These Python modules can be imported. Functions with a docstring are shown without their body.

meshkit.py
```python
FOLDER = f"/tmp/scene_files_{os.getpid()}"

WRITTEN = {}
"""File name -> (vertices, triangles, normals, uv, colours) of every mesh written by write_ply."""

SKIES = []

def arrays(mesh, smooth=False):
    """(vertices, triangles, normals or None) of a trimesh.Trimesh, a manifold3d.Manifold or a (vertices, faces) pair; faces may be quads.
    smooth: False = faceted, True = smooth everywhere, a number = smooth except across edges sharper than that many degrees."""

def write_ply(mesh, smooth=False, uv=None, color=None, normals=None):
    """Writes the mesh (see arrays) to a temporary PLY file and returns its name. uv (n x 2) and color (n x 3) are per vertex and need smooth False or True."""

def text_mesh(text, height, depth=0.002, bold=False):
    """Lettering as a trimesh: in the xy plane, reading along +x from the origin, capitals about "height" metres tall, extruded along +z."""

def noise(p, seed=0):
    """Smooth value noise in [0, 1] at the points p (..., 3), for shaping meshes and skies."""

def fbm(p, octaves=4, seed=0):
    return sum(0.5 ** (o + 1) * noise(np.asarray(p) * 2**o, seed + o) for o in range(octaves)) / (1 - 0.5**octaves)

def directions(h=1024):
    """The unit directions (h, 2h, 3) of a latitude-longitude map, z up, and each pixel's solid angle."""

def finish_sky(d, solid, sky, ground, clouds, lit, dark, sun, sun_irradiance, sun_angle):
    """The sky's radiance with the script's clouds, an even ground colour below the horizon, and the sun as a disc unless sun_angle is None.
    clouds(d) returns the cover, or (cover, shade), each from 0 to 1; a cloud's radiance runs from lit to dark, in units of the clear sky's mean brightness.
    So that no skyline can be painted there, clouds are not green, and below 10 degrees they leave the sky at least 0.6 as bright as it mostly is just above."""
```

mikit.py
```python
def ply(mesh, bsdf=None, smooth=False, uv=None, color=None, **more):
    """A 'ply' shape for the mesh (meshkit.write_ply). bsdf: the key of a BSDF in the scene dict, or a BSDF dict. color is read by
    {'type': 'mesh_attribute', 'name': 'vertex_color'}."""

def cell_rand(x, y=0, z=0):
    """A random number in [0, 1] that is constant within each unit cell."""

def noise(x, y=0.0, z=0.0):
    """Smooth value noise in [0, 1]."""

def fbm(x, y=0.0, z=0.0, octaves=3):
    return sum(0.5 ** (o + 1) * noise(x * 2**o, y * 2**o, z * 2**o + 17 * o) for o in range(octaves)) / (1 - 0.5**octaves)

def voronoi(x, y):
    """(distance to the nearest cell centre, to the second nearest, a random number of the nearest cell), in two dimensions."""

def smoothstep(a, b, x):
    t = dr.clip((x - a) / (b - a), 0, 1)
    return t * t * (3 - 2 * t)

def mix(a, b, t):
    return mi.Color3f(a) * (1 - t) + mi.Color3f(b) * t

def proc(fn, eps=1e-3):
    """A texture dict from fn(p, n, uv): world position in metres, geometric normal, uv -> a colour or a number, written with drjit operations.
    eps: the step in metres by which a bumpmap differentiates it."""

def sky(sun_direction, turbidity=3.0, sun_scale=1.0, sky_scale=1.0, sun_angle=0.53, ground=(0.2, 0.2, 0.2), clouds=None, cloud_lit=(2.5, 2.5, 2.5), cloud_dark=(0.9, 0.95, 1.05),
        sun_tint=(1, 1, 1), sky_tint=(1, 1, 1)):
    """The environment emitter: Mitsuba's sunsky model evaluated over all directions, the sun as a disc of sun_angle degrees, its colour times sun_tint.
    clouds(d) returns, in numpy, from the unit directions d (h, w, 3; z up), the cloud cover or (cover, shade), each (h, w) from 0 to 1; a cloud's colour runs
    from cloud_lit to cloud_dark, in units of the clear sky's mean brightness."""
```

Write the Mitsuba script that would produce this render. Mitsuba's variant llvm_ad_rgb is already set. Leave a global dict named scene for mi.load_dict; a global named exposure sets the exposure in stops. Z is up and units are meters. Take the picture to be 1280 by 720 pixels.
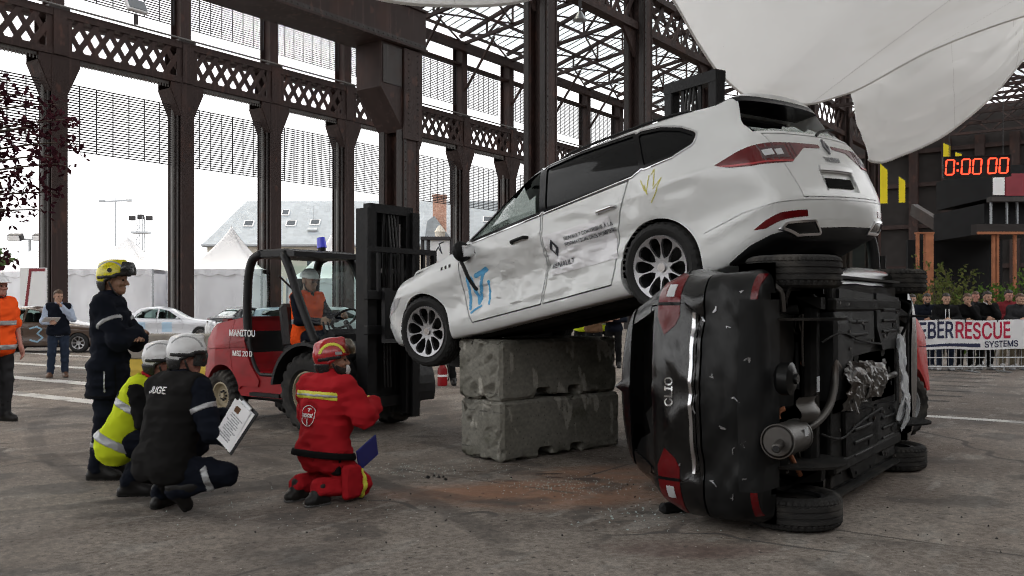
import math, random
import numpy as np, trimesh, drjit as dr, mitsuba as mi, mikit, meshkit
import manifold3d as m3
from scipy.spatial import cKDTree
from scipy.interpolate import PchipInterpolator, LinearNDInterpolator
import shapely
from shapely.geometry import Polygon, LineString, Point, box as sbox
from shapely import affinity
from mikit import noise, fbm, voronoi, cell_rand, smoothstep, mix, proc
from meshkit import text_mesh

# ---------------------------------------------------------------- camera, sky, exposure
T = mi.ScalarTransform4f
F, CX, HZ, EYE = 1150.0, 640.0, 385.0, 1.4          # focal length (px of 1280), principal point, horizon row, eye height
scene, labels = {}, {}
scene['camera'] = {'type': 'perspective', 'fov': 2 * math.degrees(math.atan(640 / F)), 'fov_axis': 'x',
                   'principal_point_offset_y': -(HZ - 360) / 720.0, 'near_clip': 0.1, 'far_clip': 900.0,
                   'to_world': T().look_at(origin=[0, 0, EYE], target=[0, 10, EYE], up=[0, 0, 1])}
scene['sky'] = mikit.sky([-0.45, 0.35, 0.8], turbidity=3, sun_scale=0.12, sun_angle=20, clouds=lambda d: 1.0,
                         cloud_lit=(2.5, 2.5, 2.5), cloud_dark=(1.2, 1.22, 1.25))
exposure = 3.0
random.seed(7); rng = np.random.default_rng(7)
cat = trimesh.util.concatenate
PI = math.pi

# ---------------------------------------------------------------- helpers
def gp(u, v, z=0.0):
    "point on the plane of height z that shows at pixel (u, v)"
    y = F * (EYE - z) / (v - HZ); return np.array([(u - CX) / F * y, y, z])
def P(u, v, y): return np.array([(u - CX) / F * y, y, EYE - (v - HZ) / F * y])

count = {}
def newkey(base):
    n = count.get(base, 0); count[base] = n + 1
    return base if n == 0 else f'{base}_{n:03d}'
def thing(name, label, category, group=None, kind=None):
    k = newkey(name); labels[k] = {'label': label, 'category': category}
    if group: labels[k]['group'] = group
    if kind: labels[k]['kind'] = kind
    return k
def put(parent, name, mesh, mat, smooth=False, label=None, kind=None, **kw):
    "a part of parent (or a part of a part)"
    k = newkey(f'{parent}__{name}'); scene[k] = mikit.ply(mesh, mat, smooth=smooth, **kw)
    if label or kind:
        labels[k] = {}
        if label: labels[k]['label'] = label
        if kind: labels[k]['kind'] = kind
    return k
def put1(key, mesh, mat, smooth=False, **kw):
    "a thing that is one mesh (its key from thing())"
    scene[key] = mikit.ply(mesh, mat, smooth=smooth, **kw); return key
def struct(name, mesh, mat, smooth=False, label=None):
    k = newkey(name); scene[k] = mikit.ply(mesh, mat, smooth=smooth); labels[k] = {'kind': 'structure'}
    if label: labels[k]['label'] = label
    return k

class Frame:
    def __init__(s, o=(0, 0, 0), R=None): s.o = np.asarray(o, float); s.R = np.eye(3) if R is None else np.asarray(R, float)
    def __call__(s, m):
        if isinstance(m, trimesh.Trimesh):
            v = m.vertices @ s.R.T + s.o
            f = m.faces if np.linalg.det(s.R) > 0 else m.faces[:, ::-1]
            return trimesh.Trimesh(v, f, process=False)
        return np.asarray(m, float) @ s.R.T + s.o
def rz(a): c, s = math.cos(a), math.sin(a); return np.array([[c, -s, 0], [s, c, 0], [0, 0, 1.0]])
def ry(a): c, s = math.cos(a), math.sin(a); return np.array([[c, 0, s], [0, 1, 0], [-s, 0, c]])
def rx(a): c, s = math.cos(a), math.sin(a); return np.array([[1, 0, 0], [0, c, -s], [0, s, c]])
def yaw(o, deg): return Frame(o, rz(math.radians(deg)))

def bx(sx, sy, sz, c=(0, 0, 0), ch=0.0, R=None):
    "box of full sizes, centred at c, edges chamfered by ch"
    if ch <= 0: m = trimesh.creation.box((sx, sy, sz))
    else:
        h = np.array([sx, sy, sz]) / 2; ch = min(ch, *(h * 0.9)); pts = []
        for a in (-1, 1):
            for b in (-1, 1):
                for d in (-1, 1):
                    s = np.array([a, b, d]); pts += [s * (h - [0, ch, ch]), s * (h - [ch, 0, ch]), s * (h - [ch, ch, 0])]
        m = trimesh.Trimesh(*hull_arrays(pts), process=False)
    if R is not None: m.vertices = m.vertices @ np.asarray(R).T
    m.vertices += np.asarray(c, float); return m
def span(x0, x1, y0, y1, z0, z1, ch=0.0): return bx(x1 - x0, y1 - y0, z1 - z0, ((x0 + x1) / 2, (y0 + y1) / 2, (z0 + z1) / 2), ch)
def tm(M):
    m = M.to_mesh(); return trimesh.Trimesh(np.array(m.vert_properties[:, :3], float), np.array(m.tri_verts), process=False)
def hull_arrays(p):
    m = m3.Manifold.hull_points(np.asarray(p, np.float64)).to_mesh(); return np.array(m.vert_properties[:, :3], float), np.array(m.tri_verts)
def hull(p): return trimesh.Trimesh(*hull_arrays(p), process=False)
def man(t): return m3.Manifold(m3.Mesh(vert_properties=np.asarray(t.vertices, np.float32), tri_verts=np.asarray(t.faces, np.uint32)))
def frame_of(a, b, up=(0, 0, 1)):
    z = np.asarray(b, float) - a; L = np.linalg.norm(z); z = z / L
    up = np.asarray(up, float)
    if abs(z @ up) > 0.98: up = np.array([1.0, 0, 0]) if abs(z[0]) < 0.9 else np.array([0, 1.0, 0])
    x = np.cross(up, z); x /= np.linalg.norm(x); return np.stack([x, np.cross(z, x), z], 1), L
def bar(a, b, w, h, up=(0, 0, 1), ch=0.0):
    "rectangular bar from a to b, w across (horizontal for lying bars), h along up"
    a = np.asarray(a, float); R, L = frame_of(a, b, up); return Frame(a, R)(span(-w / 2, w / 2, -h / 2, h / 2, 0, L, ch))
def cyl(a, b, r, n=16, r2=None):
    a = np.asarray(a, float); R, L = frame_of(a, b); r2 = r if r2 is None else r2
    t = np.arange(n) * 2 * PI / n; c = np.stack([np.cos(t), np.sin(t), t * 0], 1)
    v = np.vstack([c * r, c * r2 + [0, 0, L], [[0, 0, 0]], [[0, 0, L]]]); i = np.arange(n); j = (i + 1) % n
    f = np.vstack([np.stack([i, j, j + n], 1), np.stack([i, j + n, i + n], 1), np.stack([j, i, i * 0 + 2 * n], 1), np.stack([i + n, j + n, i * 0 + 2 * n + 1], 1)])
    return Frame(a, R)(trimesh.Trimesh(v, f, process=False))
def smoothpath(p, n=8):
    p = np.asarray(p, float); s = np.r_[0, np.cumsum(np.linalg.norm(np.diff(p, axis=0), axis=1))]
    if len(p) < 3: return p
    return PchipInterpolator(s, p)(np.linspace(0, s[-1], n * (len(p) - 1) + 1))
def tube(p, r, n=10, closed=False):
    p = np.asarray(p, float); N = len(p); r = np.broadcast_to(r, (N,))
    t = np.roll(p, -1, 0) - np.roll(p, 1, 0) if closed else np.gradient(p, axis=0)
    t /= np.linalg.norm(t, axis=1, keepdims=True) + 1e-12
    x = np.cross(t[0], [0, 0, 1.0] if abs(t[0][2]) < .9 else [1.0, 0, 0]); X = []
    for k in range(N):
        x = x - t[k] * (x @ t[k]); x /= np.linalg.norm(x) + 1e-12; X.append(x)
    X = np.array(X); Y = np.cross(t, X); a = np.arange(n) * 2 * PI / n
    v = (p[:, None] + r[:, None, None] * (np.cos(a)[None, :, None] * X[:, None] + np.sin(a)[None, :, None] * Y[:, None])).reshape(-1, 3)
    K = N if closed else N - 1
    i, j = np.meshgrid(np.arange(K), np.arange(n), indexing='ij'); i2 = (i + 1) % N; j2 = (j + 1) % n
    q = np.stack([i * n + j, i * n + j2, i2 * n + j2, i2 * n + j], -1).reshape(-1, 4); f = np.vstack([q[:, [0, 1, 2]], q[:, [0, 2, 3]]])
    if not closed:
        b = np.arange(n); v = np.vstack([v, p[:1], p[-1:]])
        f = np.vstack([f, np.stack([np.roll(b, -1), b, b * 0 + N * n], 1), np.stack([b + (N - 1) * n, np.roll(b, -1) + (N - 1) * n, b * 0 + N * n + 1], 1)])
    return trimesh.Trimesh(v, f, process=False)
def lathe(prof, n=48, axis='z'):
    "closed ring from a closed (r, z) profile loop, about z"
    p = np.asarray(prof, float); K = len(p); t = np.arange(n) * 2 * PI / n
    v = np.stack([np.outer(np.cos(t), p[:, 0]), np.outer(np.sin(t), p[:, 0]), np.tile(p[:, 1], (n, 1))], -1).reshape(-1, 3)
    i, j = np.meshgrid(np.arange(n), np.arange(K), indexing='ij'); i2 = (i + 1) % n; j2 = (j + 1) % K
    q = np.stack([i * K + j, i2 * K + j, i2 * K + j2, i * K + j2], -1).reshape(-1, 4)
    m = trimesh.Trimesh(v, np.vstack([q[:, [0, 1, 2]], q[:, [0, 2, 3]]]), process=False)
    if m.volume < 0: m.invert()
    if axis == 'y': m = Frame((0, 0, 0), rx(-PI / 2))(m)
    return m
def extrude(poly, h, z0=0.0):
    "polygon (or multipolygon) in xy extruded along z"
    if not isinstance(poly, (Polygon, shapely.MultiPolygon)): poly = Polygon(poly)
    poly = poly.buffer(0)
    ms = [trimesh.creation.extrude_polygon(g, h, engine='earcut') for g in getattr(poly, 'geoms', [poly]) if g.area > 1e-9]
    m = cat(ms); m.vertices[:, 2] += z0; return m
XZ = np.array([[1, 0, 0], [0, 0, -1], [0, 1, 0.0]])     # sketch (x, y) -> (x, 0, z), extrusion towards -y
def prism_xz(poly, y0, y1):
    "sketch in x, z extruded from y0 to y1"
    m = extrude(poly, abs(y1 - y0)); m = Frame((0, max(y0, y1), 0), XZ)(m); return m
def prism_yz(poly, x0, x1):
    m = extrude(poly, abs(x1 - x0)); return Frame((min(x0, x1), 0, 0), np.array([[0, 0, 1.0], [1, 0, 0], [0, 1, 0]]))(m)
def sheet(fn, nu, nv):
    "grid surface from fn(u, v) -> (..., 3), u, v in 0..1"
    u, v = np.meshgrid(np.linspace(0, 1, nu), np.linspace(0, 1, nv), indexing='ij'); p = fn(u, v).reshape(-1, 3)
    i, j = np.meshgrid(np.arange(nu - 1), np.arange(nv - 1), indexing='ij')
    q = np.stack([i * nv + j, (i + 1) * nv + j, (i + 1) * nv + j + 1, i * nv + j + 1], -1).reshape(-1, 4)
    return trimesh.Trimesh(p, np.vstack([q[:, [0, 1, 2]], q[:, [0, 2, 3]]]), process=False)
def thick(m, d):
    "gives an open sheet a thickness"
    m = trimesh.Trimesh(m.vertices, m.faces, process=False); n = m.vertex_normals
    e = np.sort(m.edges, axis=1); u, c = np.unique(e, axis=0, return_counts=True); bd = {tuple(x) for x in u[c == 1]}
    N = len(m.vertices); side = [[a, b, b + N, a + N] for a, b in m.edges if (min(a, b), max(a, b)) in bd]
    s = np.array(side)
    f = np.vstack([m.faces[:, ::-1] + N, m.faces, s[:, [1, 0, 3]], s[:, [1, 3, 2]]])
    return trimesh.Trimesh(np.vstack([m.vertices, m.vertices - n * d]), f, process=False)
def nets(vals, o, h):
    "surface nets of a grid of distances"
    n = np.array(vals.shape) - 1; s = vals < 0
    acc = np.zeros((*n, 3)); cnt = np.zeros(n)
    def cor(a): return tuple(slice(a[k], a[k] + n[k]) for k in range(3))
    for ax in range(3):
        for b in range(2):
            for c in range(2):
                lo = [0, 0, 0]; o2 = [k for k in range(3) if k != ax]; lo[o2[0]] = b; lo[o2[1]] = c; hi = list(lo); hi[ax] = 1
                va, vb = vals[cor(lo)], vals[cor(hi)]; m = (va < 0) != (vb < 0)
                t = va[m] / (va[m] - vb[m]); p = np.tile(np.array(lo, float), (len(t), 1)); p[:, ax] += t
                acc[m] += p; cnt[m] += 1
    act = cnt > 0; idx = -np.ones(n, int); idx[act] = np.arange(act.sum())
    ijk = np.argwhere(act); v = (acc[act] / cnt[act][:, None] + ijk) * h + o
    fs = []
    for ax in range(3):
        a, b = [(1, 2), (2, 0), (0, 1)][ax]
        sl0 = [slice(1, -1)] * 3; sl0[ax] = slice(0, -1); sl1 = [slice(1, -1)] * 3; sl1[ax] = slice(1, None)
        s0, s1 = s[tuple(sl0)], s[tuple(sl1)]
        g = np.argwhere(s0 != s1)
        if not len(g): continue
        inside = s0[tuple(g.T)]; g = g + 1; g[:, ax] -= 1
        def cell(da, db):
            c = g.copy(); c[:, a] -= da; c[:, b] -= db; return idx[tuple(c.T)]
        q = np.stack([cell(1, 1), cell(0, 1), cell(0, 0), cell(1, 0)], 1); q[~inside] = q[~inside][:, ::-1]; fs.append(q)
    q = np.vstack(fs); q = q[(q >= 0).all(1)]
    return trimesh.Trimesh(v, np.vstack([q[:, [0, 1, 2]], q[:, [0, 2, 3]]]), process=False)
def sdf_mesh(fn, lo, hi, h):
    lo, hi = np.asarray(lo, float), np.asarray(hi, float); n = np.ceil((hi - lo) / h).astype(int) + 1
    g = np.stack(np.meshgrid(*[lo[k] + h * np.arange(n[k]) for k in range(3)], indexing='ij'), -1)
    return nets(fn(g.reshape(-1, 3)).reshape(n), lo, h)
def wobble(m, amp, freq, seed=0, z=None):
    "pushes vertices along their normals by noise"
    m = trimesh.Trimesh(m.vertices, m.faces, process=False); m.merge_vertices()
    n = m.vertex_normals; d = (meshkit.fbm(np.asarray(m.vertices) * freq, 3, seed) - .5) * 2 * amp
    return trimesh.Trimesh(m.vertices + n * d[:, None], m.faces, process=False)

# ---------------------------------------------------------------- materials
def rgb(*c): return {'type': 'rgb', 'value': list(c)}
def mat(name, col, rough=0.6, metal=0.0, spec=0.5, coat=0.0, bump=None, two=False, **kw):
    c = proc(col) if callable(col) else rgb(*col); r = proc(rough) if callable(rough) else rough
    b = {'type': 'principled', 'base_color': c, 'roughness': r, 'metallic': metal, 'specular': spec, **kw}
    if coat: b['clearcoat'] = coat; b['clearcoat_gloss'] = 0.95
    if bump: b = {'type': 'bumpmap', 'arbitrary': {**proc(bump[0], bump[2] if len(bump) > 2 else 2e-3)}, 'scale': bump[1], 'bsdf': b}
    scene[name] = {'type': 'twosided', 'bsdf': b} if two else b
    return name
def varied(c, amt=0.25, f=6.0, dirt=None, dirt_amt=0.5, df=1.3):
    "a base colour with fine and broad variation, and blotches of a second colour"
    c = np.array(c, float); dirt = None if dirt is None else tuple(float(x) for x in dirt)
    def fn(p, n, uv):
        k = (fbm(p.x * f, p.y * f, p.z * f) - .5) * 2 * amt + 1
        out = mi.Color3f(*c.tolist()) * k
        if dirt is not None: out = mix(out, dirt, smoothstep(.5, .75, fbm(p.x * df + 5, p.y * df, p.z * df, 4)) * dirt_amt)
        return out
    return fn

# ================================================================ materials of the setting
DV, NV = np.array([.5876, .8092, 0]), np.array([-.8092, .5876, 0])       # along and across the hall
def W(t, D, z): return DV * t + NV * D + np.array([0, 0, float(z)])
def hx(p): return p.x * .5876 + p.y * .8092
def hy(p): return p.y * .5876 - p.x * .8092

def crack(x, y, f, w, seed):
    "thin wandering lines: the borders of distorted cells"
    a, b, r = voronoi((x + fbm(x * 1.3 + seed, y * 1.3) * .9) * f + seed, (y + fbm(x * 1.1, y * 1.1 + seed) * .9) * f)
    return 1 - smoothstep(w * .4, w, b - a)
def joint(x, s, w):
    q = x / s; return 1 - smoothstep(w * .4, w, dr.abs(q - dr.round(q)) * s)
def ground_col(p, n, uv):
    x, y = p.x, p.y; t, D = hx(p), hy(p)
    big = fbm(x * .35, y * .35, 0., 4); mid = fbm(t * 1.1 + 9, D * 3.2, 3., 4); fine = fbm(x * 34, y * 34, 1., 3)
    c = mix((.120, .098, .083), (.200, .175, .153), smoothstep(.3, .7, big * .55 + mid * .45))
    c = mix(c, (.075, .062, .054), smoothstep(.54, .74, fbm(x * .8 + 31, y * .8, 7., 4)) * .65)
    c = mix(c, (.25, .235, .215), smoothstep(.60, .78, fbm(t * 2.3 + 4, D * 7, 5., 4)) * .55)
    slab = cell_rand(dr.floor(t / 5.9), dr.floor(D / 4.0), 3); c = c * (.88 + .24 * slab)
    c = c * (.52 + .86 * fine) * (.8 + .4 * noise(x * 150, y * 150))
    # rust-orange absorbent swept over the floor, dark drips
    s = dr.exp(-(dr.square((x - .15) / 1.25) + dr.square((y - 6.95) / .62))) + .7 * dr.exp(-(dr.square((x - .8) / .75) + dr.square((y - 7.9) / .5)))
    s = smoothstep(.25, .9, s * (.45 + 1.1 * fbm(x * 2.2 + 3, y * 5, 0., 4)))
    c = mix(c, (.27, .12, .06), s * .55)
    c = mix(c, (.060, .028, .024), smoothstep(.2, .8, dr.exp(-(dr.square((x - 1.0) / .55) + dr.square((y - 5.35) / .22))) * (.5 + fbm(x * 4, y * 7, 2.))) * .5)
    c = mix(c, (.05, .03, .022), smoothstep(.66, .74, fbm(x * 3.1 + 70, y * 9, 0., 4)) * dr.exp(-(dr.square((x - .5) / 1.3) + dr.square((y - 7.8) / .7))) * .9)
    c = mix(c, (.055, .05, .047), crack(t, D, .22, .012, 11.) * .8 * smoothstep(.42, .55, fbm(x * .9, y * .9, 20.)))
    c = mix(c, (.07, .062, .057), joint(D, 4.0, .022) * smoothstep(.35, .55, fbm(x * 1.4 + 8, y * 1.4, 2.)) * .85)
    c = mix(c, (.07, .062, .057), joint(t, 5.9, .022) * smoothstep(.35, .55, fbm(x * 1.7 + 80, y * 1.4, 2.)) * .85)
    for cx_, cy_, R_ in ((-9., 2., 9.6), (-9., 2., 11.1), (6., 16., 11.2), (6., 16., 12.7), (3.5, -4., 12.4)):
        d = dr.abs(dr.sqrt(dr.square(x - cx_) + dr.square(y - cy_)) - R_); c = mix(c, (.045, .04, .037), (1 - smoothstep(.06, .13, d)) * smoothstep(.38, .65, fbm(x * 1.2 + R_, y * 1.2, 4.)) * .5)
    c = mix(c, (.05, .046, .043), smoothstep(.62, .72, fbm(x * 2.1 + 50, y * 2.1, 9., 4)) * .55)
    # grains, chips and oil spots
    a, b, r = voronoi(x * 9, y * 9); c = mix(c, (.035, .032, .03), (1 - smoothstep(.05, .16, a)) * smoothstep(.86, .9, r) * .8)
    a, b, r = voronoi(x * 14 + 40, y * 14); c = mix(c, (.5, .48, .45), (1 - smoothstep(.04, .10, a)) * smoothstep(.93, .95, r) * .8)
    return c
def ground_h(p, n, uv): return fbm(p.x * 26, p.y * 26, 0., 3) * .6 + fbm(p.x * 5, p.y * 5, 0., 3) - crack(hx(p), hy(p), .22, .02, 11.) * .8
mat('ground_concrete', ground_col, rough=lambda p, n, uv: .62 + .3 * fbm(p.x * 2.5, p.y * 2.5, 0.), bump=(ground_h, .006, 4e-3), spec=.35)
mat('line_paint', varied((.40, .395, .38), .18, 9, (.16, .15, .14), 1.0, 2.5), .7)
mat('slot_dark', varied((.045, .04, .036), .3, 7), .9)

def steel_fn(c, rust):
    def fn(p, n, uv):
        k = .75 + .5 * fbm(p.x * 1.7, p.y * 1.7, p.z * .35, 4)
        o = mix(mi.Color3f(*c) * k, rust, smoothstep(.52, .8, fbm(p.x * .9 + 3, p.y * .9, p.z * .5, 4)) * .6)
        st = smoothstep(.58, .78, fbm((p.x + p.y) * 6, (p.x - p.y) * 3, p.z * .22, 3)); o = mix(o, mi.Color3f(*c) * 2.4, st * .35)
        return mix(o, mi.Color3f(*rust) * 1.5, smoothstep(.66, .8, fbm(p.x * 3 + 11, p.y * 3, p.z * 1.2, 3)) * .6)
    return fn
mat('steel', steel_fn((.034, .0205, .0185), (.060, .027, .020)), .62, spec=.3)
mat('steel_grey', steel_fn((.036, .031, .030), (.045, .027, .023)), .6, spec=.4)
mat('steel_light', steel_fn((.13, .125, .12), (.08, .05, .04)), .55)
mat('wire_dark', rgb(.03, .028, .03)['value'] and (.03, .028, .03), .6)
mat('roof_dark', varied((.032, .028, .027), .2, 1.0), .85, spec=.2)
scene['roof_glass'] = {'type': 'thindielectric', 'int_ior': 1.5, 'specular_transmittance': rgb(.86, .92, .93)}
def fabric_fn(p, n, uv):
    k = .93 + .14 * fbm(p.x * .5, p.y * .5, p.z * .5, 4)
    return mix(mi.Color3f(.86, .855, .835) * k, (.76, .74, .70), smoothstep(.55, .8, fbm(p.x * 1.1 + 7, p.y * .7, p.z * 1.1, 4)) * .5)
scene['canopy_fabric'] = {'type': 'principledthin', 'base_color': proc(fabric_fn), 'roughness': .75, 'diff_trans': .55, 'specular': .3} if False else {'type': 'principledthin', 'base_color': proc(fabric_fn), 'roughness': .8, 'diff_trans': 1.02}
scene['seam_fabric'] = {'type': 'principledthin', 'base_color': rgb(.74, .73, .71), 'roughness': .8, 'diff_trans': .8}

# ================================================================ ground
g = trimesh.Trimesh([[-420, -60, 0], [420, -60, 0], [420, 620, 0], [-420, 620, 0]], [[0, 1, 2], [0, 2, 3]], process=False)
struct('ground', g, 'ground_concrete', label='brownish grey cracked concrete floor with rust coloured absorbent dust')
def strip(a, b, w, z, name, m):
    a, b = np.array(a[:2]), np.array(b[:2]); d = (b - a) / np.linalg.norm(b - a); q = np.array([-d[1], d[0]]) * w / 2
    v = [[*(a - q), z], [*(b - q), z], [*(b + q), z], [*(a + q), z]]
    return struct(name, trimesh.Trimesh(v, [[0, 1, 2], [0, 2, 3]], process=False), m)
for (u, v, w, l0, l1) in ((66, 497, .34, -7, 1.6), (66, 476, .40, -8, 3.2), (60, 457, .34, -10, 4.5), (60, 443, .3, -12, 5)):
    c = gp(u, v); strip(c - NV * l1, c - NV * l0, w, .004, 'painted_line', 'line_paint')
c = gp(1200, 523); strip(c - NV * 6, c + NV * .45, .24, .004, 'painted_line', 'line_paint')
for u1, v in ((1251, 470), (1243, 474), (1236, 479), (1224, 484), (1213, 490), (1203, 496), (1187, 502), (1262, 466.5)):
    c = gp(u1, v); strip(c, c + NV * 2.6, .17, .004, 'floor_slot', 'slot_dark')

# ================================================================ the steel hall
hall = thing('steel_hall', 'huge old industrial hall of dark brown riveted steel columns, lattice girders and glass roof', 'building')
DW, D2, T0, BAY = 43.0, 29.0, 22.4, 5.86
G0, G1, EAVE = 13.2, 15.4, 20.6
def hb(t0, t1, d0, d1, z0, z1): return Frame((0, 0, 0), np.stack([DV, NV, [0, 0, 1]], 1))(span(t0, t1, d0, d1, z0, z1))
wt = [T0 - 6.8, T0] + [29.25 + BAY * i for i in range(14)]
for i, t in enumerate(wt):
    k = put(hall, 'column', cat([hb(t - .38, t + .38, DW - .6, DW - .52, 0, G0), hb(t - .38, t + .38, DW + .52, DW + .6, 0, G0), hb(t - .03, t + .03, DW - .52, DW + .52, 0, G0),
                                  hb(t - .36, t - .03, DW - .05, DW + .05, 0, G0)]), 'steel')
    for q in (-.33, .27):
        put(k, 'flange_bar', hb(t - .45, t - .38, DW + q - .07, DW + q + .07, 0, G0 - 1.4), 'steel_grey')
    put(k, 'downpipe', cyl(W(t - .5, DW - .02, 0), W(t - .5, DW - .02, G0 - 1.3), .09, 10), 'steel_light')
    tri = lambda s: extrude([(0, 0), (s * .62, 1.5), (s * .62, 1.62), (0, 1.62)], 1.1)
    cap = []
    for s in (-1, 1):
        for dd in (-.58, .50):
            m = extrude([(s * .38, 0), (s * .98, 1.35), (s * .98, 1.7), (s * .38, 1.7)], .08); cap.append(Frame(W(t, DW + dd + .08, G0 - 1.7), np.stack([DV, [0, 0, 1], -NV], 1))(m))
        cap.append(bar(W(t + s * .40, DW, G0 - 1.7), W(t + s * 1.0, DW, G0 - .35), 1.1, .05, up=DV))
    put(k, 'capital', cat(cap), 'steel')
    # post above the girder, with knee plate
    k2 = put(hall, 'upper_column', cat([hb(t - .30, t + .30, DW - .45, DW - .38, G1, EAVE), hb(t - .30, t + .30, DW + .38, DW + .45, G1, EAVE), hb(t - .05, t + .05, DW - .38, DW + .38, G1, EAVE)]), 'steel')
    put(k2, 'base_plate', hb(t - .5, t + .5, DW - .6, DW + .6, G1, G1 + .12), 'steel_grey')
    if t > 45:
        put(k2, 'knee_brace', bar(W(t, DW - .5, EAVE - 3.2), W(t, DW - 3.2, EAVE + .3), .14, .14), 'steel')
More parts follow.
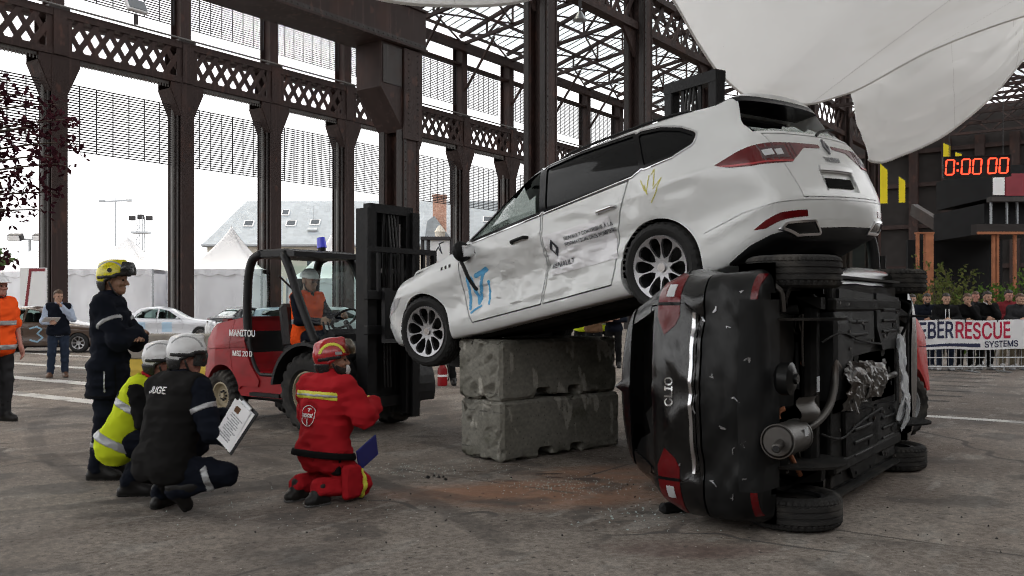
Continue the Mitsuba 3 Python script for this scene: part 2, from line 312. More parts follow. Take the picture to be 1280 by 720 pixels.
# lattice girder, bay by bay: chords, end plates, crossing flats on two planes
for i in range(len(wt) - 1):
    ta, tb = wt[i], wt[i + 1]
    k = put(hall, 'lattice_girder', cat([hb(ta, tb, DW - .62, DW - .2, G0 + .02, G0 + .34), hb(ta, tb, DW - .62, DW - .2, G1 - .36, G1 - .01), hb(ta, tb, DW + .2, DW + .62, G0 + .02, G0 + .34), hb(ta, tb, DW + .2, DW + .62, G1 - .36, G1 - .01),
                                        hb(ta, ta + .62, DW - .56, DW - .50, G0 + .34, G1 - .36), hb(tb - .62, tb, DW - .56, DW - .50, G0 + .34, G1 - .36), hb(ta - .32, ta + .32, DW - .66, DW - .62, G0 + .05, G1 - .05),
                                        hb(ta, ta + .62, DW + .50, DW + .56, G0 + .34, G1 - .36), hb(tb - .62, tb, DW + .50, DW + .56, G0 + .34, G1 - .36)]), 'steel')
    lo, hi = G0 + .30, G1 - .32; run = 1.05
    a0, a1 = ta + .62, tb - .62
    for dd in ((-.53, -.56) if ta < 60 else (-.53,)):
        pass
    for j in np.arange(a0 - .55, a1 + .3, .78):
        for s in (-1, 1):
            p0, p1 = (j, j + run) if s > 0 else (j + run, j)
            z0, z1 = lo, hi
            def clipx(pa, pb, za, zb):
                for lim, cmp in ((a0 - .05, 1), (a1 + .05, -1)):
                    if (pa - lim) * cmp < 0 and (pb - lim) * cmp < 0: return None
                    if (pa - lim) * cmp < 0: za = za + (zb - za) * (lim - pa) / (pb - pa); pa = lim
                    elif (pb - lim) * cmp < 0: zb = za + (zb - za) * (lim - pa) / (pb - pa); pb = lim
                return pa, pb, za, zb
            r = clipx(p0, p1, z0, z1)
            if r is None or abs(r[0] - r[1]) < .15: continue
            dd = -.545 if s > 0 else -.50
            put(k, 'lattice_bar', bar(W(r[0], DW + dd, r[2]), W(r[1], DW + dd, r[3]), .036, .27, up=np.cross(NV, W(r[1], 0, r[3]) - W(r[0], 0, r[2]))), 'steel')
    rail = [cyl(W(ta, DW - .5, G1 + .75), W(tb, DW - .5, G1 + .75), .03, 6)] if False else []
    put(k, 'pipe_run', cyl(W(ta, DW - .75, G1 + .10), W(tb, DW - .75, G1 + .10), .05, 8), 'steel_light')
    put(k, 'bird_netting', cat([hb(ta + 1, tb - 1, DW - .42, DW - .40, G0 - .14, G0 + .01)] + [hb(x, x + .04, DW - .43, DW - .39, G0 - .3, G0 - .14) for x in np.arange(ta + 1.0, tb - 1, .16)]), 'steel_light', kind='stuff')
    # wire sun screens under and over the girder
    for z0, z1 in ((8.95, 12.1), (16.35, 19.5)):
        a, b = ta + .42, tb - (.42 if i != 6 else 1.2)
        m = [hb(a, b, DW + .02, DW + .05, z - .027, z + .027) for z in np.linspace(z0, z1, 27)] + [hb(x - .02, x + .02, DW - .02, DW + .02, z0, z1) for x in np.linspace(a, b, 8)]
        put(hall, 'wire_screen', cat(m), 'wire_dark', kind='stuff')
    if ta < 100:
        put(hall, 'eaves_beam', cat([hb(ta, tb, DW - .5, DW + .5, EAVE, EAVE + .35), hb(ta, tb, DW - .95, DW - .55, EAVE - .5, EAVE - .12), hb(ta, tb, DW - .3, DW + .3, EAVE - 1.35, EAVE - 1.22)]), 'steel')
# roof between the wall and the pillars: trusses, purlins, glass
def zt(D): return EAVE + .9 + (DW - D) * .30
def zb_(D): return EAVE + .2 + (DW - D) * .13
NT = 7
ds = np.linspace(DW - .2, D2, NT)
for i, t in enumerate(wt[3:13]):
    k = put(hall, 'roof_truss', cat([bar(W(t, DW, zb_(DW)), W(t, D2, zb_(D2)), .2, .24), bar(W(t, DW, zt(DW) - .1), W(t, D2, zt(D2) - .1), .2, .26)]), 'steel')
    for a in range(NT - 1):
        put(k, 'truss_bar', bar(W(t, ds[a + 1], zb_(ds[a + 1])), W(t, ds[a + 1], zt(ds[a + 1])), .12, .12, up=DV), 'steel')
        q = (zb_(ds[a]), zt(ds[a + 1])) if a % 2 else (zt(ds[a]), zb_(ds[a + 1]))
        put(k, 'truss_bar', bar(W(t, ds[a], q[0]), W(t, ds[a + 1], q[1]), .12, .15, up=DV), 'steel')
    if i < 9:
        for a in range(0, NT):
            put(k, 'purlin', bar(W(t, ds[a], zt(ds[a]) + .12), W(t + BAY, ds[a], zt(ds[a]) + .12), .12, .2), 'steel')
        for a in range(1, NT - 1, 2):
            put(k, 'wind_brace', bar(W(t, ds[a], zb_(ds[a]) + .1), W(t + BAY, ds[a + 1], zb_(ds[a + 1]) + .1), .10, .10), 'steel')
            put(k, 'wind_brace', bar(W(t, ds[a], zb_(ds[a]) + .1), W(t + BAY, ds[a - 1], zb_(ds[a - 1]) + .1), .10, .10), 'steel')
        for a in range(NT - 1):
            put(k, 'roof_pane', Frame()(trimesh.Trimesh([W(t + .04, ds[a] - .03, zt(ds[a]) + .30), W(t + BAY - .04, ds[a] - .03, zt(ds[a]) + .30), W(t + BAY - .04, ds[a + 1] + .03, zt(ds[a + 1]) + .30), W(t + .04, ds[a + 1] + .03, zt(ds[a + 1]) + .30)], [[0, 1, 2], [0, 2, 3]], process=False)), 'roof_glass')
        gb = [bar(W(t + x, DW, zt(DW) + .25), W(t + x, D2, zt(D2) + .25), .04, .06) for x in np.linspace(0, BAY, 9)[1:-1]]
        put(k, 'glazing_bars', cat(gb), 'wire_dark', kind='stuff')
# the great pillars with the crane beam
def rivets(a, b, n, nrm, r=.045): return [Frame(a + (b - a) * (j + .5) / n)(bx(r * 1.4, r * 1.4, r * 1.4, nrm * .01, r * .5)) for j in range(n)]
TP = [31.1 + 11.5 * k for k in range(13)]
for k_, t in enumerate(TP):
    zt_ = 25.5; wd = .50
    c = [hb(t - wd, t + wd, D2 - .78, D2 - .71, 0, zt_), hb(t - wd, t + wd, D2 + .71, D2 + .78, 0, zt_), hb(t - .05, t + .05, D2 - .71, D2 + .71, 0, zt_), hb(t - wd, t - .05, D2 - .4, D2 - .3, 0, zt_), hb(t - wd, t - .05, D2 + .3, D2 + .4, 0, zt_)]
    k = put(hall, 'pillar', cat(c), 'steel')
    if k_ < 5:
        for q in (-.43, .43): put(k, 'cover_strip', hb(t + q - .07, t + q + .07, D2 - .815, D2 - .78, 0, zt_), 'steel_grey' if q < 0 else 'steel')
        rv = [m for q in (-.43, .43) for m in rivets(W(t + q, D2 - .82, .2), W(t + q, D2 - .82, zt_), 60, -NV)]
        put(k, 'rivets', cat(rv), 'steel_grey', kind='stuff')
        for q in (-.55, .55): put(k, 'angle_bar', hb(t - wd - .07, t - wd, D2 + q - .16, D2 + q + .16, 0, zt_), 'steel_grey')
    if k_ == 0:
        # corbel that carries the crane beam
        poly = [(-wd - .001, 0), (-wd - 1.45, 1.75), (-wd - 1.45, 3.75), (-wd - .001, 3.75)]
        put(k, 'corbel', Frame(W(t, D2 + .76, 9.35), np.stack([DV, [0, 0, 1], -NV], 1))(extrude(poly, 1.52)), 'steel')
        put(k, 'corbel_plate', hb(t - wd - 1.35, t - wd - .15, D2 - .80, D2 - .77, 11.3, 13.0), 'steel_grey')
        put(k, 'corbel_cheek', hb(t - wd - .1, t + wd + .08, D2 - .90, D2 - .80, 9.0, 13.05), 'steel')
        put(k, 'corbel_rivets', cat(rivets(W(t + .3, D2 - .905, 9.2), W(t + .3, D2 - .905, 13), 14, -NV) + rivets(W(t - .3, D2 - .905, 9.2), W(t - .3, D2 - .905, 13), 14, -NV)), 'steel_grey', kind='stuff')
tb0, tb1 = -14, TP[0] + .75
cb = put(hall, 'crane_beam', cat([hb(tb0, tb1, D2 - .99, D2 - .93, 13.2, 14.9), hb(tb0, tb1, D2 + .93, D2 + .99, 13.2, 14.9), hb(tb0, tb1, D2 - 1.12, D2 + 1.12, 13.10, 13.2), hb(tb0, tb1, D2 - 1.12, D2 + 1.12, 14.9, 15.0)]), 'steel')
put(cb, 'lower_angle', hb(tb0, tb1, D2 - 1.03, D2 - .99, 13.2, 13.42), 'steel_grey')
put(cb, 'rivets', cat(rivets(W(5, D2 - 1.035, 13.31), W(tb1, D2 - 1.035, 13.31), 90, -NV) + rivets(W(5, D2 - 1.05, 13.09), W(tb1, D2 - 1.05, 13.09), 90, NV * 0) + rivets(W(5, D2 + 1.0, 13.09), W(tb1, D2 + 1.0, 13.09), 90, NV * 0)), 'steel_grey', kind='stuff')
put(cb, 'rail_upstand', hb(tb0, tb1, D2 - .2, D2 + .2, 15.0, 15.35), 'steel_grey')
# high girders between the pillars
for k_ in range(0, 12):
    ta, tb = TP[k_] + .5, TP[k_ + 1] - .5; z0, z1 = 19.6, 22.6
    k = put(hall, 'high_girder', cat([hb(ta, tb, D2 - .35, D2 + .35, z0, z0 + .5), hb(ta, tb, D2 - .35, D2 + .35, z1 - .4, z1)]), 'steel')
    n = 7
    for j in range(n):
        a, b = ta + (tb - ta) * j / n, ta + (tb - ta) * (j + 1) / n
        for s in (0, 1):
            put(k, 'lattice_bar', bar(W(a, D2 - .1 + .2 * s, (z0 + .5, z1 - .4)[s]), W(b, D2 - .1 + .2 * s, (z1 - .4, z0 + .5)[s]), .06, .34, up=np.cross(NV, W(b, 0, (z1, z0)[s]) - W(a, 0, (z0, z1)[s]))), 'steel')
    for s in (-1, 1):
        put(k, 'knee_plate', Frame(W(ta if s > 0 else tb, D2 + .1, z0 - 1.7), np.stack([DV, [0, 0, 1], -NV], 1))(extrude([(0, 0), (s * 1.7, 1.7), (0, 1.7)], .2)), 'steel')
# roof of the nave: boarded near us, glazed with lattice trusses far off
put(hall, 'boarded_roof', hb(-34, 46, 2, 28.4, 25.6, 25.75), 'roof_dark')
for i, t in enumerate(np.arange(52, 118, 5.9)):
    a, b = 28.2, -4
    k = put(hall, 'nave_truss', cat([bar(W(t, a, 21.6), W(t, b, 21.6), .24, .28), bar(W(t, a, 24.6), W(t, b, 24.6), .24, .28)]), 'steel')
    dd = np.linspace(a, b, 10)
    for j in range(9):
        put(k, 'truss_bar', bar(W(t, dd[j], 21.6), W(t, dd[j + 1], 24.6), .16, .2, up=DV), 'steel')
        put(k, 'truss_bar', bar(W(t, dd[j], 24.6), W(t, dd[j + 1], 21.6), .16, .2, up=DV), 'steel')
        if t < 110: put(k, 'purlin', bar(W(t, dd[j], 24.85), W(t + 5.9, dd[j], 24.85), .14, .22), 'steel')
        if t < 110 and j % 2 == 0: put(k, 'wind_brace', bar(W(t, dd[j], 21.75), W(t + 5.9, dd[j + 1], 21.75), .14, .14), 'steel')
    if t < 110:
        put(k, 'roof_pane', trimesh.Trimesh([W(t, a, 25.1), W(t + 5.86, a, 25.1), W(t + 5.86, b, 25.1), W(t, b, 25.1)], [[0, 1, 2], [0, 2, 3]], process=False), 'roof_glass')
for j, Dg in enumerate(np.arange(26, -6, -3.6)):
    put(hall, 'gable_column', hb(118, 118.7, Dg - .5, Dg + .5, 0, 21.5), 'steel')
put(hall, 'gable_wall', hb(118.7, 119, -10, 44, 0, 25), 'roof_dark')
for z in (6, 11, 16, 20): put(hall, 'gable_rail', hb(118.3, 118.7, -9, 43.5, z, z + .5), 'steel')
for Dg in (31, 34.5, 38, 41.5): put(hall, 'gable_column', hb(118, 118.7, Dg - .5, Dg + .5, 0, 21.5), 'steel')

# ================================================================ canopies, background, plants
def curve(pts):
    p = np.array(pts, float); s = np.linspace(0, 1, len(p)); f = PchipInterpolator(s, p); return lambda u: f(u)
def sail(lower, upper, sag, seed):
    lo, up = curve(lower), curve(upper)
    def fn(u, v):
        a, b = lo(u), up(u); v_ = v[..., None]; p = a * (1 - v_) + b * v_
        q = np.stack([u * 3.1, v * 3.4, u * 0 + seed], -1)
        p[..., 2] -= sag * np.sin(v * PI) + (meshkit.fbm(q, 3, seed) - .5) * .5 * np.sin(np.clip(v * 1.4, 0, 1) * PI / 2)
        p[..., 1] += (meshkit.fbm(q + 7, 3, seed) - .5) * .5 * np.clip(v * 3, 0, 1)
        return p
    return fn
cA = sail([P(690, -230, 10.5), P(790, -70, 11.4), P(842, 0, 12), P(872, 52, 12.5), P(905, 97, 12.9), P(950, 127, 13.1), P(1002, 130, 13.3), P(1058, 117, 13.5), P(1165, 62, 13.9), P(1285, 18, 14.2), P(1480, -30, 14.5)],
          [(1.6, -3, 8.5), (2.2, -3, 8.5), (2.8, -3, 8.6), (3.6, -3, 8.8), (4.6, -3, 9), (6, -3, 9.2), (7.5, -3, 9.3), (9, -3, 9.4), (11, -3, 9.4), (13, -3, 9.4), (16, -3, 9.4)], .7, 3)
cB = sail([P(1086, 199, 14.9), P(1100, 203, 15), P(1130, 193, 15.1), P(1172, 174, 15.3), P(1206, 150, 15.5), P(1238, 122, 15.7), P(1282, 70, 15.9), P(1345, -20, 16.2), P(1480, -160, 16.8)],
          [P(1046, 60, 14.2), P(1085, 40, 14.3), P(1120, 25, 14.4), P(1165, 5, 14.5), P(1206, -10, 14.7), P(1240, -20, 14.9), P(1285, -60, 15.2), P(1350, -120, 15.6), P(1480, -220, 16.3)], .15, 5)
cC = sail([P(330, -70, 9), P(420, -16, 9.6), P(500, 3, 10), P(570, 7, 10.2), P(640, 3.5, 10.4), P(690, -12, 10.5), P(760, -60, 10.6)],
          [(-7, -6, 8.6), (-5, -6, 8.6), (-3, -6, 8.6), (-1.5, -6, 8.6), (0, -6, 8.6), (.8, -6, 8.6), (1.4, -6, 8.6)], .5, 8)
def canopy(fn, label, seams, n=(90, 60)):
    k = thing('fabric_canopy', label, 'canopy', 'white stretched canopies over the floor')
    put(k, 'membrane', sheet(fn, *n), 'canopy_fabric', smooth=True)
    put(k, 'hem', tube(fn(np.linspace(0, 1, 90), np.zeros(90)), .022, 6), 'seam_fabric', smooth=True)
    for u0 in seams:
        v = np.linspace(.01, .9, 60); m = sheet(lambda a, b: fn(u0 + (a - .5) * .0028 + 0 * b, b * .75 + .004) - np.array([0, .0, .012]), 2, 60)
        put(k, 'seam', m, 'seam_fabric', smooth=True)
    return k
canopy(cA, 'large white fabric canopy with faint seams stretched overhead on the right', (.62, .76, .9))
canopy(cB, 'smaller white fabric canopy hanging to a low point behind the large one', (.45, .72))
canopy(cC, 'white fabric canopy of which only a thin edge dips in at the top', (.5,), (50, 40))

# ---- materials of the background
mat('slate', lambda p, n, uv: mi.Color3f(.34, .375, .40) * (.85 + .3 * fbm(p.x * 2, p.y * 2, p.z * 4)) * (.92 + .16 * cell_rand(p.x * 1.6, p.z * 3.0)), .6)
mat('render_wall', varied((.62, .58, .50), .1, .8), .9)
mat('chimney_brick', lambda p, n, uv: mix((.54, .28, .20), (.62, .40, .31), cell_rand(p.x * 4, p.y * 4, p.z * 12)), .9)
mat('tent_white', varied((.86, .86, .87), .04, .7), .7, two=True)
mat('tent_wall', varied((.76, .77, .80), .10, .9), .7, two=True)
mat('zinc', (.42, .44, .46), .4, .6)
mat('glass_dark', (.03, .04, .05), .08, spec=.6)
mat('white_metal', (.72, .72, .72), .45)
mat('cloth_yellow', (.80, .62, .01), .7, two=True)
mat('red_panel', varied((.20, .02, .03), .2, 2), .6)
mat('black_panel', varied((.010, .010, .011), .3, 2), .7, spec=.2)
mat('rust_post', varied((.30, .11, .05), .3, 4), .8)
mat('galv', varied((.42, .43, .44), .15, 14), .42, .75)
def leafm(name, a, b, t=.35):
    def fn(p, n, uv): return mix(a, b, cell_rand(dr.floor(p.x * 9), dr.floor(p.y * 9), dr.floor(p.z * 9)))
    scene[name] = {'type': 'principledthin', 'base_color': proc(fn), 'roughness': .6, 'diff_trans': t}
leafm('leaf_purple', (.030, .010, .016), (.055, .018, .022), .25)
leafm('leaf_green', (.045, .085, .018), (.10, .16, .035), .5)
leafm('leaf_bamboo', (.06, .085, .025), (.13, .13, .045), .5)
leafm('leaf_far', (.07, .12, .05), (.12, .17, .07), .5)
mat('bark', varied((.06, .045, .035), .4, 12), .9)

def leaves(centres, n, size, droop=.3):
    "n kite-shaped leaves round the given points"
    c = np.asarray(centres)[rng.integers(0, len(centres), n)]
    s = size * (.6 + .8 * rng.random(n))[:, None]; a = rng.normal(size=(n, 3)); a[:, 2] -= droop; a /= np.linalg.norm(a, axis=1, keepdims=True)
    b = np.cross(a, rng.normal(size=(n, 3))); b /= np.linalg.norm(b, axis=1, keepdims=True)
    v = np.stack([c, c + a * s * .5 + b * s * .28, c + a * s, c + a * s * .5 - b * s * .28], 1).reshape(-1, 3); i = np.arange(n) * 4
    return trimesh.Trimesh(v, np.vstack([np.stack([i, i + 1, i + 2], 1), np.stack([i, i + 2, i + 3], 1)]), process=False)
def blob_pts(c, r, n):
    d = rng.normal(size=(n, 3)); d /= np.linalg.norm(d, axis=1, keepdims=True); return np.asarray(c) + d * np.asarray(r) * (rng.random(n)[:, None] ** .45)

# ---- red-leaved tree, its trunk beyond the left edge
tr = thing('purple_leaf_tree', 'tree with sparse dark purple leaves reaching in at the left edge', 'tree')
base = np.array([-9.6, 14.2, 0]); br = [tube(smoothpath([base, base + [.1, 0, 1.4], base + [0, .1, 2.8], base + [.2, 0, 4.6]]), np.linspace(.13, .05, 25), 8)]
tips = []
for (u, v, y) in ((20, 118, 14), (62, 130, 14.3), (30, 160, 13.6), (78, 150, 13.8), (10, 190, 14), (55, 195, 13.5), (84, 178, 14), (30, 220, 13.6), (12, 235, 14.2), (60, 240, 13.8), (45, 262, 13.9), (8, 262, 14.3), (6, 322, 13.7), (-30, 140, 14), (-40, 230, 14), (-80, 150, 14.5), (-60, 60, 14), (-140, 90, 14), (-150, 180, 13.7), (5, 100, 14.2), (70, 205, 13.4), (50, 160, 14)):
    e = P(u, v, y); s = base + [0, 0, np.clip(e[2] * .8, 1.8, 4.4)]; m = (s + e) / 2 + [0, 0, .25]
    pth = smoothpath([s, m, e, e + (e - m) * .12 + [0, 0, -.05]], 7); br.append(tube(pth, np.linspace(.035, .008, len(pth)), 5))
    for q in pth[6:]: tips += [q + rng.normal(size=3) * .11 for _ in range(4)]
    tips += list(blob_pts(e, (.22, .3, .14), 16))
put(tr, 'trunk', cat(br[:1]), 'bark', smooth=True); put(tr, 'branches', cat(br[1:]), 'bark', smooth=True)
put(tr, 'crown', leaves(tips, 2500, .105), 'leaf_purple', kind='stuff')

# ---- far left: trees, lights, slate-roofed house, marquees
t2 = thing('green_tree', 'pale green leafy tree in the far distance at the left edge', 'tree')
c0 = P(6, 345, 75); put(t2, 'trunk', cyl((c0[0], 75, 0), (c0[0], 75, 4), .25, 8), 'bark')
put(t2, 'crown', leaves(np.vstack([blob_pts(c0 + np.array(o) * 1.0, (1.5, 1.5, 1.2), 160) for o in ((0, 0, .3), (-2.2, 0, .6), (1.3, .5, -.4), (-1, 1, -.8), (-4, 0, 0), (-1.4, 0, 1.5))]), 4200, .42), 'leaf_far', kind='stuff')
hb_ = thing('clipped_hedge', 'far green hedge behind a mesh fence at the left edge', 'hedge'); c0 = P(0, 378, 70)
put1(hb_, leaves(np.array([c0[0], 70, 1.0]) + rng.random((600, 3)) * [6, 1, 1.9] - [3, 0, 1], 3000, .3), 'leaf_far')
def mast(u, vtop, y, kind, label):
    k = thing('floodlight_mast', label, 'floodlight'); x = (u - CX) / F * y; z = EYE - (vtop - HZ) / F * y
    if kind == 'twin':
        put(k, 'pole', cyl((x, y, 0), (x, y, z), .09, 8), 'zinc'); put(k, 'crossarm', bar((x - 1.2, y, z), (x + 1.2, y, z), .1, .1), 'zinc')
        for s in (-1, 1):
            h = put(k, 'lamp_head', bx(.95, .5, .42, (x + s * .85, y - .2, z + .12), .05, rx(.4)), 'wire_dark'); put(h, 'lamp_glass', bx(.8, .04, .34, (x + s * .85, y - .47, z + .02), .01, rx(.4)), 'white_metal')
    elif kind == 'needle':
        zc = EYE - (252 - HZ) / F * y
        put(k, 'pole', cyl((x, y, 0), (x, y, zc), .20, 8, .12), 'zinc'); put(k, 'spike', cyl((x, y, zc), (x, y, z), .06, 6, .02), 'zinc')
        put(k, 'crossarm', cat([bar((x - 2.2, y, zc), (x + 2.2, y, zc + .2), .25, .25), bx(.9, .6, .4, (x - 2.2, y, zc + .1), .05), bx(.9, .6, .4, (x + 2.2, y, zc + .2), .05)]), 'zinc')
    else:
        m = [cyl((x + a, y + b, 0), (x + a * .8, y + b * .8, z), .07, 5) for a in (-.5, .5) for b in (-.5, .5)]
        m += [bar((x - .5 * s, y - .5, zz), (x + .5 * s, y - .5, zz + 1.2), .06, .06) for zz in np.arange(1, z - 1.2, 1.2) for s in (-1, 1)]
        put(k, 'lattice_tower', cat(m), 'zinc', kind='stuff'); put(k, 'platform', bx(2.6, 1.4, .3, (x, y, z - 2.4)), 'zinc')
        for s in (-1, 0, 1): put(k, 'lamp_head', bx(.9, .6, .7, (x + s * 1.3, y, z - .2 * abs(s)), .08), 'wire_dark')
mast(37, 299, 62, 'twin', 'floodlight pole with two lamp heads, behind the purple leaves')
mast(144.5, 234, 150, 'needle', 'slender far light mast ending in a spike, with one crossarm')
mast(176, 271, 140, 'tower', 'far lattice light tower with a platform of lamps')
# house with the slate roof
ho = thing('slate_roof_house', 'long pale house with a blue grey slate roof, skylights and dormers', 'building')
y0 = 88.0
def hp(u, v, y): return P(u, v, y)
ex0, ex1 = (252 - CX) / F * y0, (735 - CX) / F * y0; ze, zr = EYE + (385 - 306) / F * y0, EYE + (385 - 256) / F * (y0 + 5) + .4
put(ho, 'wall', span(ex0 + .4, ex1, y0 + .4, y0 + 10, 0, ze), 'render_wall')
rv_ = np.array([[ex0, y0, ze], [ex1, y0, ze], [ex1, y0 + 10.4, ze], [ex0, y0 + 10.4, ze], [ex0 + 2.8, y0 + 5.2, zr], [ex1 - 2, y0 + 5.2, zr]])
rf = put(ho, 'roof', hull(np.vstack([rv_, rv_[:4] - [0, 0, .18]])), 'slate')
put(ho, 'gutter', bar((ex0, y0 - .1, ze - .02), (ex1, y0 - .1, ze - .02), .16, .16), 'zinc')
sl = (zr - ze) / 5.2
for (u, v, w, h) in ((311, 284, 1.0, .9), (364, 283, 1.0, .9), (394, 281, 1.0, .9), (357, 262, .8, .4), (610, 275, 1.0, .9)):
    yy = y0 + 2.4 + (283 - v) * .06; x = (u - CX) / F * yy; z = ze + (yy - y0) * sl
    fr = put(rf, 'skylight', bx(w, .9, .14, (x, yy, z + .06), .02, rx(math.atan(sl))), 'white_metal'); 
    put(rf, 'skylight_glass', bx(w - .2, .7, .16, (x, yy, z + .07), 0, rx(math.atan(sl))), 'glass_dark')
put(rf, 'antenna', cyl(P(392, 282, y0 + 3), P(392, 258, y0 + 3), .03, 5), 'zinc'); put(rf, 'vent_pipe', cyl(P(385, 288, y0 + 1.6), P(397, 288, y0 + 1.6), .25, 10), 'zinc')
for u in (270, 330, 390, 445, 590, 650): put(ho, 'window', bx(1.1, .12, 1.5, ((u - CX) / F * y0, y0 + .38, ze - 1.6), .02), 'glass_dark')
ch = put(ho, 'chimney', span((541 - CX) / F * (y0 - 1), (557 - CX) / F * (y0 - 1), y0 - 1, y0 + .2, 2, EYE + (385 - 246) / F * (y0 - 1)), 'chimney_brick')
put(ch, 'cap', span((540 - CX) / F * (y0 - 1), (558 - CX) / F * (y0 - 1), y0 - 1.1, y0 + .3, EYE + (385 - 246) / F * (y0 - 1), EYE + (385 - 243) / F * (y0 - 1)), 'chimney_brick')
dm = put(ho, 'gable_dormer', cat([hull([P(528, 318, y0 - 1.5), P(562, 318, y0 - 1.5), P(534, 276, y0 - 1.5), P(543, 270, y0 - 1.5), P(562, 296, y0 - 1.5)] + [P(528, 318, y0 + 1), P(562, 318, y0 + 1), P(534, 276, y0 + 1), P(562, 296, y0 + 1)])]), 'slate')
put(dm, 'urn', cat([cyl(P(550, 318, y0 - 2.2), P(550, 290, y0 - 2.2), .35, 10, .5), cyl(P(550, 290, y0 - 2.2), P(550, 282, y0 - 2.2), .55, 10, .15)]), 'render_wall')
# marquees with peaked roofs
def marquee(u, vpeak, y, label, w=4.9, zw=3.6):
    k = thing('marquee_tent', label, 'tent', 'white marquee tents behind the parked cars')
    x = (u - CX) / F * y; zp = EYE - (vpeak - HZ) / F * y; h = w / 2
    def rf(a, b):
        s = np.maximum(np.abs(a * 2 - 1), np.abs(b * 2 - 1)); z = zw + (zp - zw) * (1 - s) ** 1.75 + (1 - s) * .25
        return np.stack([x + (a * 2 - 1) * h, y + h + (b * 2 - 1) * h, z], -1)
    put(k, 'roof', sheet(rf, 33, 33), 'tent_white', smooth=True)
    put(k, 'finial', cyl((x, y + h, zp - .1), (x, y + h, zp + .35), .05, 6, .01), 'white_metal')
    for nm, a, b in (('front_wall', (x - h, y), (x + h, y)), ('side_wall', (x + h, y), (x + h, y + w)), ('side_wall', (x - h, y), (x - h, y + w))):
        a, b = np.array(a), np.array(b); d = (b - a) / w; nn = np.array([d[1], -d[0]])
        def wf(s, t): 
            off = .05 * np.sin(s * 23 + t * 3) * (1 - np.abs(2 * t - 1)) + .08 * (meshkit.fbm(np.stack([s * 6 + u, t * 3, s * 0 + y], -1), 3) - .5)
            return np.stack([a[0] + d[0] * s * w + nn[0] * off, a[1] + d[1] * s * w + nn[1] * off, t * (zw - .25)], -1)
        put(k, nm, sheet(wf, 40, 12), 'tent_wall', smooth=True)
    def vf(s, t): return np.stack([x - h - .02 + s * (w + .04), y - .06 - .03 * np.sin(s * 40) + 0 * t, zw - t * (.34 + .06 * np.cos(s * 2 * PI * 5)) ], -1)
    put(k, 'valance', sheet(vf, 60, 3), 'tent_wall', smooth=True)
    for sx in (-1, 1): put(k, 'corner_pole', cyl((x + sx * h, y - .04, 0), (x + sx * h, y - .04, zw), .06, 8), 'zinc')
marquee(137, 296, 52, 'white marquee tent behind the yellow-helmeted firefighter, leftmost of the row')
marquee(206, 300, 54, 'white marquee tent half hidden behind the second steel column', 3.6)
marquee(273, 284, 52, 'white marquee tent with a sharp peak to the left of the forklift cab')
marquee(405, 294, 62, 'far white marquee tent whose peak shows above the forklift cab', 5, 3.4)
marquee(30, 300, 55, 'white marquee tent by the leftmost steel column', 5)
# red and white promotional panel + stall by the first column
k = thing('promotional_panel', 'white promotional panel with a slanted red band beside the leftmost column', 'sign'); y = 40
a = P(29, 338, y); put(k, 'board', bx(1.15, .08, 2.5, (P(42, 0, y)[0], y, 1.9)), 'white_metal')
put(k, 'red_band', Frame((P(42, 0, y)[0] - .56, y - .05, 0.7), XZ)(extrude([(0.1, 0), (.22, 0), (.5, 2.3), (1.08, 2.3), (1.08, 2.42), (.4, 2.42)], .012)), 'red_panel')
# lamp head on the girder, bulb lamp under the roof
k = thing('girder_floodlight', 'small square floodlight standing on the lattice girder near the second column', 'floodlight'); c = W(wt[1] + 3.75, DW - .8, G1 + .15)
put(k, 'bracket', cat([bar(c, c + [0, 0, .5], .05, .2), cyl(c, c + [0, 0, .6], .03, 6)]), 'steel_grey'); R = np.stack([DV, NV, [0, 0, 1]], 1) @ rx(-.5)
put(k, 'housing', Frame(c + [0, 0, .95], R)(bx(1.1, .2, .75, (0, 0, 0), .04)), 'white_metal'); put(k, 'lens', Frame(c + [0, 0, .95], R)(bx(.95, .03, .6, (0, -.11, 0))), 'glass_dark')
for nm, (u, v, y) in (('hall_lamp', (725, 22, 46)),):
    k = thing(nm, 'bell-shaped hall lamp hanging in front of the glass roof', 'lamp'); c = P(u, v, y)
    put(k, 'shade', lathe([(.05, .32), (.09, .30), (.30, -.05), (.38, -.14), (.36, -.14), (.28, -.04), (.06, .25)], 20).apply_translation(c), 'zinc', smooth=30)
    put(k, 'stem', cyl(c + [0, 0, .3], c + [0, 0, 3.6], .07, 8), 'wire_dark')

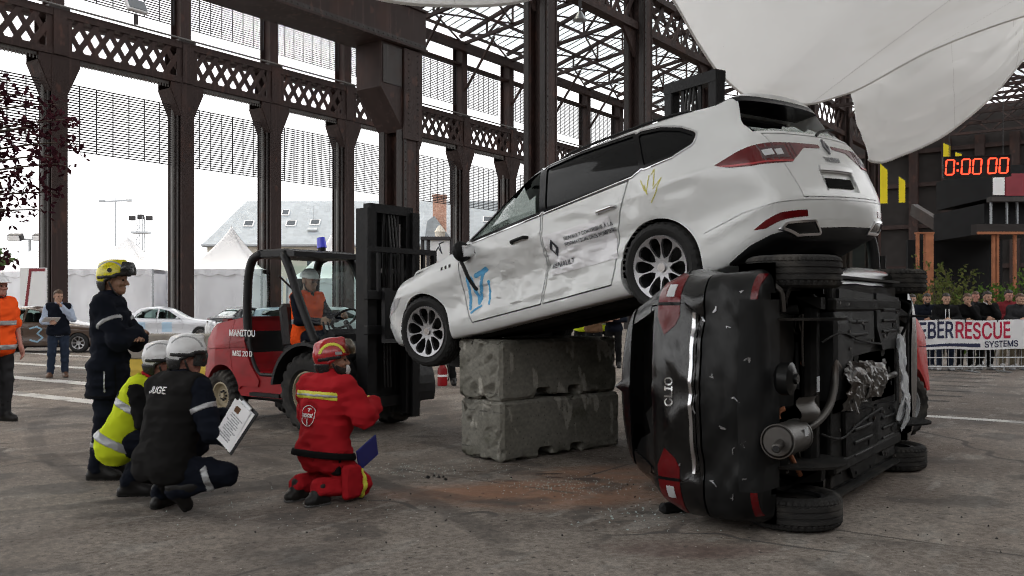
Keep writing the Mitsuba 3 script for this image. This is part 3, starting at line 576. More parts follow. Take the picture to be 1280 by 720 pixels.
# ---- timing display with red digits
mat('display_black', (.012, .012, .013), .35)
scene['led_red'] = {'type': 'diffuse', 'reflectance': rgb(.1, .01, .01)}
tk = thing('timer_display', 'black hanging timing display with glowing red digits reading 0:00 00', 'timer')
fy = 16.0; c0 = P(1221, 208, fy); tf = Frame(c0, rz(math.radians(-14)) * .86)
put(tk, 'housing', tf(bx(1.24, .12, .44, (0, .07, 0), .015)), 'display_black')
put(tk, 'rim', tf(cat([bx(1.26, .03, .02, (0, .0, s * .21)) for s in (-1, 1)] + [bx(.02, .03, .44, (s * .62, 0, 0)) for s in (-1, 1)])), 'display_black')
def seg_digit(on):
    w, h, t = .15, .30, .028; ms = []
    def hseg(x0, x1, z): return extrude([(x0, z), (x0 + t / 2, z - t / 2), (x1 - t / 2, z - t / 2), (x1, z), (x1 - t / 2, z + t / 2), (x0 + t / 2, z + t / 2)], .012)
    def vseg(x, z0, z1): return extrude([(x, z0), (x + t / 2, z0 + t / 2), (x + t / 2, z1 - t / 2), (x, z1), (x - t / 2, z1 - t / 2), (x - t / 2, z0 + t / 2)], .012)
    g = .004
    sg = dict(a=hseg(-w / 2 + g, w / 2 - g, h / 2), d=hseg(-w / 2 + g, w / 2 - g, -h / 2), g=hseg(-w / 2 + g, w / 2 - g, 0), b=vseg(w / 2, g, h / 2 - g), c=vseg(w / 2, -h / 2 + g, -g), f=vseg(-w / 2, g, h / 2 - g), e=vseg(-w / 2, -h / 2 + g, -g))
    m = cat([sg[s] for s in on]); m.vertices[:, 0] += m.vertices[:, 1] * .06; return m
emit = {'emitter': {'type': 'area', 'radiance': rgb(.42, .024, .010)}}
for x in (-.50, -.205, .005, .285, .495):
    put(tk, 'digit', tf(Frame((x, -.002, 0), XZ)(seg_digit('abcdef'))), 'led_red', **emit)
put(tk, 'colon', tf(cat([bx(.035, .012, .035, (-.355, -.002, z)) for z in (-.07, .07)])), 'led_red', **emit)
for s in (-1, 1): put(tk, 'cable', cyl(tf(np.array([s * .5, .07, .2])), tf(np.array([s * .5, .07, 7.0])), .008, 5), 'wire_dark')

# ---- right background: banners, kiosk, posts, shrubs
for u, y, w, z0, z1, nm in ((1100, 96, .72, 12.3, 16.5, 1), (1123.5, 104, .66, 13.3, 16.3, 2), (1179, 88, .6, 15.6, 17.2, 3), (1194, 92, .6, 15.9, 17.0, 4)):
    kl = ('tall yellow banner nearest the white estate car tail', 'narrow yellow banner second from the white estate car', 'yellow banner just above the timing display, left one of two', 'short yellow banner just above the timing display, right one of two')[nm - 1]; k = thing('yellow_banner', kl, 'banner', 'yellow banners among the far columns')
    x = (u - CX) / F * y; put(k, 'cloth', Frame((x, y, z0), rz(math.radians(-20)) @ XZ)(extrude([(0, 0), (w, 0), (w, (z1 - z0) * .82), (0, z1 - z0)], .05)), 'cloth_yellow')
    put(k, 'rod', cyl((x, y, z1), (x + w, y - .3, z1 - (z1 - z0) * .18), .05, 6), 'wire_dark')
k = thing('steel_kiosk', 'dark two-storey kiosk with a red upper panel and rust posts beyond the shrubs', 'building'); y = 36
def kx(u): return (u - CX) / F * y
def kz(v): return EYE - (v - HZ) / F * y
put(k, 'upper_box', span(kx(1244), kx(1330), y, y + 5, kz(246), kz(206)), 'black_panel'); put(k, 'red_panel', span(kx(1256), kx(1330), y - .06, y - .002, kz(245), kz(217)), 'red_panel')
put(k, 'white_panel', span(kx(1241), kx(1255), y - .05, y, kz(244), kz(221)), 'white_metal')
put(k, 'floor_beam', span(kx(1238), kx(1330), y - .1, y + .3, kz(252), kz(246)), 'steel_grey')
put(k, 'storey_wall', span(kx(1240), kx(1330), y + .6, y + 5, kz(290), kz(252)), 'black_panel')
put(k, 'sill_beam', span(kx(1220), kx(1330), y - .05, y + .4, kz(293), kz(280)), 'roof_dark'); put(k, 'rust_beam', span(kx(1220), kx(1330), y - .14, y - .06, kz(293), kz(290)), 'rust_post')
for u in (1242, 1262, 1275): put(k, 'glazing_post', span(kx(u), kx(u + 1.6), y + .2, y + .3, kz(280), kz(252)), 'zinc')
for u in (1241, 1246, 1268): put(k, 'rust_post', span(kx(u), kx(u + 3), y + .0, y + .12, 0, kz(290)), 'rust_post')
put(k, 'back_wall', span(kx(1205), kx(1340), y + 5.1, y + 5.3, 0, kz(288)), 'black_panel')
k = thing('rust_frame', 'thin rust orange portal frame among the shrubs', 'frame'); y = 34
put(k, 'post', span(kx(1146), kx(1146) + .1, y, y + .1, 0, kz(292)), 'rust_post'); put(k, 'post', span(kx(1157), kx(1157) + .3, y, y + .2, 0, kz(292)), 'rust_post'); put(k, 'lintel', span(kx(1146), kx(1168), y - .02, y + .22, kz(292), kz(290)), 'rust_post')
for (u0, v0, u1, v1, y, lab) in ((1142, 262, 1182, 287, 45, 'dark sloping beam between the far columns behind the shrubs'), (1212, 222, 1246, 250, 40, 'dark sloping beam running down to the kiosk')):
    k = thing('sloping_beam', lab, 'beam'); put1(k, bar(P(u0, v0, y), P(u1, v1, y - 3), .3, .55), 'steel_grey')
def shrub(u, vtop, y, w, m, label, n=1500, size=.14, cat_='shrub'):
    k = thing('shrub', label, cat_); x = (u - CX) / F * y; h = (EYE - (vtop - HZ) / F * y) * .86; st = []; pts = []
    for j in range(14):
        a = rng.random() * 2 * PI; r = w * rng.random() * .5; top = np.array([x + math.cos(a) * r * 2, y + math.sin(a) * r, h * (.6 + .4 * rng.random())]); b = np.array([x + math.cos(a) * r * .4, y + math.sin(a) * r * .4, 0])
        p = smoothpath([b, (b + top) / 2 + [0, 0, .15 * h], top], 6); st.append(tube(p, np.linspace(.02, .006, len(p)), 4))
        for q in p[3:]: pts += list(q + rng.normal(size=(5, 3)) * [.22, .2, .16])
    put(k, 'stems', cat(st), 'bark'); put(k, 'foliage', leaves(pts, int(n * .6), size), m, kind='stuff')
shrub(1146, 300, 30, 1.3, 'leaf_bamboo', 'thin yellowish bamboo shrub just right of the lying black car')
shrub(1190, 314, 29, 1.7, 'leaf_bamboo', 'wide olive bamboo shrub below the timing display', 2200)
shrub(1172, 335, 27, 1.2, 'leaf_bamboo', 'low olive shrub behind the left spectators', 1200)
shrub(1232, 344, 26, 1.6, 'leaf_green', 'bright green shrub behind the middle spectators', 2200, .12)
shrub(1268, 335, 26, 1.6, 'leaf_green', 'bright green shrub behind the right-hand spectators', 2400, .12)
shrub(1285, 318, 27.5, 1.5, 'leaf_green', 'tall green shrub at the right edge', 2000, .12)

# ---- brick annex and plane trees that close the yard behind the viewer
mat('annex_brick', lambda p, n, uv: mix((.085, .05, .04), (.13, .085, .07), cell_rand(p.x * 4.2 + dr.floor(p.z * 12) * .5, p.y * 4.2, p.z * 12)), .9)
ax_ = thing('brick_annex', 'dark brick annex with tall windows closing the yard behind the viewer', 'building')
put(ax_, 'wall', cat([span(-46, 44, -34, -33.6, 0, 2.2), span(-46, 44, -34, -33.6, 6.4, 10.5)] + [span(x, x + 3.2, -34, -33.6, 2.2, 6.4) for x in np.arange(-46, 42, 6.0)]), 'annex_brick')
for x in np.arange(-42.8, 41, 6.0):
    w_ = put(ax_, 'window', span(x, x + 2.8, -33.92, -33.88, 2.2, 6.4), 'glass_dark')
put(ax_, 'roof', hull([(-47, -33, 10.5), (45, -33, 10.5), (-47, -45, 10.5), (45, -45, 10.5), (-47, -39, 13.2), (45, -39, 13.2)]), 'slate')
for i, (x, y, h) in enumerate(((-30, -27, 9), (-21, -26, 8), (-12, -27.5, 9.5), (-3, -26, 8.5), (7, -27, 9), (17, -26, 8), (27, -27, 9))):
    k = thing('plane_tree', ('first', 'second', 'third', 'fourth', 'fifth', 'sixth', 'seventh')[i] + ' plane tree from the left in the row before the brick annex', 'tree', 'plane trees behind the viewer'); put(k, 'trunk', cyl((x, y, 0), (x, y, h * .6), .22, 8, .12), 'bark')
    put(k, 'crown', leaves(np.vstack([blob_pts((x + rng.normal() * 1.2, y + rng.normal(), h * .65 + rng.normal() * 1.1), (1.7, 1.5, 1.3), 90) for _ in range(7)]), 1500, .5), 'leaf_green', kind='stuff')

hf = thing('hall_flank', 'dark boarded flank of the neighbouring hall on the right, outside the picture', 'building'); put(hf, 'wall', hb(-50, 75, -22.6, -22, 0, 12.5), 'roof_dark')
for t in np.arange(-48, 75, 6.0): put(hf, 'column', hb(t, t + .6, -22, -21.5, 0, 12.5), 'steel')
put(hf, 'eaves_beam', hb(-50, 75, -22, -21.4, 12.5, 13.2), 'steel')

# ================================================================ cars
def paint(name, c, rough=.05, dirt=(.25, .23, .2), da=.18, **kw):
    scene[name] = {'type': 'roughplastic', 'diffuse_reflectance': proc(varied(c, .05, 1.5, dirt, da, 2.2)), 'alpha': rough, 'int_ior': 1.55, 'nonlinear': False}
    return name
paint('paint_white', (.70, .715, .71)); paint('paint_black', (.003, .0032, .0035), .06, (.03, .028, .026), .2)
paint('paint_brown', (.075, .05, .038)); paint('paint_white2', (.68, .69, .72)); paint('paint_dark', (.02, .022, .026)); paint('paint_blue', (.30, .38, .44)); paint('paint_silver', (.42, .45, .47))
mat('plastic_black', varied((.010, .0105, .011), .3, 5, (.028, .026, .024), .35, 3), .6, spec=.18)
mat('plastic_scuffed', varied((.0065, .0068, .007), .35, 9, (.03, .03, .03), .4, 4), .34, spec=.2)
mat('trim_gloss', (.005, .005, .0055), .15, spec=.15); mat('glass_tint', (.004, .0045, .005), .05, spec=.16)
mat('chrome', (.62, .62, .63), .16, 1.0); mat('alloy', varied((.36, .36, .37), .08, 20), .34, .8); mat('alloy_dark', (.03, .03, .032), .35, .3)
def tyre_fn(p, n, uv): return mix((.018, .0175, .017), (.075, .068, .06), smoothstep(.45, .75, fbm(p.x * 7, p.y * 7, p.z * 7, 4)) * .55)
mat('tyre_rubber', tyre_fn, .82, spec=.3); mat('tyre_clean', varied((.016, .016, .016), .2, 9), .75, spec=.3)
scene['lamp_red'] = {'type': 'roughplastic', 'diffuse_reflectance': proc(varied((.105, .002, .004), .3, 14)), 'alpha': .05, 'nonlinear': False}; mat('lamp_red_bright', (.38, .012, .015), .2, coat=.8); mat('lamp_dark', (.035, .003, .005), .1, coat=1.0); mat('lamp_clear', (.55, .56, .58), .12, .3, coat=1.0)
mat('interior_dark', varied((.018, .018, .019), .3, 5), .8); mat('seat_cloth', varied((.045, .046, .05), .2, 20), .9); mat('airbag', varied((.60, .60, .57), .1, 6), .85)
mat('decal_grey', (.035, .04, .05), .5); mat('decal_white', (.74, .74, .76), .45); mat('spray_blue', (.10, .36, .62), .7); mat('spray_yellow', (.55, .50, .08), .7); mat('plate_black', (.006, .006, .006), .9, spec=.1); mat('badge_metal', (.16, .16, .17), .3, .7)
scene['clear_glass'] = {'type': 'thindielectric', 'int_ior': 1.5, 'specular_transmittance': rgb(.80, .88, .86)}
def craze(p, n, uv):
    a, b, r = voronoi((p.x - p.y) * 26, p.z * 26); a2, b2, r2 = voronoi((p.x - p.y) * 60, p.z * 60)
    return dr.clip((1 - smoothstep(.0, .14, b - a)) * .8 + (1 - smoothstep(.0, .2, b2 - a2)) * .35 + .55 * smoothstep(.45, .62, fbm((p.x - p.y) * 3 + 2, p.z * 4, 1.)), 0, .92)
scene['crazed_glass'] = {'type': 'blendbsdf', 'weight': proc(craze), 'a': {'type': 'thindielectric', 'specular_transmittance': rgb(.75, .82, .8)}, 'b': {'type': 'principledthin', 'base_color': rgb(.55, .62, .59), 'roughness': .5, 'diff_trans': 1.0}}
mat('foil', varied((.13, .127, .123), .3, 12, (.05, .035, .026), .85, 6), .36, .9, bump=(lambda p, n, uv: fbm(p.x * 16, p.y * 16, p.z * 16, 3), .02)); mat('steel_pipe', varied((.095, .09, .085), .2, 9, (.05, .03, .02), .8, 5), .46, .85)
mat('under_dark', varied((.007, .0068, .0065), .4, 6, (.026, .022, .019), .6, 3), .8, spec=.15, bump=(lambda p, n, uv: fbm(p.x * 14, p.y * 14, p.z * 14, 3), .012)); mat('underseal', varied((.010, .0098, .0095), .35, 5, (.034, .030, .026), .5, 2.5), .75, spec=.18, bump=(lambda p, n, uv: fbm(p.x * 9, p.y * 9, p.z * 9, 3), .02))
mat('torn_white', varied((.5, .52, .54), .2, 9), .6)

def loft_points(st, nu, nv):
    "st: stations x lines x 3 -> fine grid (pchip both ways)"
    st = np.asarray(st, float); S, K = st.shape[:2]
    a = PchipInterpolator(np.arange(S), st, axis=0)(np.linspace(0, S - 1, (S - 1) * nu + 1))
    return PchipInterpolator(np.arange(K), a, axis=1)(np.linspace(0, K - 1, (K - 1) * nv + 1))
def closed_loft(st, nu=7, nv=5, deform=None):
    p = loft_points(st, nu, nv); U, V = p.shape[:2]
    if deform is not None: L = deform(p.reshape(-1, 3).copy(), 1).reshape(U, V, 3); Rr = deform(p.reshape(-1, 3).copy(), -1).reshape(U, V, 3)
    else: L = Rr = p
    L = L.copy(); Rr = Rr.copy()
    bd = np.zeros((U, V), bool); bd[0] = bd[-1] = True; bd[:, 0] = bd[:, -1] = True
    for q in (L, Rr): q[bd] = p[bd]; q[bd, 1] = 0
    Rr = Rr * [1, -1, 1]
    i, j = np.meshgrid(np.arange(U - 1), np.arange(V - 1), indexing='ij')
    q = np.stack([i * V + j, (i + 1) * V + j, (i + 1) * V + j + 1, i * V + j + 1], -1).reshape(-1, 4); f = np.vstack([q[:, [0, 1, 2]], q[:, [0, 2, 3]]])
    v = np.vstack([L.reshape(-1, 3), Rr.reshape(-1, 3)]); ff = np.vstack([f, f[:, ::-1] + U * V])
    _, inv = np.unique(np.round(v, 5), axis=0, return_inverse=True); inv = inv.ravel()
    nv_ = np.zeros((inv.max() + 1, 3)); nv_[inv] = v; ff = inv[ff]
    ff = ff[(ff[:, 0] != ff[:, 1]) & (ff[:, 1] != ff[:, 2]) & (ff[:, 0] != ff[:, 2])]
    m = trimesh.Trimesh(nv_, ff, process=False)
    if m.volume < 0: m.invert()
    return m
def offset(m, d): return trimesh.Trimesh(m.vertices + m.vertex_normals * d, m.faces, process=False)
def side_rows(rows):
    "(x, zb, W, zshoulder, zbelt, ybelt, yc, zc, zt): one station each"
    o = []
    for x, zb, Wd, zs, zbt, yb, yc, zc, ztp in rows:
        o.append([(x, 0, zb), (x, Wd * .7, zb), (x, Wd - .07, zb + .005), (x, Wd - .012, zb + .12), (x, Wd - .028, (zb + zs) / 2 + .05), (x, Wd, zs), (x, yb, zbt), (x, yb * .5 + yc * .5 + .025, zbt * .5 + zc * .5), (x, yc, zc), (x, yc * .55, zc + .72 * (ztp - zc)), (x, 0, ztp)])
    return o
def end_rows(cx, cz, y_corner, back, quarter=.55):
    "centre-line profile of one end (x and z per line) -> centre, quarter and corner stations; back: how far the corner lies behind"
    cx, cz, yc = map(np.asarray, (cx, cz, y_corner)); c = np.stack([cx, cx * 0, cz], 1)
    q = np.stack([cx + np.asarray(back) * .14, yc * quarter, cz], 1); m = np.stack([cx + np.asarray(back) * .42, yc * .86, cz], 1); k = np.stack([cx + np.asarray(back), yc, cz], 1)
    return [c, q, m, k]
def wheel(R, w, rr, rim='petal', n=96):
    "meshes about the y axis, outer face towards +y"
    h = w / 2; s = []
    gro = [-.30, -.10, .10, .30]
    pr = [(rr, -h * .82), (rr + .02, -h * .98), ((R + rr) / 2, -h * 1.04), (R - .035, -h), (R - .012, -h * .88)]
    for g_ in gro: pr += [(R, (g_ - .035) * w), (R - .009, (g_ - .028) * w), (R - .009, (g_ + .028) * w), (R, (g_ + .035) * w)]
    pr += [(R - .012, h * .88), (R - .035, h), ((R + rr) / 2, h * 1.04), (rr + .02, h * .98), (rr, h * .82)]
    t = lathe(pr, n); v = t.vertices; r = np.hypot(v[:, 0], v[:, 1]); ang = np.arctan2(v[:, 1], v[:, 0]); k = np.round(ang / (2 * PI / n)).astype(int)
    m = (r > R - .04) & (np.abs(v[:, 2]) > .3 * w) & ((k % 3) == 0); v[m, :2] *= (1 - .010 / R); t.vertices = v
    rot = lambda mm: Frame((0, 0, 0), rx(-PI / 2))(mm)
    out = {'tyre': rot(t), 'barrel': rot(lathe([(rr + .004, -h * .8), (rr + .004, h * .80), (rr - .012, h * .84), (rr - .016, h * .7), (rr - .03, -h * .8)], 64))}
    disc = Point(0, 0).buffer(rr - .004, 48); holes = []
    if rim == 'petal':
        for j in range(10):
            w_ = .044 if j % 2 else .051; tw = 0
            leaf = Polygon([(.072, 0), (.10, w_ * .52), (rr * .66, w_ * .98), (rr * .84, w_ * .92), (rr - .022, w_ * .35), (rr - .022, -w_ * .35), (rr * .84, -w_ * .92), (rr * .66, -w_ * .98), (.10, -w_ * .52)]).buffer(.008).buffer(-.006)
            holes.append(affinity.rotate(leaf, 36 * j, origin=(0, 0)))
    else:
        for j in range(7):
            a = 2 * PI * j / 7; holes.append(affinity.rotate(Polygon([(.07, .02), (rr * .85, rr * .28), (rr * .9, 0), (rr * .85, -rr * .28), (.07, -.02)]).buffer(.004), math.degrees(a), origin=(0, 0)))
    face = disc.difference(shapely.union_all(holes)); fm = extrude(face, .028)
    fm = fm.subdivide_to_size(.06); fm.merge_vertices(); v = fm.vertices; r = np.hypot(v[:, 0], v[:, 1]); v[:, 2] += h * .42 + .035 * (r / rr) ** 2; fm.vertices = v
    out['rim'] = rot(fm); out['hub'] = rot(Frame((0, 0, h * .42 + .02))(cyl((0, 0, 0), (0, 0, .022), .034, 20)))
    out['brake'] = rot(cat([lathe([(.05, -.02), (rr * .74, -.02), (rr * .74, .0), (.05, .0)], 40).apply_translation((0, 0, -.01)), extrude(Point(0, 0).buffer(rr - .03).difference(Point(0, 0).buffer(.02)), .004, -.06)]))
    return out
def add_wheel(parent, fr, pos, R, w, rr, side, steer=0, rim='petal', tyre='tyre_clean', n=96, ph=0.0):
    ms = wheel(R, w, rr, rim, n); f = Frame(pos, rz(steer) @ np.diag([1.0, side, 1.0]) @ ry(ph))
    k = put(parent, 'wheel', fr(f(ms['tyre'])), tyre, smooth=32)
    put(k, 'rim', fr(f(ms['rim'])), 'alloy', smooth=30); put(k, 'rim_barrel', fr(f(ms['barrel'])), 'alloy_dark', smooth=30); put(k, 'brake_disc', fr(f(ms['brake'])), 'under_dark'); put(k, 'hub_cap', fr(f(ms['hub'])), 'chrome', smooth=30)
    return k
class Side:
    "the left flank of a loft as y(x, z), for decals"
    def __init__(s, m):
        n = m.vertex_normals; ok = (m.vertices[:, 1] > .3) & (n[:, 1] > .2); s.f = LinearNDInterpolator(m.vertices[ok][:, [0, 2]], m.vertices[ok][:, 1])
    def decal(s, mesh, x0, z0, rot=0, lift=.002, flip=True):
        "mesh drawn in xy (reading along +x); on the left flank it reads towards -x of the car"
        v = mesh.subdivide_to_size(.022, max_iter=12).copy() if mesh.extents[:2].max() > .03 else mesh; c, si = math.cos(rot), math.sin(rot); p = v.vertices
        X, Z = p[:, 0] * c - p[:, 1] * si, p[:, 0] * si + p[:, 1] * c
        x, z = x0 - X, z0 + Z; y = s.f(x, z); y = np.where(np.isnan(y), np.nanmean(y), y)
        return trimesh.Trimesh(np.stack([x, y + lift + p[:, 2], z], 1), v.faces, process=False)
def stroke(pts, w, h=.001): return extrude(LineString(pts).buffer(w / 2, 4), h)
def diamond_logo(s):
    o = Polygon([(0, s), (.62 * s, 0), (0, -s), (-.62 * s, 0)]); i = Polygon([(0, .52 * s), (.27 * s, 0), (0, -.52 * s), (-.27 * s, 0)])
    return o.difference(i).difference(sbox(-.03 * s, -s, .03 * s, -.5 * s))

# ---------------------------------------------------------------- the white estate, nose down, tail up on the black car
est = thing('estate_car', 'white dented estate car tilted nose down, its tail resting on the overturned black car', 'car')
EF = Frame((1.8007, 7.4963, 1.4163), rz(math.radians(134.87)) @ ry(math.radians(10.87)) @ rx(math.radians(-3.43)))
rear = end_rows([-.80, -.98, -1.05, -1.10, -1.115, -1.075, -1.01, -.90, -.79, -.78, -.76], [.30, .30, .345, .46, .61, .84, 1.065, 1.24, 1.445, 1.495, 1.505],
                [0, .50, .79, .845, .86, .875, .83, .72, .62, .38, 0], [.03, .05, .14, .16, .17, .19, .19, .15, .10, .06, .04])
front = end_rows([3.30, 3.60, 3.68, 3.735, 3.745, 3.70, 3.60, 3.50, 3.42, 3.30, 3.20], [.24, .23, .27, .40, .54, .70, .82, .86, .88, .905, .92],
                 [0, .50, .77, .81, .82, .80, .70, .56, .42, .22, 0], [-.05, -.14, -.30, -.32, -.33, -.33, -.24, -.16, -.1, -.05, -.02])
mid = side_rows([(-.52, .23, .905, .88, 1.07, .845, .635, 1.43, 1.525), (-.25, .20, .925, .87, 1.085, .865, .65, 1.46, 1.545), (.2, .20, .93, .84, 1.08, .875, .66, 1.485, 1.56), (.75, .20, .932, .82, 1.065, .878, .65, 1.495, 1.56),
                 (1.15, .20, .932, .80, 1.055, .878, .645, 1.485, 1.55), (1.62, .20, .93, .79, 1.04, .875, .70, 1.305, 1.365), (2.08, .20, .928, .78, 1.015, .868, .76, 1.08, 1.11), (2.30, .21, .925, .77, .99, .85, .68, 1.025, 1.05), (2.8, .21, .92, .74, .935, .81, .55, .98, 1.0), (3.2, .22, .885, .72, .885, .745, .48, .935, .955)])
def est_dent(p, side):
    x, y, z = p.T
    if side > 0:
        d = np.zeros(len(p)); on = np.clip((y - .5) / .25, 0, 1)
        for cx, cz, sx, sz, a in ((1.85, .78, .22, .12, .05), (1.55, .62, .16, .13, .045), (1.62, .50, .10, .08, .03), (1.22, .70, .10, .16, .05), (.80, .90, .24, .05, .038), (.55, .66, .16, .10, .03), (.85, .46, .22, .06, .03), (.16, .88, .08, .10, .032), (2.0, .50, .10, .12, .03), (.30, .78, .08, .05, .02), (-.30, .86, .16, .05, .014)):
            d += a * np.exp(-((x - cx) / sx) ** 2 - ((z - cz) / sz) ** 2)
        w = np.exp(-((x - 1.2) / .95) ** 2 - ((z - .62) / .24) ** 2); q = np.stack([x * 4.2, x * 0, z * 6], 1)
        n = meshkit.fbm(q, 4, 5); d += w * .13 * np.clip(n - .48, 0, 1) * 2 + w * .070 * np.abs(meshkit.fbm(q * 1.9, 2, 9) - .5) + w * .035 * np.abs(meshkit.fbm(q * 4.1, 2, 19) - .5)
        p[:, 1] -= d * on
    on = np.clip((y - .45) / .3, 0, 1); zc = np.interp(x, [-1.1, -.65, .3, 2.6, 3.4], [1.0, .955, .915, .875, .80]); zl = np.interp(x, [.3, 2.3], [.43, .37]); zr_ = np.interp(x, [-1.1, -.9, -.38], [.585, .565, .455])
    p[:, 1] += on * (.014 * np.exp(-np.abs(z - zc) / .045) * np.clip((x + .62) / .2, 0, 1) + .013 * np.exp(-np.abs(z - zl) / .04) * np.clip((x - .4) / .15, 0, 1) * np.clip((2.3 - x) / .15, 0, 1) + .020 * np.exp(-np.abs(z - zr_) / .05) * np.clip((-.36 - x) / .1, 0, 1))
    f = np.clip((x - 2.9) / .8, 0, 1); n = meshkit.fbm(p * [3, 3, 3], 3, 2) - .5
    p[:, 2] += f * (.05 + .10 * n); p[:, 0] -= f * .12 * (meshkit.fbm(p * [1, 4, 5], 3, 4)); return p
EL = closed_loft(rear + mid + front[::-1], 11, 11, est_dent)
eo = man(EL); e_in = man(offset(EL, -.014)); e_out = man(offset(EL, .004)); e_glass = man(offset(EL, -.010)); e_glass2 = man(offset(EL, -.014))
CV = ((-.78, .70, .50), (-.70, .70, 1.0), (-.80, .66, 1.12), (-.62, .57, 1.42), (-.2, .57, 1.45), (.9, .57, 1.485), (1.2, .55, 1.455), (1.97, .72, .98), (2.05, .72, .45), (1.8, .74, .36), (-.3, .74, .36), (1.0, .76, .96))
cav = man(hull([(x, s * y, z) for s in (-1, 1) for x, y, z in CV])); cav_s = man(hull([(x + .02 * (1 if x < 0 else -1), s * (y - .02), z + (.02 if z < .6 else -.015)) for s in (-1, 1) for x, y, z in CV]))
wf_ = Polygon([(2.03, 1.045), (1.68, 1.25), (1.44, 1.395), (1.28, 1.445), (1.17, 1.458), (1.105, 1.072)]).buffer(-.012).buffer(.012)
wr_ = Polygon([(1.045, 1.075), (1.10, 1.46), (.7, 1.466), (.14, 1.43), (.045, 1.14), (.12, 1.108)]).buffer(-.012).buffer(.012)
wq_ = Polygon([(.005, 1.135), (.095, 1.425), (-.12, 1.39), (-.30, 1.325), (-.43, 1.245), (-.41, 1.195), (-.25, 1.15)]).buffer(-.02).buffer(.02)
wins = shapely.union_all([wf_, wr_, wq_]); winP = man(prism_xz(wins, -1.3, 1.3))
rwin = man(prism_yz(Polygon([(-.74, 1.125), (.74, 1.125), (.72, 1.20), (.60, 1.425), (-.60, 1.425), (-.72, 1.20)]), -1.3, -.5)) ^ man(span(-1.3, -.50, -.8, .8, .9, 1.5))
fwin = man(hull([(2.25, s * .62, 1.07) for s in (-1, 1)] + [(1.27, s * .52, 1.46) for s in (-1, 1)] + [(2.5, s * .62, 1.3) for s in (-1, 1)] + [(1.6, s * .5, 1.7) for s in (-1, 1)]))
arch = [man(cyl((x, s * .50, .345), (x, s * 1.3, .345), .368, 56)) for x in (0, 2.81) for s in (-1, 1)]
body = eo - cav - winP - rwin - fwin
for a in arch: body -= a
def cutgroove(poly, w, prismf, *rng_):
    ring = poly.buffer(w / 2).difference(poly.buffer(-w / 2)); return man(prismf(ring, *rng_)) ^ (eo - e_in)
def take(region, base=None):
    global body
    r = body ^ region; body = body - region; return r
door_f = Polygon([(2.09, 1.02), (2.17, .86), (2.19, .66), (2.17, .45), (2.12, .305), (1.25, .305), (1.20, .40), (1.13, .65), (1.087, 1.045)])
door_r = Polygon([(1.077, 1.045), (1.12, .65), (1.19, .40), (1.24, .305), (.47, .305), (.43, .38), (.385, .52), (.30, .74), (.21, .92), (.145, 1.07)])
for nm, pl in (('front_door', door_f), ('rear_door', door_r)):
    for s in (1, -1):
        reg = man(prism_xz(pl.buffer(-.012), .62 * s, 1.3 * s)); d = body ^ reg
        body = body - man(prism_xz(pl, .62 * s, 1.3 * s))
        k = put(est, nm, EF(tm(d)), 'paint_white', smooth=26, label=('dented white front door with a blue paint mark' if nm[0] == 'f' else 'dented white rear door with printed sticker') if s > 0 else None)
        if s > 0: EDOOR = EDOOR_F if False else k
        xh = (1.25 if nm[0] == 'f' else .27); sd = Side(EL) if s > 0 and nm[0] == 'f' else sd
        yh = float(sd.f(xh + .1, .895)) * s
        put(k, 'door_handle', EF(tube(smoothpath([(xh + .01, yh - .012 * s, .89), (xh + .03, yh + .028 * s, .897), (xh + .17, yh + .028 * s, .894), (xh + .20, yh - .012 * s, .885)], 6), .015, 8)), 'plastic_black' if nm[0] == 'f' and s > 0 else 'chrome', smooth=True)
        if s > 0:
            if nm[0] == 'f': KF = k
            else: KR = k
# tail lamps
for s in (1, -1):
    reg = man(prism_xz(Polygon([(-.61, .95), (-.72, .90), (-.88, .865), (-1.3, .85), (-1.3, 1.035), (-.95, 1.02), (-.78, .995)]), 0, 1.3 * s)) ^ man(prism_yz(Polygon([(.10 * s, .995), (.34 * s, .985), (.47 * s, .92), (.57 * s, .868), (1.2 * s, .83), (1.2 * s, 1.1), (.10 * s, 1.031)]), -1.4, -.3))
    body -= reg
    k = put(est, 'tail_lamp', EF(tm((e_out - man(offset(EL, -.05))) ^ reg)), 'lamp_red', smooth=30)
    inn = man(prism_yz(Polygon([(.58 * s, .90), (.58 * s, 1.0), (.80 * s, .98), (.82 * s, .90)]), -1.3, -.70)); e_o2 = man(offset(EL, .0065))
    put(k, 'dark_insert', EF(tm((e_o2 - eo) ^ inn ^ reg)), 'lamp_dark', smooth=30)
    for a, b in ((.63, .70), (.72, .80)):
        put(k, 'clear_segment', EF(tm((man(offset(EL, .009)) - eo) ^ man(prism_yz(Polygon([(a * s, .925), (a * s, .972), (b * s, .965), (b * s, .92)]), -1.3, -.6)))), 'lamp_clear', smooth=30)
    for a in (.49, .54, .69, .745, .80): put(k, 'lens_rib', EF(tm((man(offset(EL, .0075)) - eo) ^ reg ^ man(prism_yz(Polygon([(a * s, .8), (a * s, 1.06), ((a + .008) * s, 1.06), ((a + .008) * s, .8)]), -1.3, -.6)))), 'lamp_dark', smooth=30)
    put(k, 'light_bar', EF(tm((man(offset(EL, .008)) - eo) ^ reg ^ man(prism_xz(Polygon([(-.6, .945), (-.74, .90), (-.9, .873), (-1.2, .863), (-1.2, .873), (-.9, .885), (-.75, .912)]), 0, 1.3 * s)))), 'lamp_red_bright', smooth=30)
    rf_ = man(prism_xz(Polygon([(-.80, .43), (-.88, .42), (-1.0, .455), (-1.2, .48), (-1.2, .515), (-1.0, .505), (-.9, .475)]), 0, 1.3 * s)) ^ man(span(-1.3, -.5, *sorted((.58 * s, 1.2 * s)), .38, .6))
    body -= rf_; put(est, 'reflector', EF(tm((e_out - man(offset(EL, -.04))) ^ rf_)), 'lamp_red', smooth=30)
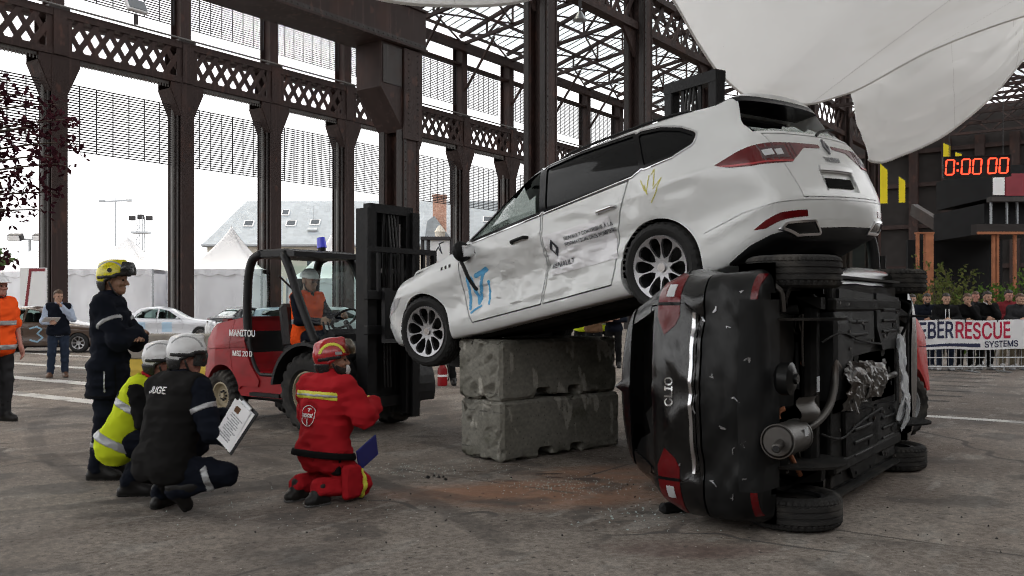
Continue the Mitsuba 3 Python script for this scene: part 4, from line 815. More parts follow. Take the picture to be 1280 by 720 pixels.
# dark lower bumper with exhaust trims, plate recess
val = man(prism_xz(Polygon([(-1.3, .1), (-.42, .1), (-.55, .25), (-.74, .335), (-.9, .375), (-1.3, .40)]), -1.3, 1.3))
vb = body ^ val; body = body - val; put(est, 'lower_bumper', EF(tm(vb)), 'plastic_black', smooth=28)
for s in (1, -1):
    tp = Polygon([(.40, .345), (.50, .425), (.78, .425), (.80, .40), (.66, .345)]); tp = affinity.scale(tp, s, 1, origin=(0, 0))
    put(est, 'exhaust_trim', EF(tm((man(offset(EL, .012)) - man(offset(EL, -.03))) ^ man(prism_yz(tp.buffer(.012).difference(tp.buffer(-.004)), -1.4, -.6)))), 'chrome', smooth=30)
    put(est, 'exhaust_opening', EF(tm((man(offset(EL, .003)) - eo) ^ man(prism_yz(tp, -1.4, -.6)))), 'trim_gloss', smooth=30)
gate = Polygon([(-.70, 1.10), (-.66, .84), (-.60, .60), (.60, .60), (.66, .84), (.70, 1.10)])
body -= man(prism_yz(gate.buffer(.004).difference(gate.buffer(-.004)), -1.4, -.75)) ^ (eo - man(offset(EL, -.03)))
bump = LineString([(-.42, .50), (-.75, .565), (-1.3, .585)]).buffer(.003); body -= man(prism_xz(bump, -1.3, 1.3)) ^ (eo - e_in)
pr = man(prism_yz(sbox(-.27, .645, .27, .80), -1.4, -.9)) ^ (eo - man(offset(EL, -.022))); body -= pr
def on_rear(poly, d0, d1): return EF(tm((man(offset(EL, d1)) - man(offset(EL, d0))) ^ man(prism_yz(poly, -1.4, -.8))))
put(est, 'number_plate', on_rear(sbox(-.21, .675, .21, .75), -.03, -.010), 'plate_black'); put(est, 'chrome_strip', on_rear(Polygon([(-.27, .808), (-.25, .845), (.25, .845), (.27, .808)]), -.01, .014), 'chrome', smooth=30)
put(est, 'emblem', on_rear(affinity.translate(diamond_logo(.066), 0, 1.01), -.002, .014), 'badge_metal', smooth=30)
def rear_text(t, h, zc, x_off, matn, name, lift=.004):
    m = text_mesh(t, h, .003, True); v = m.vertices; w = v[:, 0].max(); f = Side_rear
    y = -(v[:, 0] - w / 2); z = zc + v[:, 1]; x = f(y, z); return put(est, name, EF(trimesh.Trimesh(np.stack([x - lift - v[:, 2], y, z], 1), m.faces, process=False)), matn)
nrm = EL.vertex_normals; okr = (EL.vertices[:, 0] < -.6) & (nrm[:, 0] < -.15); Side_rear = LinearNDInterpolator(EL.vertices[okr][:, 1:], EL.vertices[okr][:, 0])
rear_text('TALISMAN', .034, .885, 0, 'badge_metal', 'model_lettering')
# front: bonnet sprung open, lamp, grille
hoodP = man(extrude(Polygon([(2.30, -.66), (2.26, 0), (2.30, .66), (3.0, .66), (3.42, .52), (3.55, .2), (3.55, -.2), (3.42, -.52), (3.0, -.66)]), 1.0, .70))
hd = (eo - man(offset(EL, -.02))) ^ hoodP ^ body; body -= hoodP ^ (eo - man(offset(EL, -.25)))
put(est, 'bonnet', EF(Frame((2.3, 0, .02), ry(-.04))(tm(hd).apply_translation((-2.3, 0, 0)))), 'paint_white', smooth=28); put(est, 'bonnet_well', EF(tm(man(offset(EL, -.26)) ^ man(extrude(Polygon([(2.1, -.7), (2.1, .7), (3.5, .5), (3.5, -.5)]), .9, .3)))), 'interior_dark')
for s in (1, -1):
    hl = man(prism_xz(Polygon([(3.08, .74), (3.2, .66), (3.45, .60), (3.9, .60), (3.9, .70), (3.4, .755)]), .38 * s, 1.2 * s)); body -= hl
    put(est, 'headlamp', EF(tm((e_out - man(offset(EL, -.05))) ^ hl)), 'lamp_clear', smooth=30)
gr = man(prism_yz(Polygon([(-.62, .26), (.62, .26), (.55, .50), (.30, .66), (-.30, .66), (-.55, .50)]), 3.2, 4)); body -= gr ^ (eo - man(offset(EL, -.10)))
put(est, 'grille', EF(tm(gr ^ (man(offset(EL, -.03)) - man(offset(EL, -.12))))), 'plastic_black')
put(est, 'body_shell', EF(tm(body)), 'paint_white', smooth=26)
lining = (cav_s - man(tm(cav_s).apply_scale(.985))) - winP - rwin - fwin
put(est, 'cabin_lining', EF(tm(lining)), 'interior_dark')
for nm, pl, mt, side in (('rear_side_window', wr_, 'glass_tint', 1), ('quarter_window', wq_, 'glass_tint', 1), ('rear_side_window', wr_, 'glass_tint', -1), ('quarter_window', wq_, 'glass_tint', -1), ('front_side_window', wf_, 'crazed_glass', 1), ('front_side_window', wf_, 'clear_glass', -1)):
    gl = (e_glass - e_glass2) ^ man(prism_xz(pl.buffer(.004), .35 * side, 1.3 * side))
    if nm[0] == 'f' and side > 0:      # the pane is broken out along its upper rear part
        gl = gl ^ man(prism_xz(Polygon([(2.2, .9), (2.0, 1.25), (1.62, 1.36), (1.46, 1.29), (1.38, 1.37), (1.27, 1.22), (1.2, 1.24), (1.17, 1.08), (1.0, .9)]), .3, 1.3))
    put(est, nm, EF(tm(gl)), mt, smooth=30, label='crazed remains of the front side window' if mt[:2] == 'cr' else None)
ring = wins.buffer(.030).buffer(-.004).difference(wins.buffer(-.003))
outer = shapely.union_all([wf_, wr_, wq_]).buffer(.05).buffer(-.026)
put(est, 'window_frame', EF(tm((man(offset(EL, .002)) - man(offset(EL, -.02))) ^ man(prism_xz(outer.difference(wins.buffer(-.004)), .4, 1.3)))), 'trim_gloss', smooth=30)
put(est, 'window_trim', EF(tm((man(offset(EL, .006)) - man(offset(EL, -.01))) ^ man(prism_xz(outer.buffer(.011).difference(outer.buffer(-.002)), .4, 1.3)))), 'chrome', smooth=30)
put(est, 'windscreen', EF(tm((e_glass - e_glass2) ^ fwin)), 'crazed_glass', smooth=30, label='crazed windscreen')
sp = man(offset(EL, .003)) ^ man(span(-1.1, -.56, -.62, .62, 1.412, 1.455)); put(est, 'spoiler_lip', EF(tm(sp)), 'trim_gloss', smooth=30)
jag = Polygon([(-.70, 1.115)] + [(-.70 + 1.40 * i / 24, 1.145 + .05 * rng.random()) for i in range(25)] + [(.70, 1.115)])
put(est, 'broken_rear_glass', EF(tm((e_glass - e_glass2) ^ man(prism_yz(jag, -1.4, -.6)))), 'crazed_glass')
put(est, 'rear_wiper', EF(tube(smoothpath([(-.99, .02, 1.11), (-.97, -.12, 1.16), (-.95, -.38, 1.20)]), .011, 6)), 'plastic_black')
for s in (1, -1):
    put(est, 'roof_rail', EF(tube(smoothpath([(-.40, s * .585, 1.43), (-.30, s * .585, 1.485), (.2, s * .605, 1.522), (.85, s * .60, 1.535), (1.05, s * .595, 1.50)], 6), .011, 8)), 'trim_gloss', smooth=True)
    for x in (0, 2.81):
        t = np.linspace(0, PI, 25); li = sheet(lambda a, b: np.stack([x + .38 * np.cos(a * PI), s * (.52 + .36 * b), .345 + .38 * np.sin(a * PI)], -1), 25, 2); put(est, 'arch_liner', EF(thick(li, -.012)), 'plastic_black')
        put(est, 'arch_wall', EF(cyl((x, s * .50, .345), (x, s * .515, .345), .382, 40)), 'interior_dark')
    add_wheel(est, EF, (0, s * .80, .345), .342, .235, .245, s, 0, ph=.4)
    add_wheel(est, EF, (2.81, s * .80, .345), .342, .235, .245, s, .12, ph=.9)
put(est, 'underbody', EF(cat([span(.42, 2.4, -.72, .72, .165, .205, .015), span(-.75, -.42, -.5, .5, .2, .26, .03), cyl((-.2, -.5, .3), (-.2, .5, .3), .05, 10), span(-.5, .5, .25, .40, .17, .24, .02)] + [tube(smoothpath([(2.2, .1, .17), (1.0, .12, .15), (.2, .2, .18), (-.5, .45, .24)]), .035, 8)])), 'under_dark')
# mirror torn and hanging
mr = tm(man(sdf_mesh(lambda q: np.linalg.norm((q - [2.03, .98, .95]) / [.065, .10, .095], axis=1) - 1, (1.85, .82, .78), (2.19, 1.18, 1.14), .02)))
mk = put(est, 'door_mirror', EF(wobble(mr, .012, 9)), 'plastic_black', smooth=True, label='broken black door mirror hanging down')
put(mk, 'mirror_glass', EF(hull([(1.915, .93, .88), (1.915, 1.07, .88), (1.915, .93, .98), (1.915, 1.07, .98), (1.905, .95, .90), (1.905, 1.05, .96)])), 'chrome'); put(mk, 'dangling_trim', EF(tube(smoothpath([(2.04, .99, .86), (1.99, 1.0, .74), (1.97, .97, .64), (1.94, .955, .58)]), .018, 6)), 'plastic_black', smooth=True)
put(mk, 'mirror_foot', EF(hull([(2.02, .86, .93), (1.9, .86, .93), (2.0, .93, .95), (1.95, .93, .9), (1.95, .86, .99)])), 'plastic_black')
for sx in (1.45, .55):
    for s in ((.36, -.36) if sx > 1 else (0,)):
        wd = .50 if sx > 1 else 1.2
        put(est, 'seat', EF(cat([hull(np.array([(sx + a, s + b * wd / 2, z) for a, z in ((.28, .40), (.28, .52), (-.25, .40), (-.25, .50)) for b in (-1, 1)])), hull(np.array([(sx - .22 + a, s + b * wd * q, z) for a, z, q in ((.10, .5, .5), (-.06, .5, .5), (-.14, 1.08, .40), (-.26, 1.08, .40)) for b in (-1, 1)])), bx(.10, .26, .18, (sx - .46, s, 1.17), .04)])), 'seat_cloth')
put(est, 'dashboard', EF(bx(.42, 1.3, .22, (1.84, 0, .86), .08)), 'interior_dark'); put(est, 'steering_wheel', EF(tube(np.array([(1.62 + .06 * math.sin(a), .36 + .18 * math.cos(a), .86 + .17 * math.sin(a)) for a in np.linspace(0, 2 * PI, 25)[:-1]]), .016, 8, True)), 'interior_dark')
put(est, 'airbag', EF(wobble(trimesh.creation.icosphere(3, .16).apply_scale([.8, 1.5, 1]).apply_translation((1.50, .42, .98)), .03, 5)), 'airbag', smooth=True)
# side print
panel = sbox(0, 0, .72, .34); put(KR, 'sticker', EF(sd.decal(extrude(panel, .0006), 1.09, .52, -.02, .006)), 'decal_white', label='white printed sticker on the rear door')
put(KR, 'printed_emblem', EF(sd.decal(extrude(diamond_logo(.075), .0008), 1.0, .735, -.02, .010)), 'decal_grey'); put(KR, 'brand_lettering', EF(sd.decal(text_mesh('RENAULT', .042, .0008, True), 1.085, .575, -.02, .010)), 'decal_grey')
put(KR, 'slogan', EF(sd.decal(cat([text_mesh('RENAULT CONTRIBUE À LA', .028, .0008, True).apply_translation((0, .05, 0)), text_mesh('FORMATION DES POMPIERS', .028, .0008, True)]),   .86, .715, -.0, .010)), 'decal_grey')
put(KF, 'blue_mark', EF(sd.decal(cat([stroke([(0, .02), (.02, .30), (.06, .29), (.10, .05), (.17, .24), (.20, .30)], .030), stroke([(.24, .22), (.25, .02)], .026), stroke([(.13, .02), (.05, .0), (.01, -.02)], .02), stroke([(.12, .30), (.24, .33)], .045)]), 2.12, .42, 0, .003)), 'spray_blue')
put(est, 'yellow_mark', EF(sd.decal(cat([stroke([(-.03, .19), (.0, .10), (.02, .08), (.04, .17), (.05, .20)], .007), stroke([(.0, .14), (.02, .06)], .008), stroke([(.07, .20), (.10, .23), (.085, .10)], .007), stroke([(.16, .14), (.10, .05), (.03, -.01)], .007), stroke([(.08, .08), (.15, .13)], .006)]), -.02, .84, .1, .003)), 'spray_yellow')
for x in (2.42, 2.36, 2.30): put(est, 'wing_vent', EF(sd.decal(extrude(sbox(0, 0, .028, .030), .002), x, .86, .05, .002)), 'plastic_black')

# ---------------------------------------------------------------- the black hatchback lying on its left side
clio = thing('hatchback_car', 'black hatchback lying on its left side, dirty underbody turned to the right', 'car')
CFr = Frame((2.065, 5.777, .872), np.stack([[.576, .8175, 0], [0, 0, -1], [-.8175, .576, 0]], 1))
rear = end_rows([-.40, -.52, -.58, -.62, -.635, -.625, -.60, -.52, -.46, -.44, -.40], [.30, .31, .335, .42, .56, .80, .98, 1.14, 1.30, 1.36, 1.385],
                [0, .50, .72, .765, .785, .785, .73, .63, .53, .32, 0], [.03, .04, .12, .14, .15, .19, .19, .15, .12, .08, .06])
front = end_rows([3.0, 3.30, 3.38, 3.43, 3.44, 3.38, 3.28, 3.18, 3.1, 2.98, 2.9], [.24, .22, .26, .38, .52, .66, .75, .79, .81, .84, .86], [0, .48, .70, .74, .75, .72, .62, .48, .36, .2, 0], [-.05, -.14, -.30, -.34, -.35, -.35, -.26, -.16, -.1, -.05, -.02])
mid = side_rows([(-.22, .28, .84, .84, 1.02, .76, .55, 1.32, 1.40), (.0, .23, .86, .83, 1.0, .785, .575, 1.34, 1.42), (.4, .20, .866, .78, .97, .79, .59, 1.36, 1.44), (.9, .20, .866, .74, .94, .79, .59, 1.36, 1.445), (1.35, .20, .866, .72, .925, .79, .56, 1.30, 1.38), (1.8, .20, .866, .72, .91, .78, .62, 1.08, 1.14), (2.1, .20, .862, .71, .89, .76, .62, .95, .985), (2.59, .21, .85, .70, .85, .70, .48, .89, .92), (2.9, .22, .82, .67, .80, .64, .42, .85, .875)])
def clio_dent(p, side):
    x, y, z = p.T; n = meshkit.fbm(p * [3, 3, 3], 3, 22) - .5
    if side < 0:
        on = np.clip((y - .4) / .3, 0, 1); p[:, 1] -= on * (.05 + .10 * np.clip(n + .1, 0, 1)) * np.exp(-((x - .2) / .9) ** 2)
        p[:, 1] -= .05 * on * np.exp(-((z - .75) / .12) ** 2) * np.exp(-((x - .3) / .8) ** 2)
    rr_ = np.clip((-.3 - x) / .3, 0, 1); n2 = meshkit.fbm(p * [4, 5, 7], 3, 31) - .5; p[:, 0] += rr_ * (.05 * n + .07 * n2 * (z < .95) + .05 * np.exp(-((y + .25) / .16) ** 2 - ((z - .48) / .12) ** 2) + .04 * np.exp(-((y - .45) / .12) ** 2 - ((z - .62) / .14) ** 2))
    return p
def low_roof(p, side):
    p = clio_dent(p, side); z = p[:, 2]; p[:, 2] = np.where(z > 1.0, 1.0 + (z - 1.0) * .84, z); return p
CL = closed_loft(rear + mid + front[::-1], 8, 6, low_roof); co = man(CL); c_in = man(offset(CL, -.014)); c_out = man(offset(CL, .004)); shell = co - man(offset(CL, -.035))
ccav = man(hull([(x, s * y, z) for s in (-1, 1) for x, y, z in ((-.38, .60, .50), (-.36, .58, .98), (-.22, .48, 1.202), (.2, .51, 1.277), (1.0, .50, 1.286), (1.3, .48, 1.227), (1.85, .64, .84), (1.9, .66, .45), (1.7, .68, .36), (0, .66, .36))]))
cw = [Polygon([(1.78, .945), (1.45, 1.101), (1.2, 1.21), (.98, 1.252), (.93, .965)]), Polygon([(.86, .97), (.90, 1.256), (.5, 1.256), (.16, 1.227), (.10, 1.025)])]
cwP = man(prism_xz(shapely.union_all(cw), -1.3, 1.252)); crw = man(prism_yz(Polygon([(-.52, 1.025), (.52, 1.025), (.42, 1.227), (-.42, 1.227)]), -1.2, -.28)); cfw = man(hull([(1.95, s * .58, .97) for s in (-1, 1)] + [(1.42, s * .46, 1.252) for s in (-1, 1)] + [(2.3, s * .6, 1.252) for s in (-1, 1)] + [(1.7, s * .46, 1.42) for s in (-1, 1)]))
# the floor is open: underbody pieces stand in its place
well = man(hull([(x, y, z) for x in (-.40, .40) for y in (-.62, .62) for z in (.1, .40)])) + man(hull([(x, y, z) for x in (2.25, 3.1) for y in (-.60, .60) for z in (.1, .46)]))
body = co - ccav - cwP - crw - cfw - well
for x in (0, 2.589):
    for s in (-1, 1): body -= man(cyl((x, s * .46, .30), (x, s * 1.2, .30), .335, 48))
bum = man(prism_xz(Polygon([(-.8, .1), (-.28, .1), (-.30, .30), (-.34, .52), (-.36, .66), (-.8, .685)]), -1.2, 1.2)); bp = body ^ man(prism_xz(Polygon([(-.8, .1), (-.28, .1), (-.30, .30), (-.34, .52), (-.36, .65), (-.8, .672)]), -1.2, 1.2)); body -= bum
for s in (1, -1):
    lp = man(prism_xz(Polygon([(-.22, .975), (-.36, .885), (-.42, .835), (-.8, .825), (-.8, .945), (-.5, 1.0)]), 0, 1.2 * s)) ^ man(prism_yz(Polygon([(.36 * s, .935), (.42 * s, .86), (.50 * s, .82), (1.2 * s, .80), (1.2 * s, 1.1), (.5 * s, 1.0)]), -1, -.1)); body -= lp
    k = put(clio, 'tail_lamp', CFr(tm((c_out - man(offset(CL, -.04))) ^ lp)), 'lamp_red', smooth=30, label='upper red tail lamp' if s < 0 else 'lower red tail lamp near the ground')
    for zz in (.875,): put(k, 'clear_segment', CFr(tm((man(offset(CL, .009)) - co) ^ man(prism_yz(sbox(*sorted((.60 * s, .68 * s))[:1], zz, sorted((.60 * s, .68 * s))[1], zz + .055), -1, -.3)))), 'lamp_clear', smooth=30)
    put(k, 'lamp_seam', CFr(tm((man(offset(CL, .006)) - co) ^ lp ^ man(prism_yz(sbox(*sorted((.545 * s, .565 * s))[:1], .7, sorted((.545 * s, .565 * s))[1], 1.05), -1, -.1)))), 'trim_gloss')
    rr_ = man(prism_yz(Polygon([(.50 * s, .335), (.74 * s, .335), (.74 * s, .37), (.50 * s, .37)]), -1, -.2)); put(clio, 'reflector', CFr(tm((c_out - c_in) ^ rr_)), 'lamp_red', smooth=30); bp -= rr_
body -= man(prism_yz(Polygon([(-.54, 1.06), (-.56, .80), (-.48, .70), (.48, .70), (.56, .80), (.54, 1.06)]).buffer(.005).difference(Polygon([(-.54, 1.06), (-.56, .80), (-.48, .70), (.48, .70), (.56, .80), (.54, 1.06)]).buffer(-.004)), -1, -.3)) ^ (co - man(offset(CL, -.025)))
put(clio, 'body_shell', CFr(tm(body)), 'paint_black', smooth=28)
bk = put(clio, 'rear_bumper', CFr(tm(bp)), 'plastic_scuffed', smooth=28, label='scuffed dark rear bumper')
put(clio, 'bumper_lower_skirt', CFr(tm((man(offset(CL, .006)) - co) ^ man(prism_xz(Polygon([(-.8, .2), (-.3, .2), (-.32, .42), (-.8, .44)]), -.58, .58)))), 'plastic_black', smooth=28)
put(clio, 'chrome_strip', CFr(tm((man(offset(CL, .014)) - man(offset(CL, -.004))) ^ man(prism_yz(sbox(-.50, .715, .50, .738), -1, -.3)))), 'chrome', smooth=30)
for i, (y, z) in enumerate(((-.40, .50), (-.12, .60), (.2, .53), (-.62, .42), (.1, .70), (-.22, .38), (.62, .47), (.02, .44), (-.45, .68), (.35, .47), (.5, .40), (-.52, .60), (.28, .40), (.55, .60), (-.3, .72), (.46, .83))):
    q = [(y + rng.normal() * .012, z + rng.normal() * .012) for _ in range(4)]; put(bk, 'scuff', CFr(tm((man(offset(CL, .006)) - co) ^ man(prism_yz(LineString(q).buffer(.0018 + .0012 * (i % 3)), -1, -.3)))), 'alloy')
n_ = CL.vertex_normals; ok_ = (CL.vertices[:, 0] < -.2) & (n_[:, 0] < -.15); CR = LinearNDInterpolator(CL.vertices[ok_][:, 1:], CL.vertices[ok_][:, 0])
m = text_mesh('CLIO', .055, .003, True); v = m.vertices; y = -(v[:, 0] - v[:, 0].max() / 2); z = .86 + v[:, 1]; put(clio, 'model_lettering', CFr(trimesh.Trimesh(np.stack([CR(y, z) - .003 - v[:, 2], y, z], 1), m.faces, process=False)), 'chrome')
for i, pl in enumerate(cw):
    for s in (1, -1): put(clio, 'side_window', CFr(tm((man(offset(CL, -.010)) - man(offset(CL, -.014))) ^ man(prism_xz(pl.buffer(.004), .3 * s, 1.2 * s)))), 'glass_tint')
put(clio, 'roof_spoiler', CFr(tm((man(offset(CL, .008)) - man(offset(CL, -.035))) ^ man(span(-1, -.16, -.52, .52, 1.235, 1.45)))), 'paint_black', smooth=28)
put(clio, 'cabin_lining', CFr(tm(ccav - man(tm(ccav).apply_scale(.97)) - cwP - crw - cfw)), 'interior_dark')
put(clio, 'rear_glass_shard', CFr(tm((man(offset(CL, -.010)) - man(offset(CL, -.014))) ^ man(prism_yz(Polygon([(.52, 1.03), (.1, 1.03), (.16, 1.10), (.28, 1.06), (.33, 1.16), (.42, 1.21), (.46, 1.15)]), -1, -.2)))), 'glass_tint')
for x in (0, 2.589):
    for s in (1, -1):
        add_wheel(clio, CFr, (x, s * .758, .30), .302, .20, .20, s, 0, 'plain', 'tyre_rubber', 132, ph=.3 * x)
        put(clio, 'arch_liner', CFr(thick(sheet(lambda a, b: np.stack([x + .333 * np.cos(a * PI), s * (.48 + .33 * b), .30 + .333 * np.sin(a * PI)], -1), 21, 2), -.01)), 'plastic_black')
    for s in (-1, 1): put(clio, 'arch_wall', CFr(cyl((x, s * .45, .30), (x, s * .465, .30), .335, 32)), 'under_dark')
# underbody (looking at it from the right: -z of the car faces the viewer)
U = lambda m: CFr(m)
put(clio, 'spare_wheel_well', U(wobble(span(-.36, .02, -.5, .12, .30, .36, .02).subdivide().subdivide().subdivide(), .012, 7)), 'under_dark', smooth=40)
put(clio, 'floor_pan', U(wobble(span(.40, 2.25, -.70, .70, .175, .215, .01).subdivide_to_size(.06), .012, 5)), 'underseal', smooth=40)
for i, (x0, x1, y0, y1, dz) in enumerate(((.50, 1.42, -.66, -.20, .0), (1.46, 2.2, -.64, -.22, -.012), (.62, 1.5, .20, .66, -.01), (1.54, 2.2, .22, .62, .005))):
    pl = Polygon([(x0, y0), (x0 + .08, y0 - .0), (x1, y0 + .03), (x1 + .02, y1 - .1), (x1 - .1, y1), (x0 + .2, y1 + .02), (x0 + .02, y1 - .16)]).buffer(-.01).buffer(.012)
    hs = [Point(x0 + (x1 - x0) * a, y0 + (y1 - y0) * b).buffer(.022, 8) for a, b in ((.2, .3), (.7, .6), (.85, .25), (.45, .75))]
    pm = extrude(pl.difference(shapely.union_all(hs)), .022, .150 + dz); k = put(clio, 'under_tray', U(pm), 'plastic_black' if i != 2 else 'under_dark')
    for a in (.3, .5, .7): put(k, 'stiffening_rib', U(bx((x1 - x0) * .55, .022, .018, (x0 + (x1 - x0) * .5, y0 + (y1 - y0) * a, .142 + dz), .006)), 'plastic_black')
for s in (-1, 1):
    put(clio, 'sill_flange', U(bar((.42, s * .74, .165), (2.2, s * .74, .165), .02, .07)), 'underseal'); put(clio, 'chassis_rail', U(bx(1.9, .09, .07, (1.3, s * .55, .165), .015)), 'underseal')
put(clio, 'fuel_tank', U(wobble(hull([(x, y, z) for x in (.36, .82) for y in (-.5, .10) for z in (.15, .24)] + [(x, y, .135) for x in (.42, .76) for y in (-.42, .04)]).subdivide_to_size(.06), .008, 6)), 'plastic_black', smooth=40)
put(clio, 'axle_beam', U(cat([bx(.12, 1.24, .10, (.16, 0, .24), .03)] + [hull([(.16 + a, s * .56 + b, .20 + c) for a in (-.04, .05) for b in (-.04, .04) for c in (-.04, .08)] + [(.50, s * .52, .24), (.50, s * .56, .24), (-.02, s * .60, .28)]) for s in (-1, 1)])), 'under_dark'); 
put(clio, 'beam_tag', U(bx(.05, .10, .004, (.155, -.03, .187))), 'torn_white')
for s in (-1, 1):
    t = np.linspace(0, 5 * 2 * PI, 90); put(clio, 'coil_spring', U(tube(np.stack([.12 + .06 * np.cos(t), s * .42 + .06 * np.sin(t), .26 + .22 * t / t[-1]], 1), .008, 6)), 'steel_pipe', smooth=True)
    put(clio, 'damper', U(cyl((-.06, s * .52, .25), (-.14, s * .48, .55), .03, 12)), 'under_dark')
mf = put(clio, 'muffler', U(lathe([(.0, -.18), (.085, -.18), (.100, -.16), (.100, .16), (.085, .18), (.0, .18)], 36).apply_transform(np.vstack([np.c_[ry(PI / 2), [-.40, .26, .205]], [0, 0, 0, 1]]))), 'steel_pipe', smooth=35)
put(mf, 'tail_pipe', U(tube(smoothpath([(-.48, .26, .19), (-.58, .27, .19), (-.66, .29, .185)], 5), .028, 14)), 'steel_pipe', smooth=True); put(mf, 'pipe_bore', U(cyl((-.650, .2885, .185), (-.664, .291, .185), .021, 14)), 'interior_dark')
put(mf, 'label_plate', U(bx(.06, .05, .004, (-.34, .22, .108))), 'torn_white')
for x in (-.45, -.12): put(mf, 'seam_band', U(lathe([(.097, -.008), (.104, -.008), (.104, .008), (.097, .008)], 36).apply_transform(np.vstack([np.c_[ry(PI / 2), [x - .12, .26, .205]], [0, 0, 0, 1]]))), 'steel_pipe', smooth=35)
put(clio, 'exhaust_pipe', U(tube(smoothpath([(-.18, .24, .20), (.0, .20, .15), (.22, .10, .13), (.34, -.02, .135), (.40, -.16, .15), (.55, -.10, .16), (.9, .02, .15), (1.5, .03, .15), (2.2, .02, .17)], 6), .026, 12)), 'steel_pipe', smooth=True)
def crumple(x0, x1, y0, y1, z, amp, seed):
    return thick(sheet(lambda a, b: np.stack([x0 + (x1 - x0) * a + (meshkit.noise(np.stack([a * 5, b * 5, a * 0 + seed], -1)) - .5) * .05, y0 + (y1 - y0) * b + (meshkit.noise(np.stack([a * 5, b * 5, a * 0 + seed + 9], -1)) - .5) * .06, z - amp * np.abs(meshkit.fbm(np.stack([a * 6, b * 4, a * 0], -1), 3, seed) - .5) * 2 - .05 * np.sin(b * PI)], -1), 30, 18), .003)
put(clio, 'heat_shield', U(crumple(.50, 1.06, -.13, .17, .15, .07, 4)), 'foil', label='crumpled silver heat shield'); put(clio, 'heat_shield', U(crumple(.98, 1.62, -.13, .15, .15, .05, 14)), 'foil')
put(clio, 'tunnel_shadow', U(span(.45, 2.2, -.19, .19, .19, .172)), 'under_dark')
for i in range(7):
    a = np.array([.52 + .11 * i, rng.uniform(-.1, .14), .12]); put(clio, 'bracket', U(bar(a, a + [rng.uniform(-.05, .22), rng.uniform(-.16, .16), rng.uniform(-.05, .05)], .035, .012)), 'alloy' if i % 2 else 'steel_pipe')
put(clio, 'charcoal_canister', U(lathe([(0, -.05), (.085, -.05), (.10, -.03), (.10, .03), (.06, .05), (.03, .05), (.03, .07), (0, .07)], 24).apply_transform(np.vstack([np.c_[rx(PI), [-.40, -.10, .21]], [0, 0, 0, 1]]))), 'plastic_scuffed', smooth=35)
put(clio, 'torn_panel', U(crumple(2.06, 2.26, -.30, .40, .15, .06, 31)), 'torn_white', label='torn white panel hanging off the underbody'); put(clio, 'torn_panel', U(crumple(2.16, 2.28, .1, .48, .13, .05, 37)), 'torn_white')
put(clio, 'front_subframe', U(cat([bx(.14, 1.1, .09, (2.42, 0, .24), .02), bx(.10, .9, .08, (2.95, 0, .26), .02)] + [bar((2.42, s * .5, .24), (2.95, s * .42, .26), .10, .08) for s in (-1, 1)])), 'under_dark')
put(clio, 'gearbox', U(wobble(hull([(x, y, z) for x in (2.5, 2.85) for y in (-.36, .30) for z in (.22, .45)]).subdivide_to_size(.05), .02, 8)), 'steel_pipe', smooth=40)
put(clio, 'driveshaft', U(cat([cyl((2.589, s * .2, .30), (2.589, s * .68, .30), .022, 10) for s in (-1, 1)] + [cyl((2.589, s * .55, .30), (2.589, s * .66, .30), .05, 12, .03) for s in (-1, 1)])), 'under_dark')
for s in (-1, 1): put(clio, 'brake_cable', U(tube(smoothpath([(.2, s * .3, .18), (.5, s * .36, .13), (.9, s * .3, .125), (1.6, s * .25, .13)], 5), .008, 6)), 'plastic_black')
put(clio, 'loose_hose', U(tube(smoothpath([(2.3, -.3, .14), (2.2, -.45, .06), (2.45, -.55, .1), (2.5, -.62, .25)], 6), .012, 6)), 'plastic_black')
put(clio, 'mirror', U(wobble(trimesh.creation.icosphere(3, 1.0).apply_scale([.09, .11, .07]).apply_translation((1.72, -.93, .98)), .008, 6)), 'paint_black', smooth=True)
put(clio, 'heat_plate', U(thick(sheet(lambda a, b: np.stack([-.30 + .34 * a, .02 + .16 * b, .17 - .05 * np.sin(a * PI) + .02 * np.sin(b * 7)], -1), 14, 8), .003)), 'steel_pipe', smooth=True)
for i in range(16):
    a = np.array([rng.uniform(-.32, .34), rng.uniform(-.58, .58), rng.uniform(.22, .34)]); b = a + rng.normal(size=3) * [.10, .16, .04]
    put(clio, 'pipe' if i % 2 else 'bracket', U(tube(smoothpath([a, (a + b) / 2 + rng.normal(size=3) * .03, b], 5), .008 + .008 * (i % 3 == 0), 7) if i % 2 else bar(a, b, .03, .012)), ('under_dark', 'steel_pipe', 'plastic_black', 'rust_post')[i % 4])
for i in range(26):
    c = np.array([rng.uniform(.45, 2.2), rng.choice([-1, 1]) * rng.uniform(.22, .68), .142]); put(clio, 'bolt', U(cyl(c, c + [0, 0, -.014], .012, 6)), 'steel_pipe' if i % 3 else 'plastic_black')

# ================================================================ concrete blocks
def block_fn(p, n, uv):
    c = mix((.15, .145, .122), (.23, .222, .195), fbm(p.x * 3, p.y * 3, p.z * 3, 4))
    c = mix(c, (.055, .056, .036), smoothstep(.48, .70, fbm(p.x * 2.2 + 9, p.y * 2.2, p.z * 2.6, 4)) * .75)
    c = mix(c, (.46, .44, .39), smoothstep(.63, .72, fbm(p.x * 9, p.y * 9, p.z * 3.2 + p.x * 3, 3)) * .6)
    c = c * (.7 + .6 * fbm(p.x * 40, p.y * 40, p.z * 40, 2))
    a, b, r = voronoi((p.x + p.y) * 16, p.z * 16); return mix(c, (.05, .05, .045), (1 - smoothstep(.05, .2, a)) * smoothstep(.75, .8, r) * .7)
mat('block_concrete', block_fn, .9, bump=(lambda p, n, uv: fbm(p.x * 22, p.y * 22, p.z * 22, 4), .009))
A_, B_ = np.array([.7316, .6819, 0]), np.array([-.6819, .7316, 0])
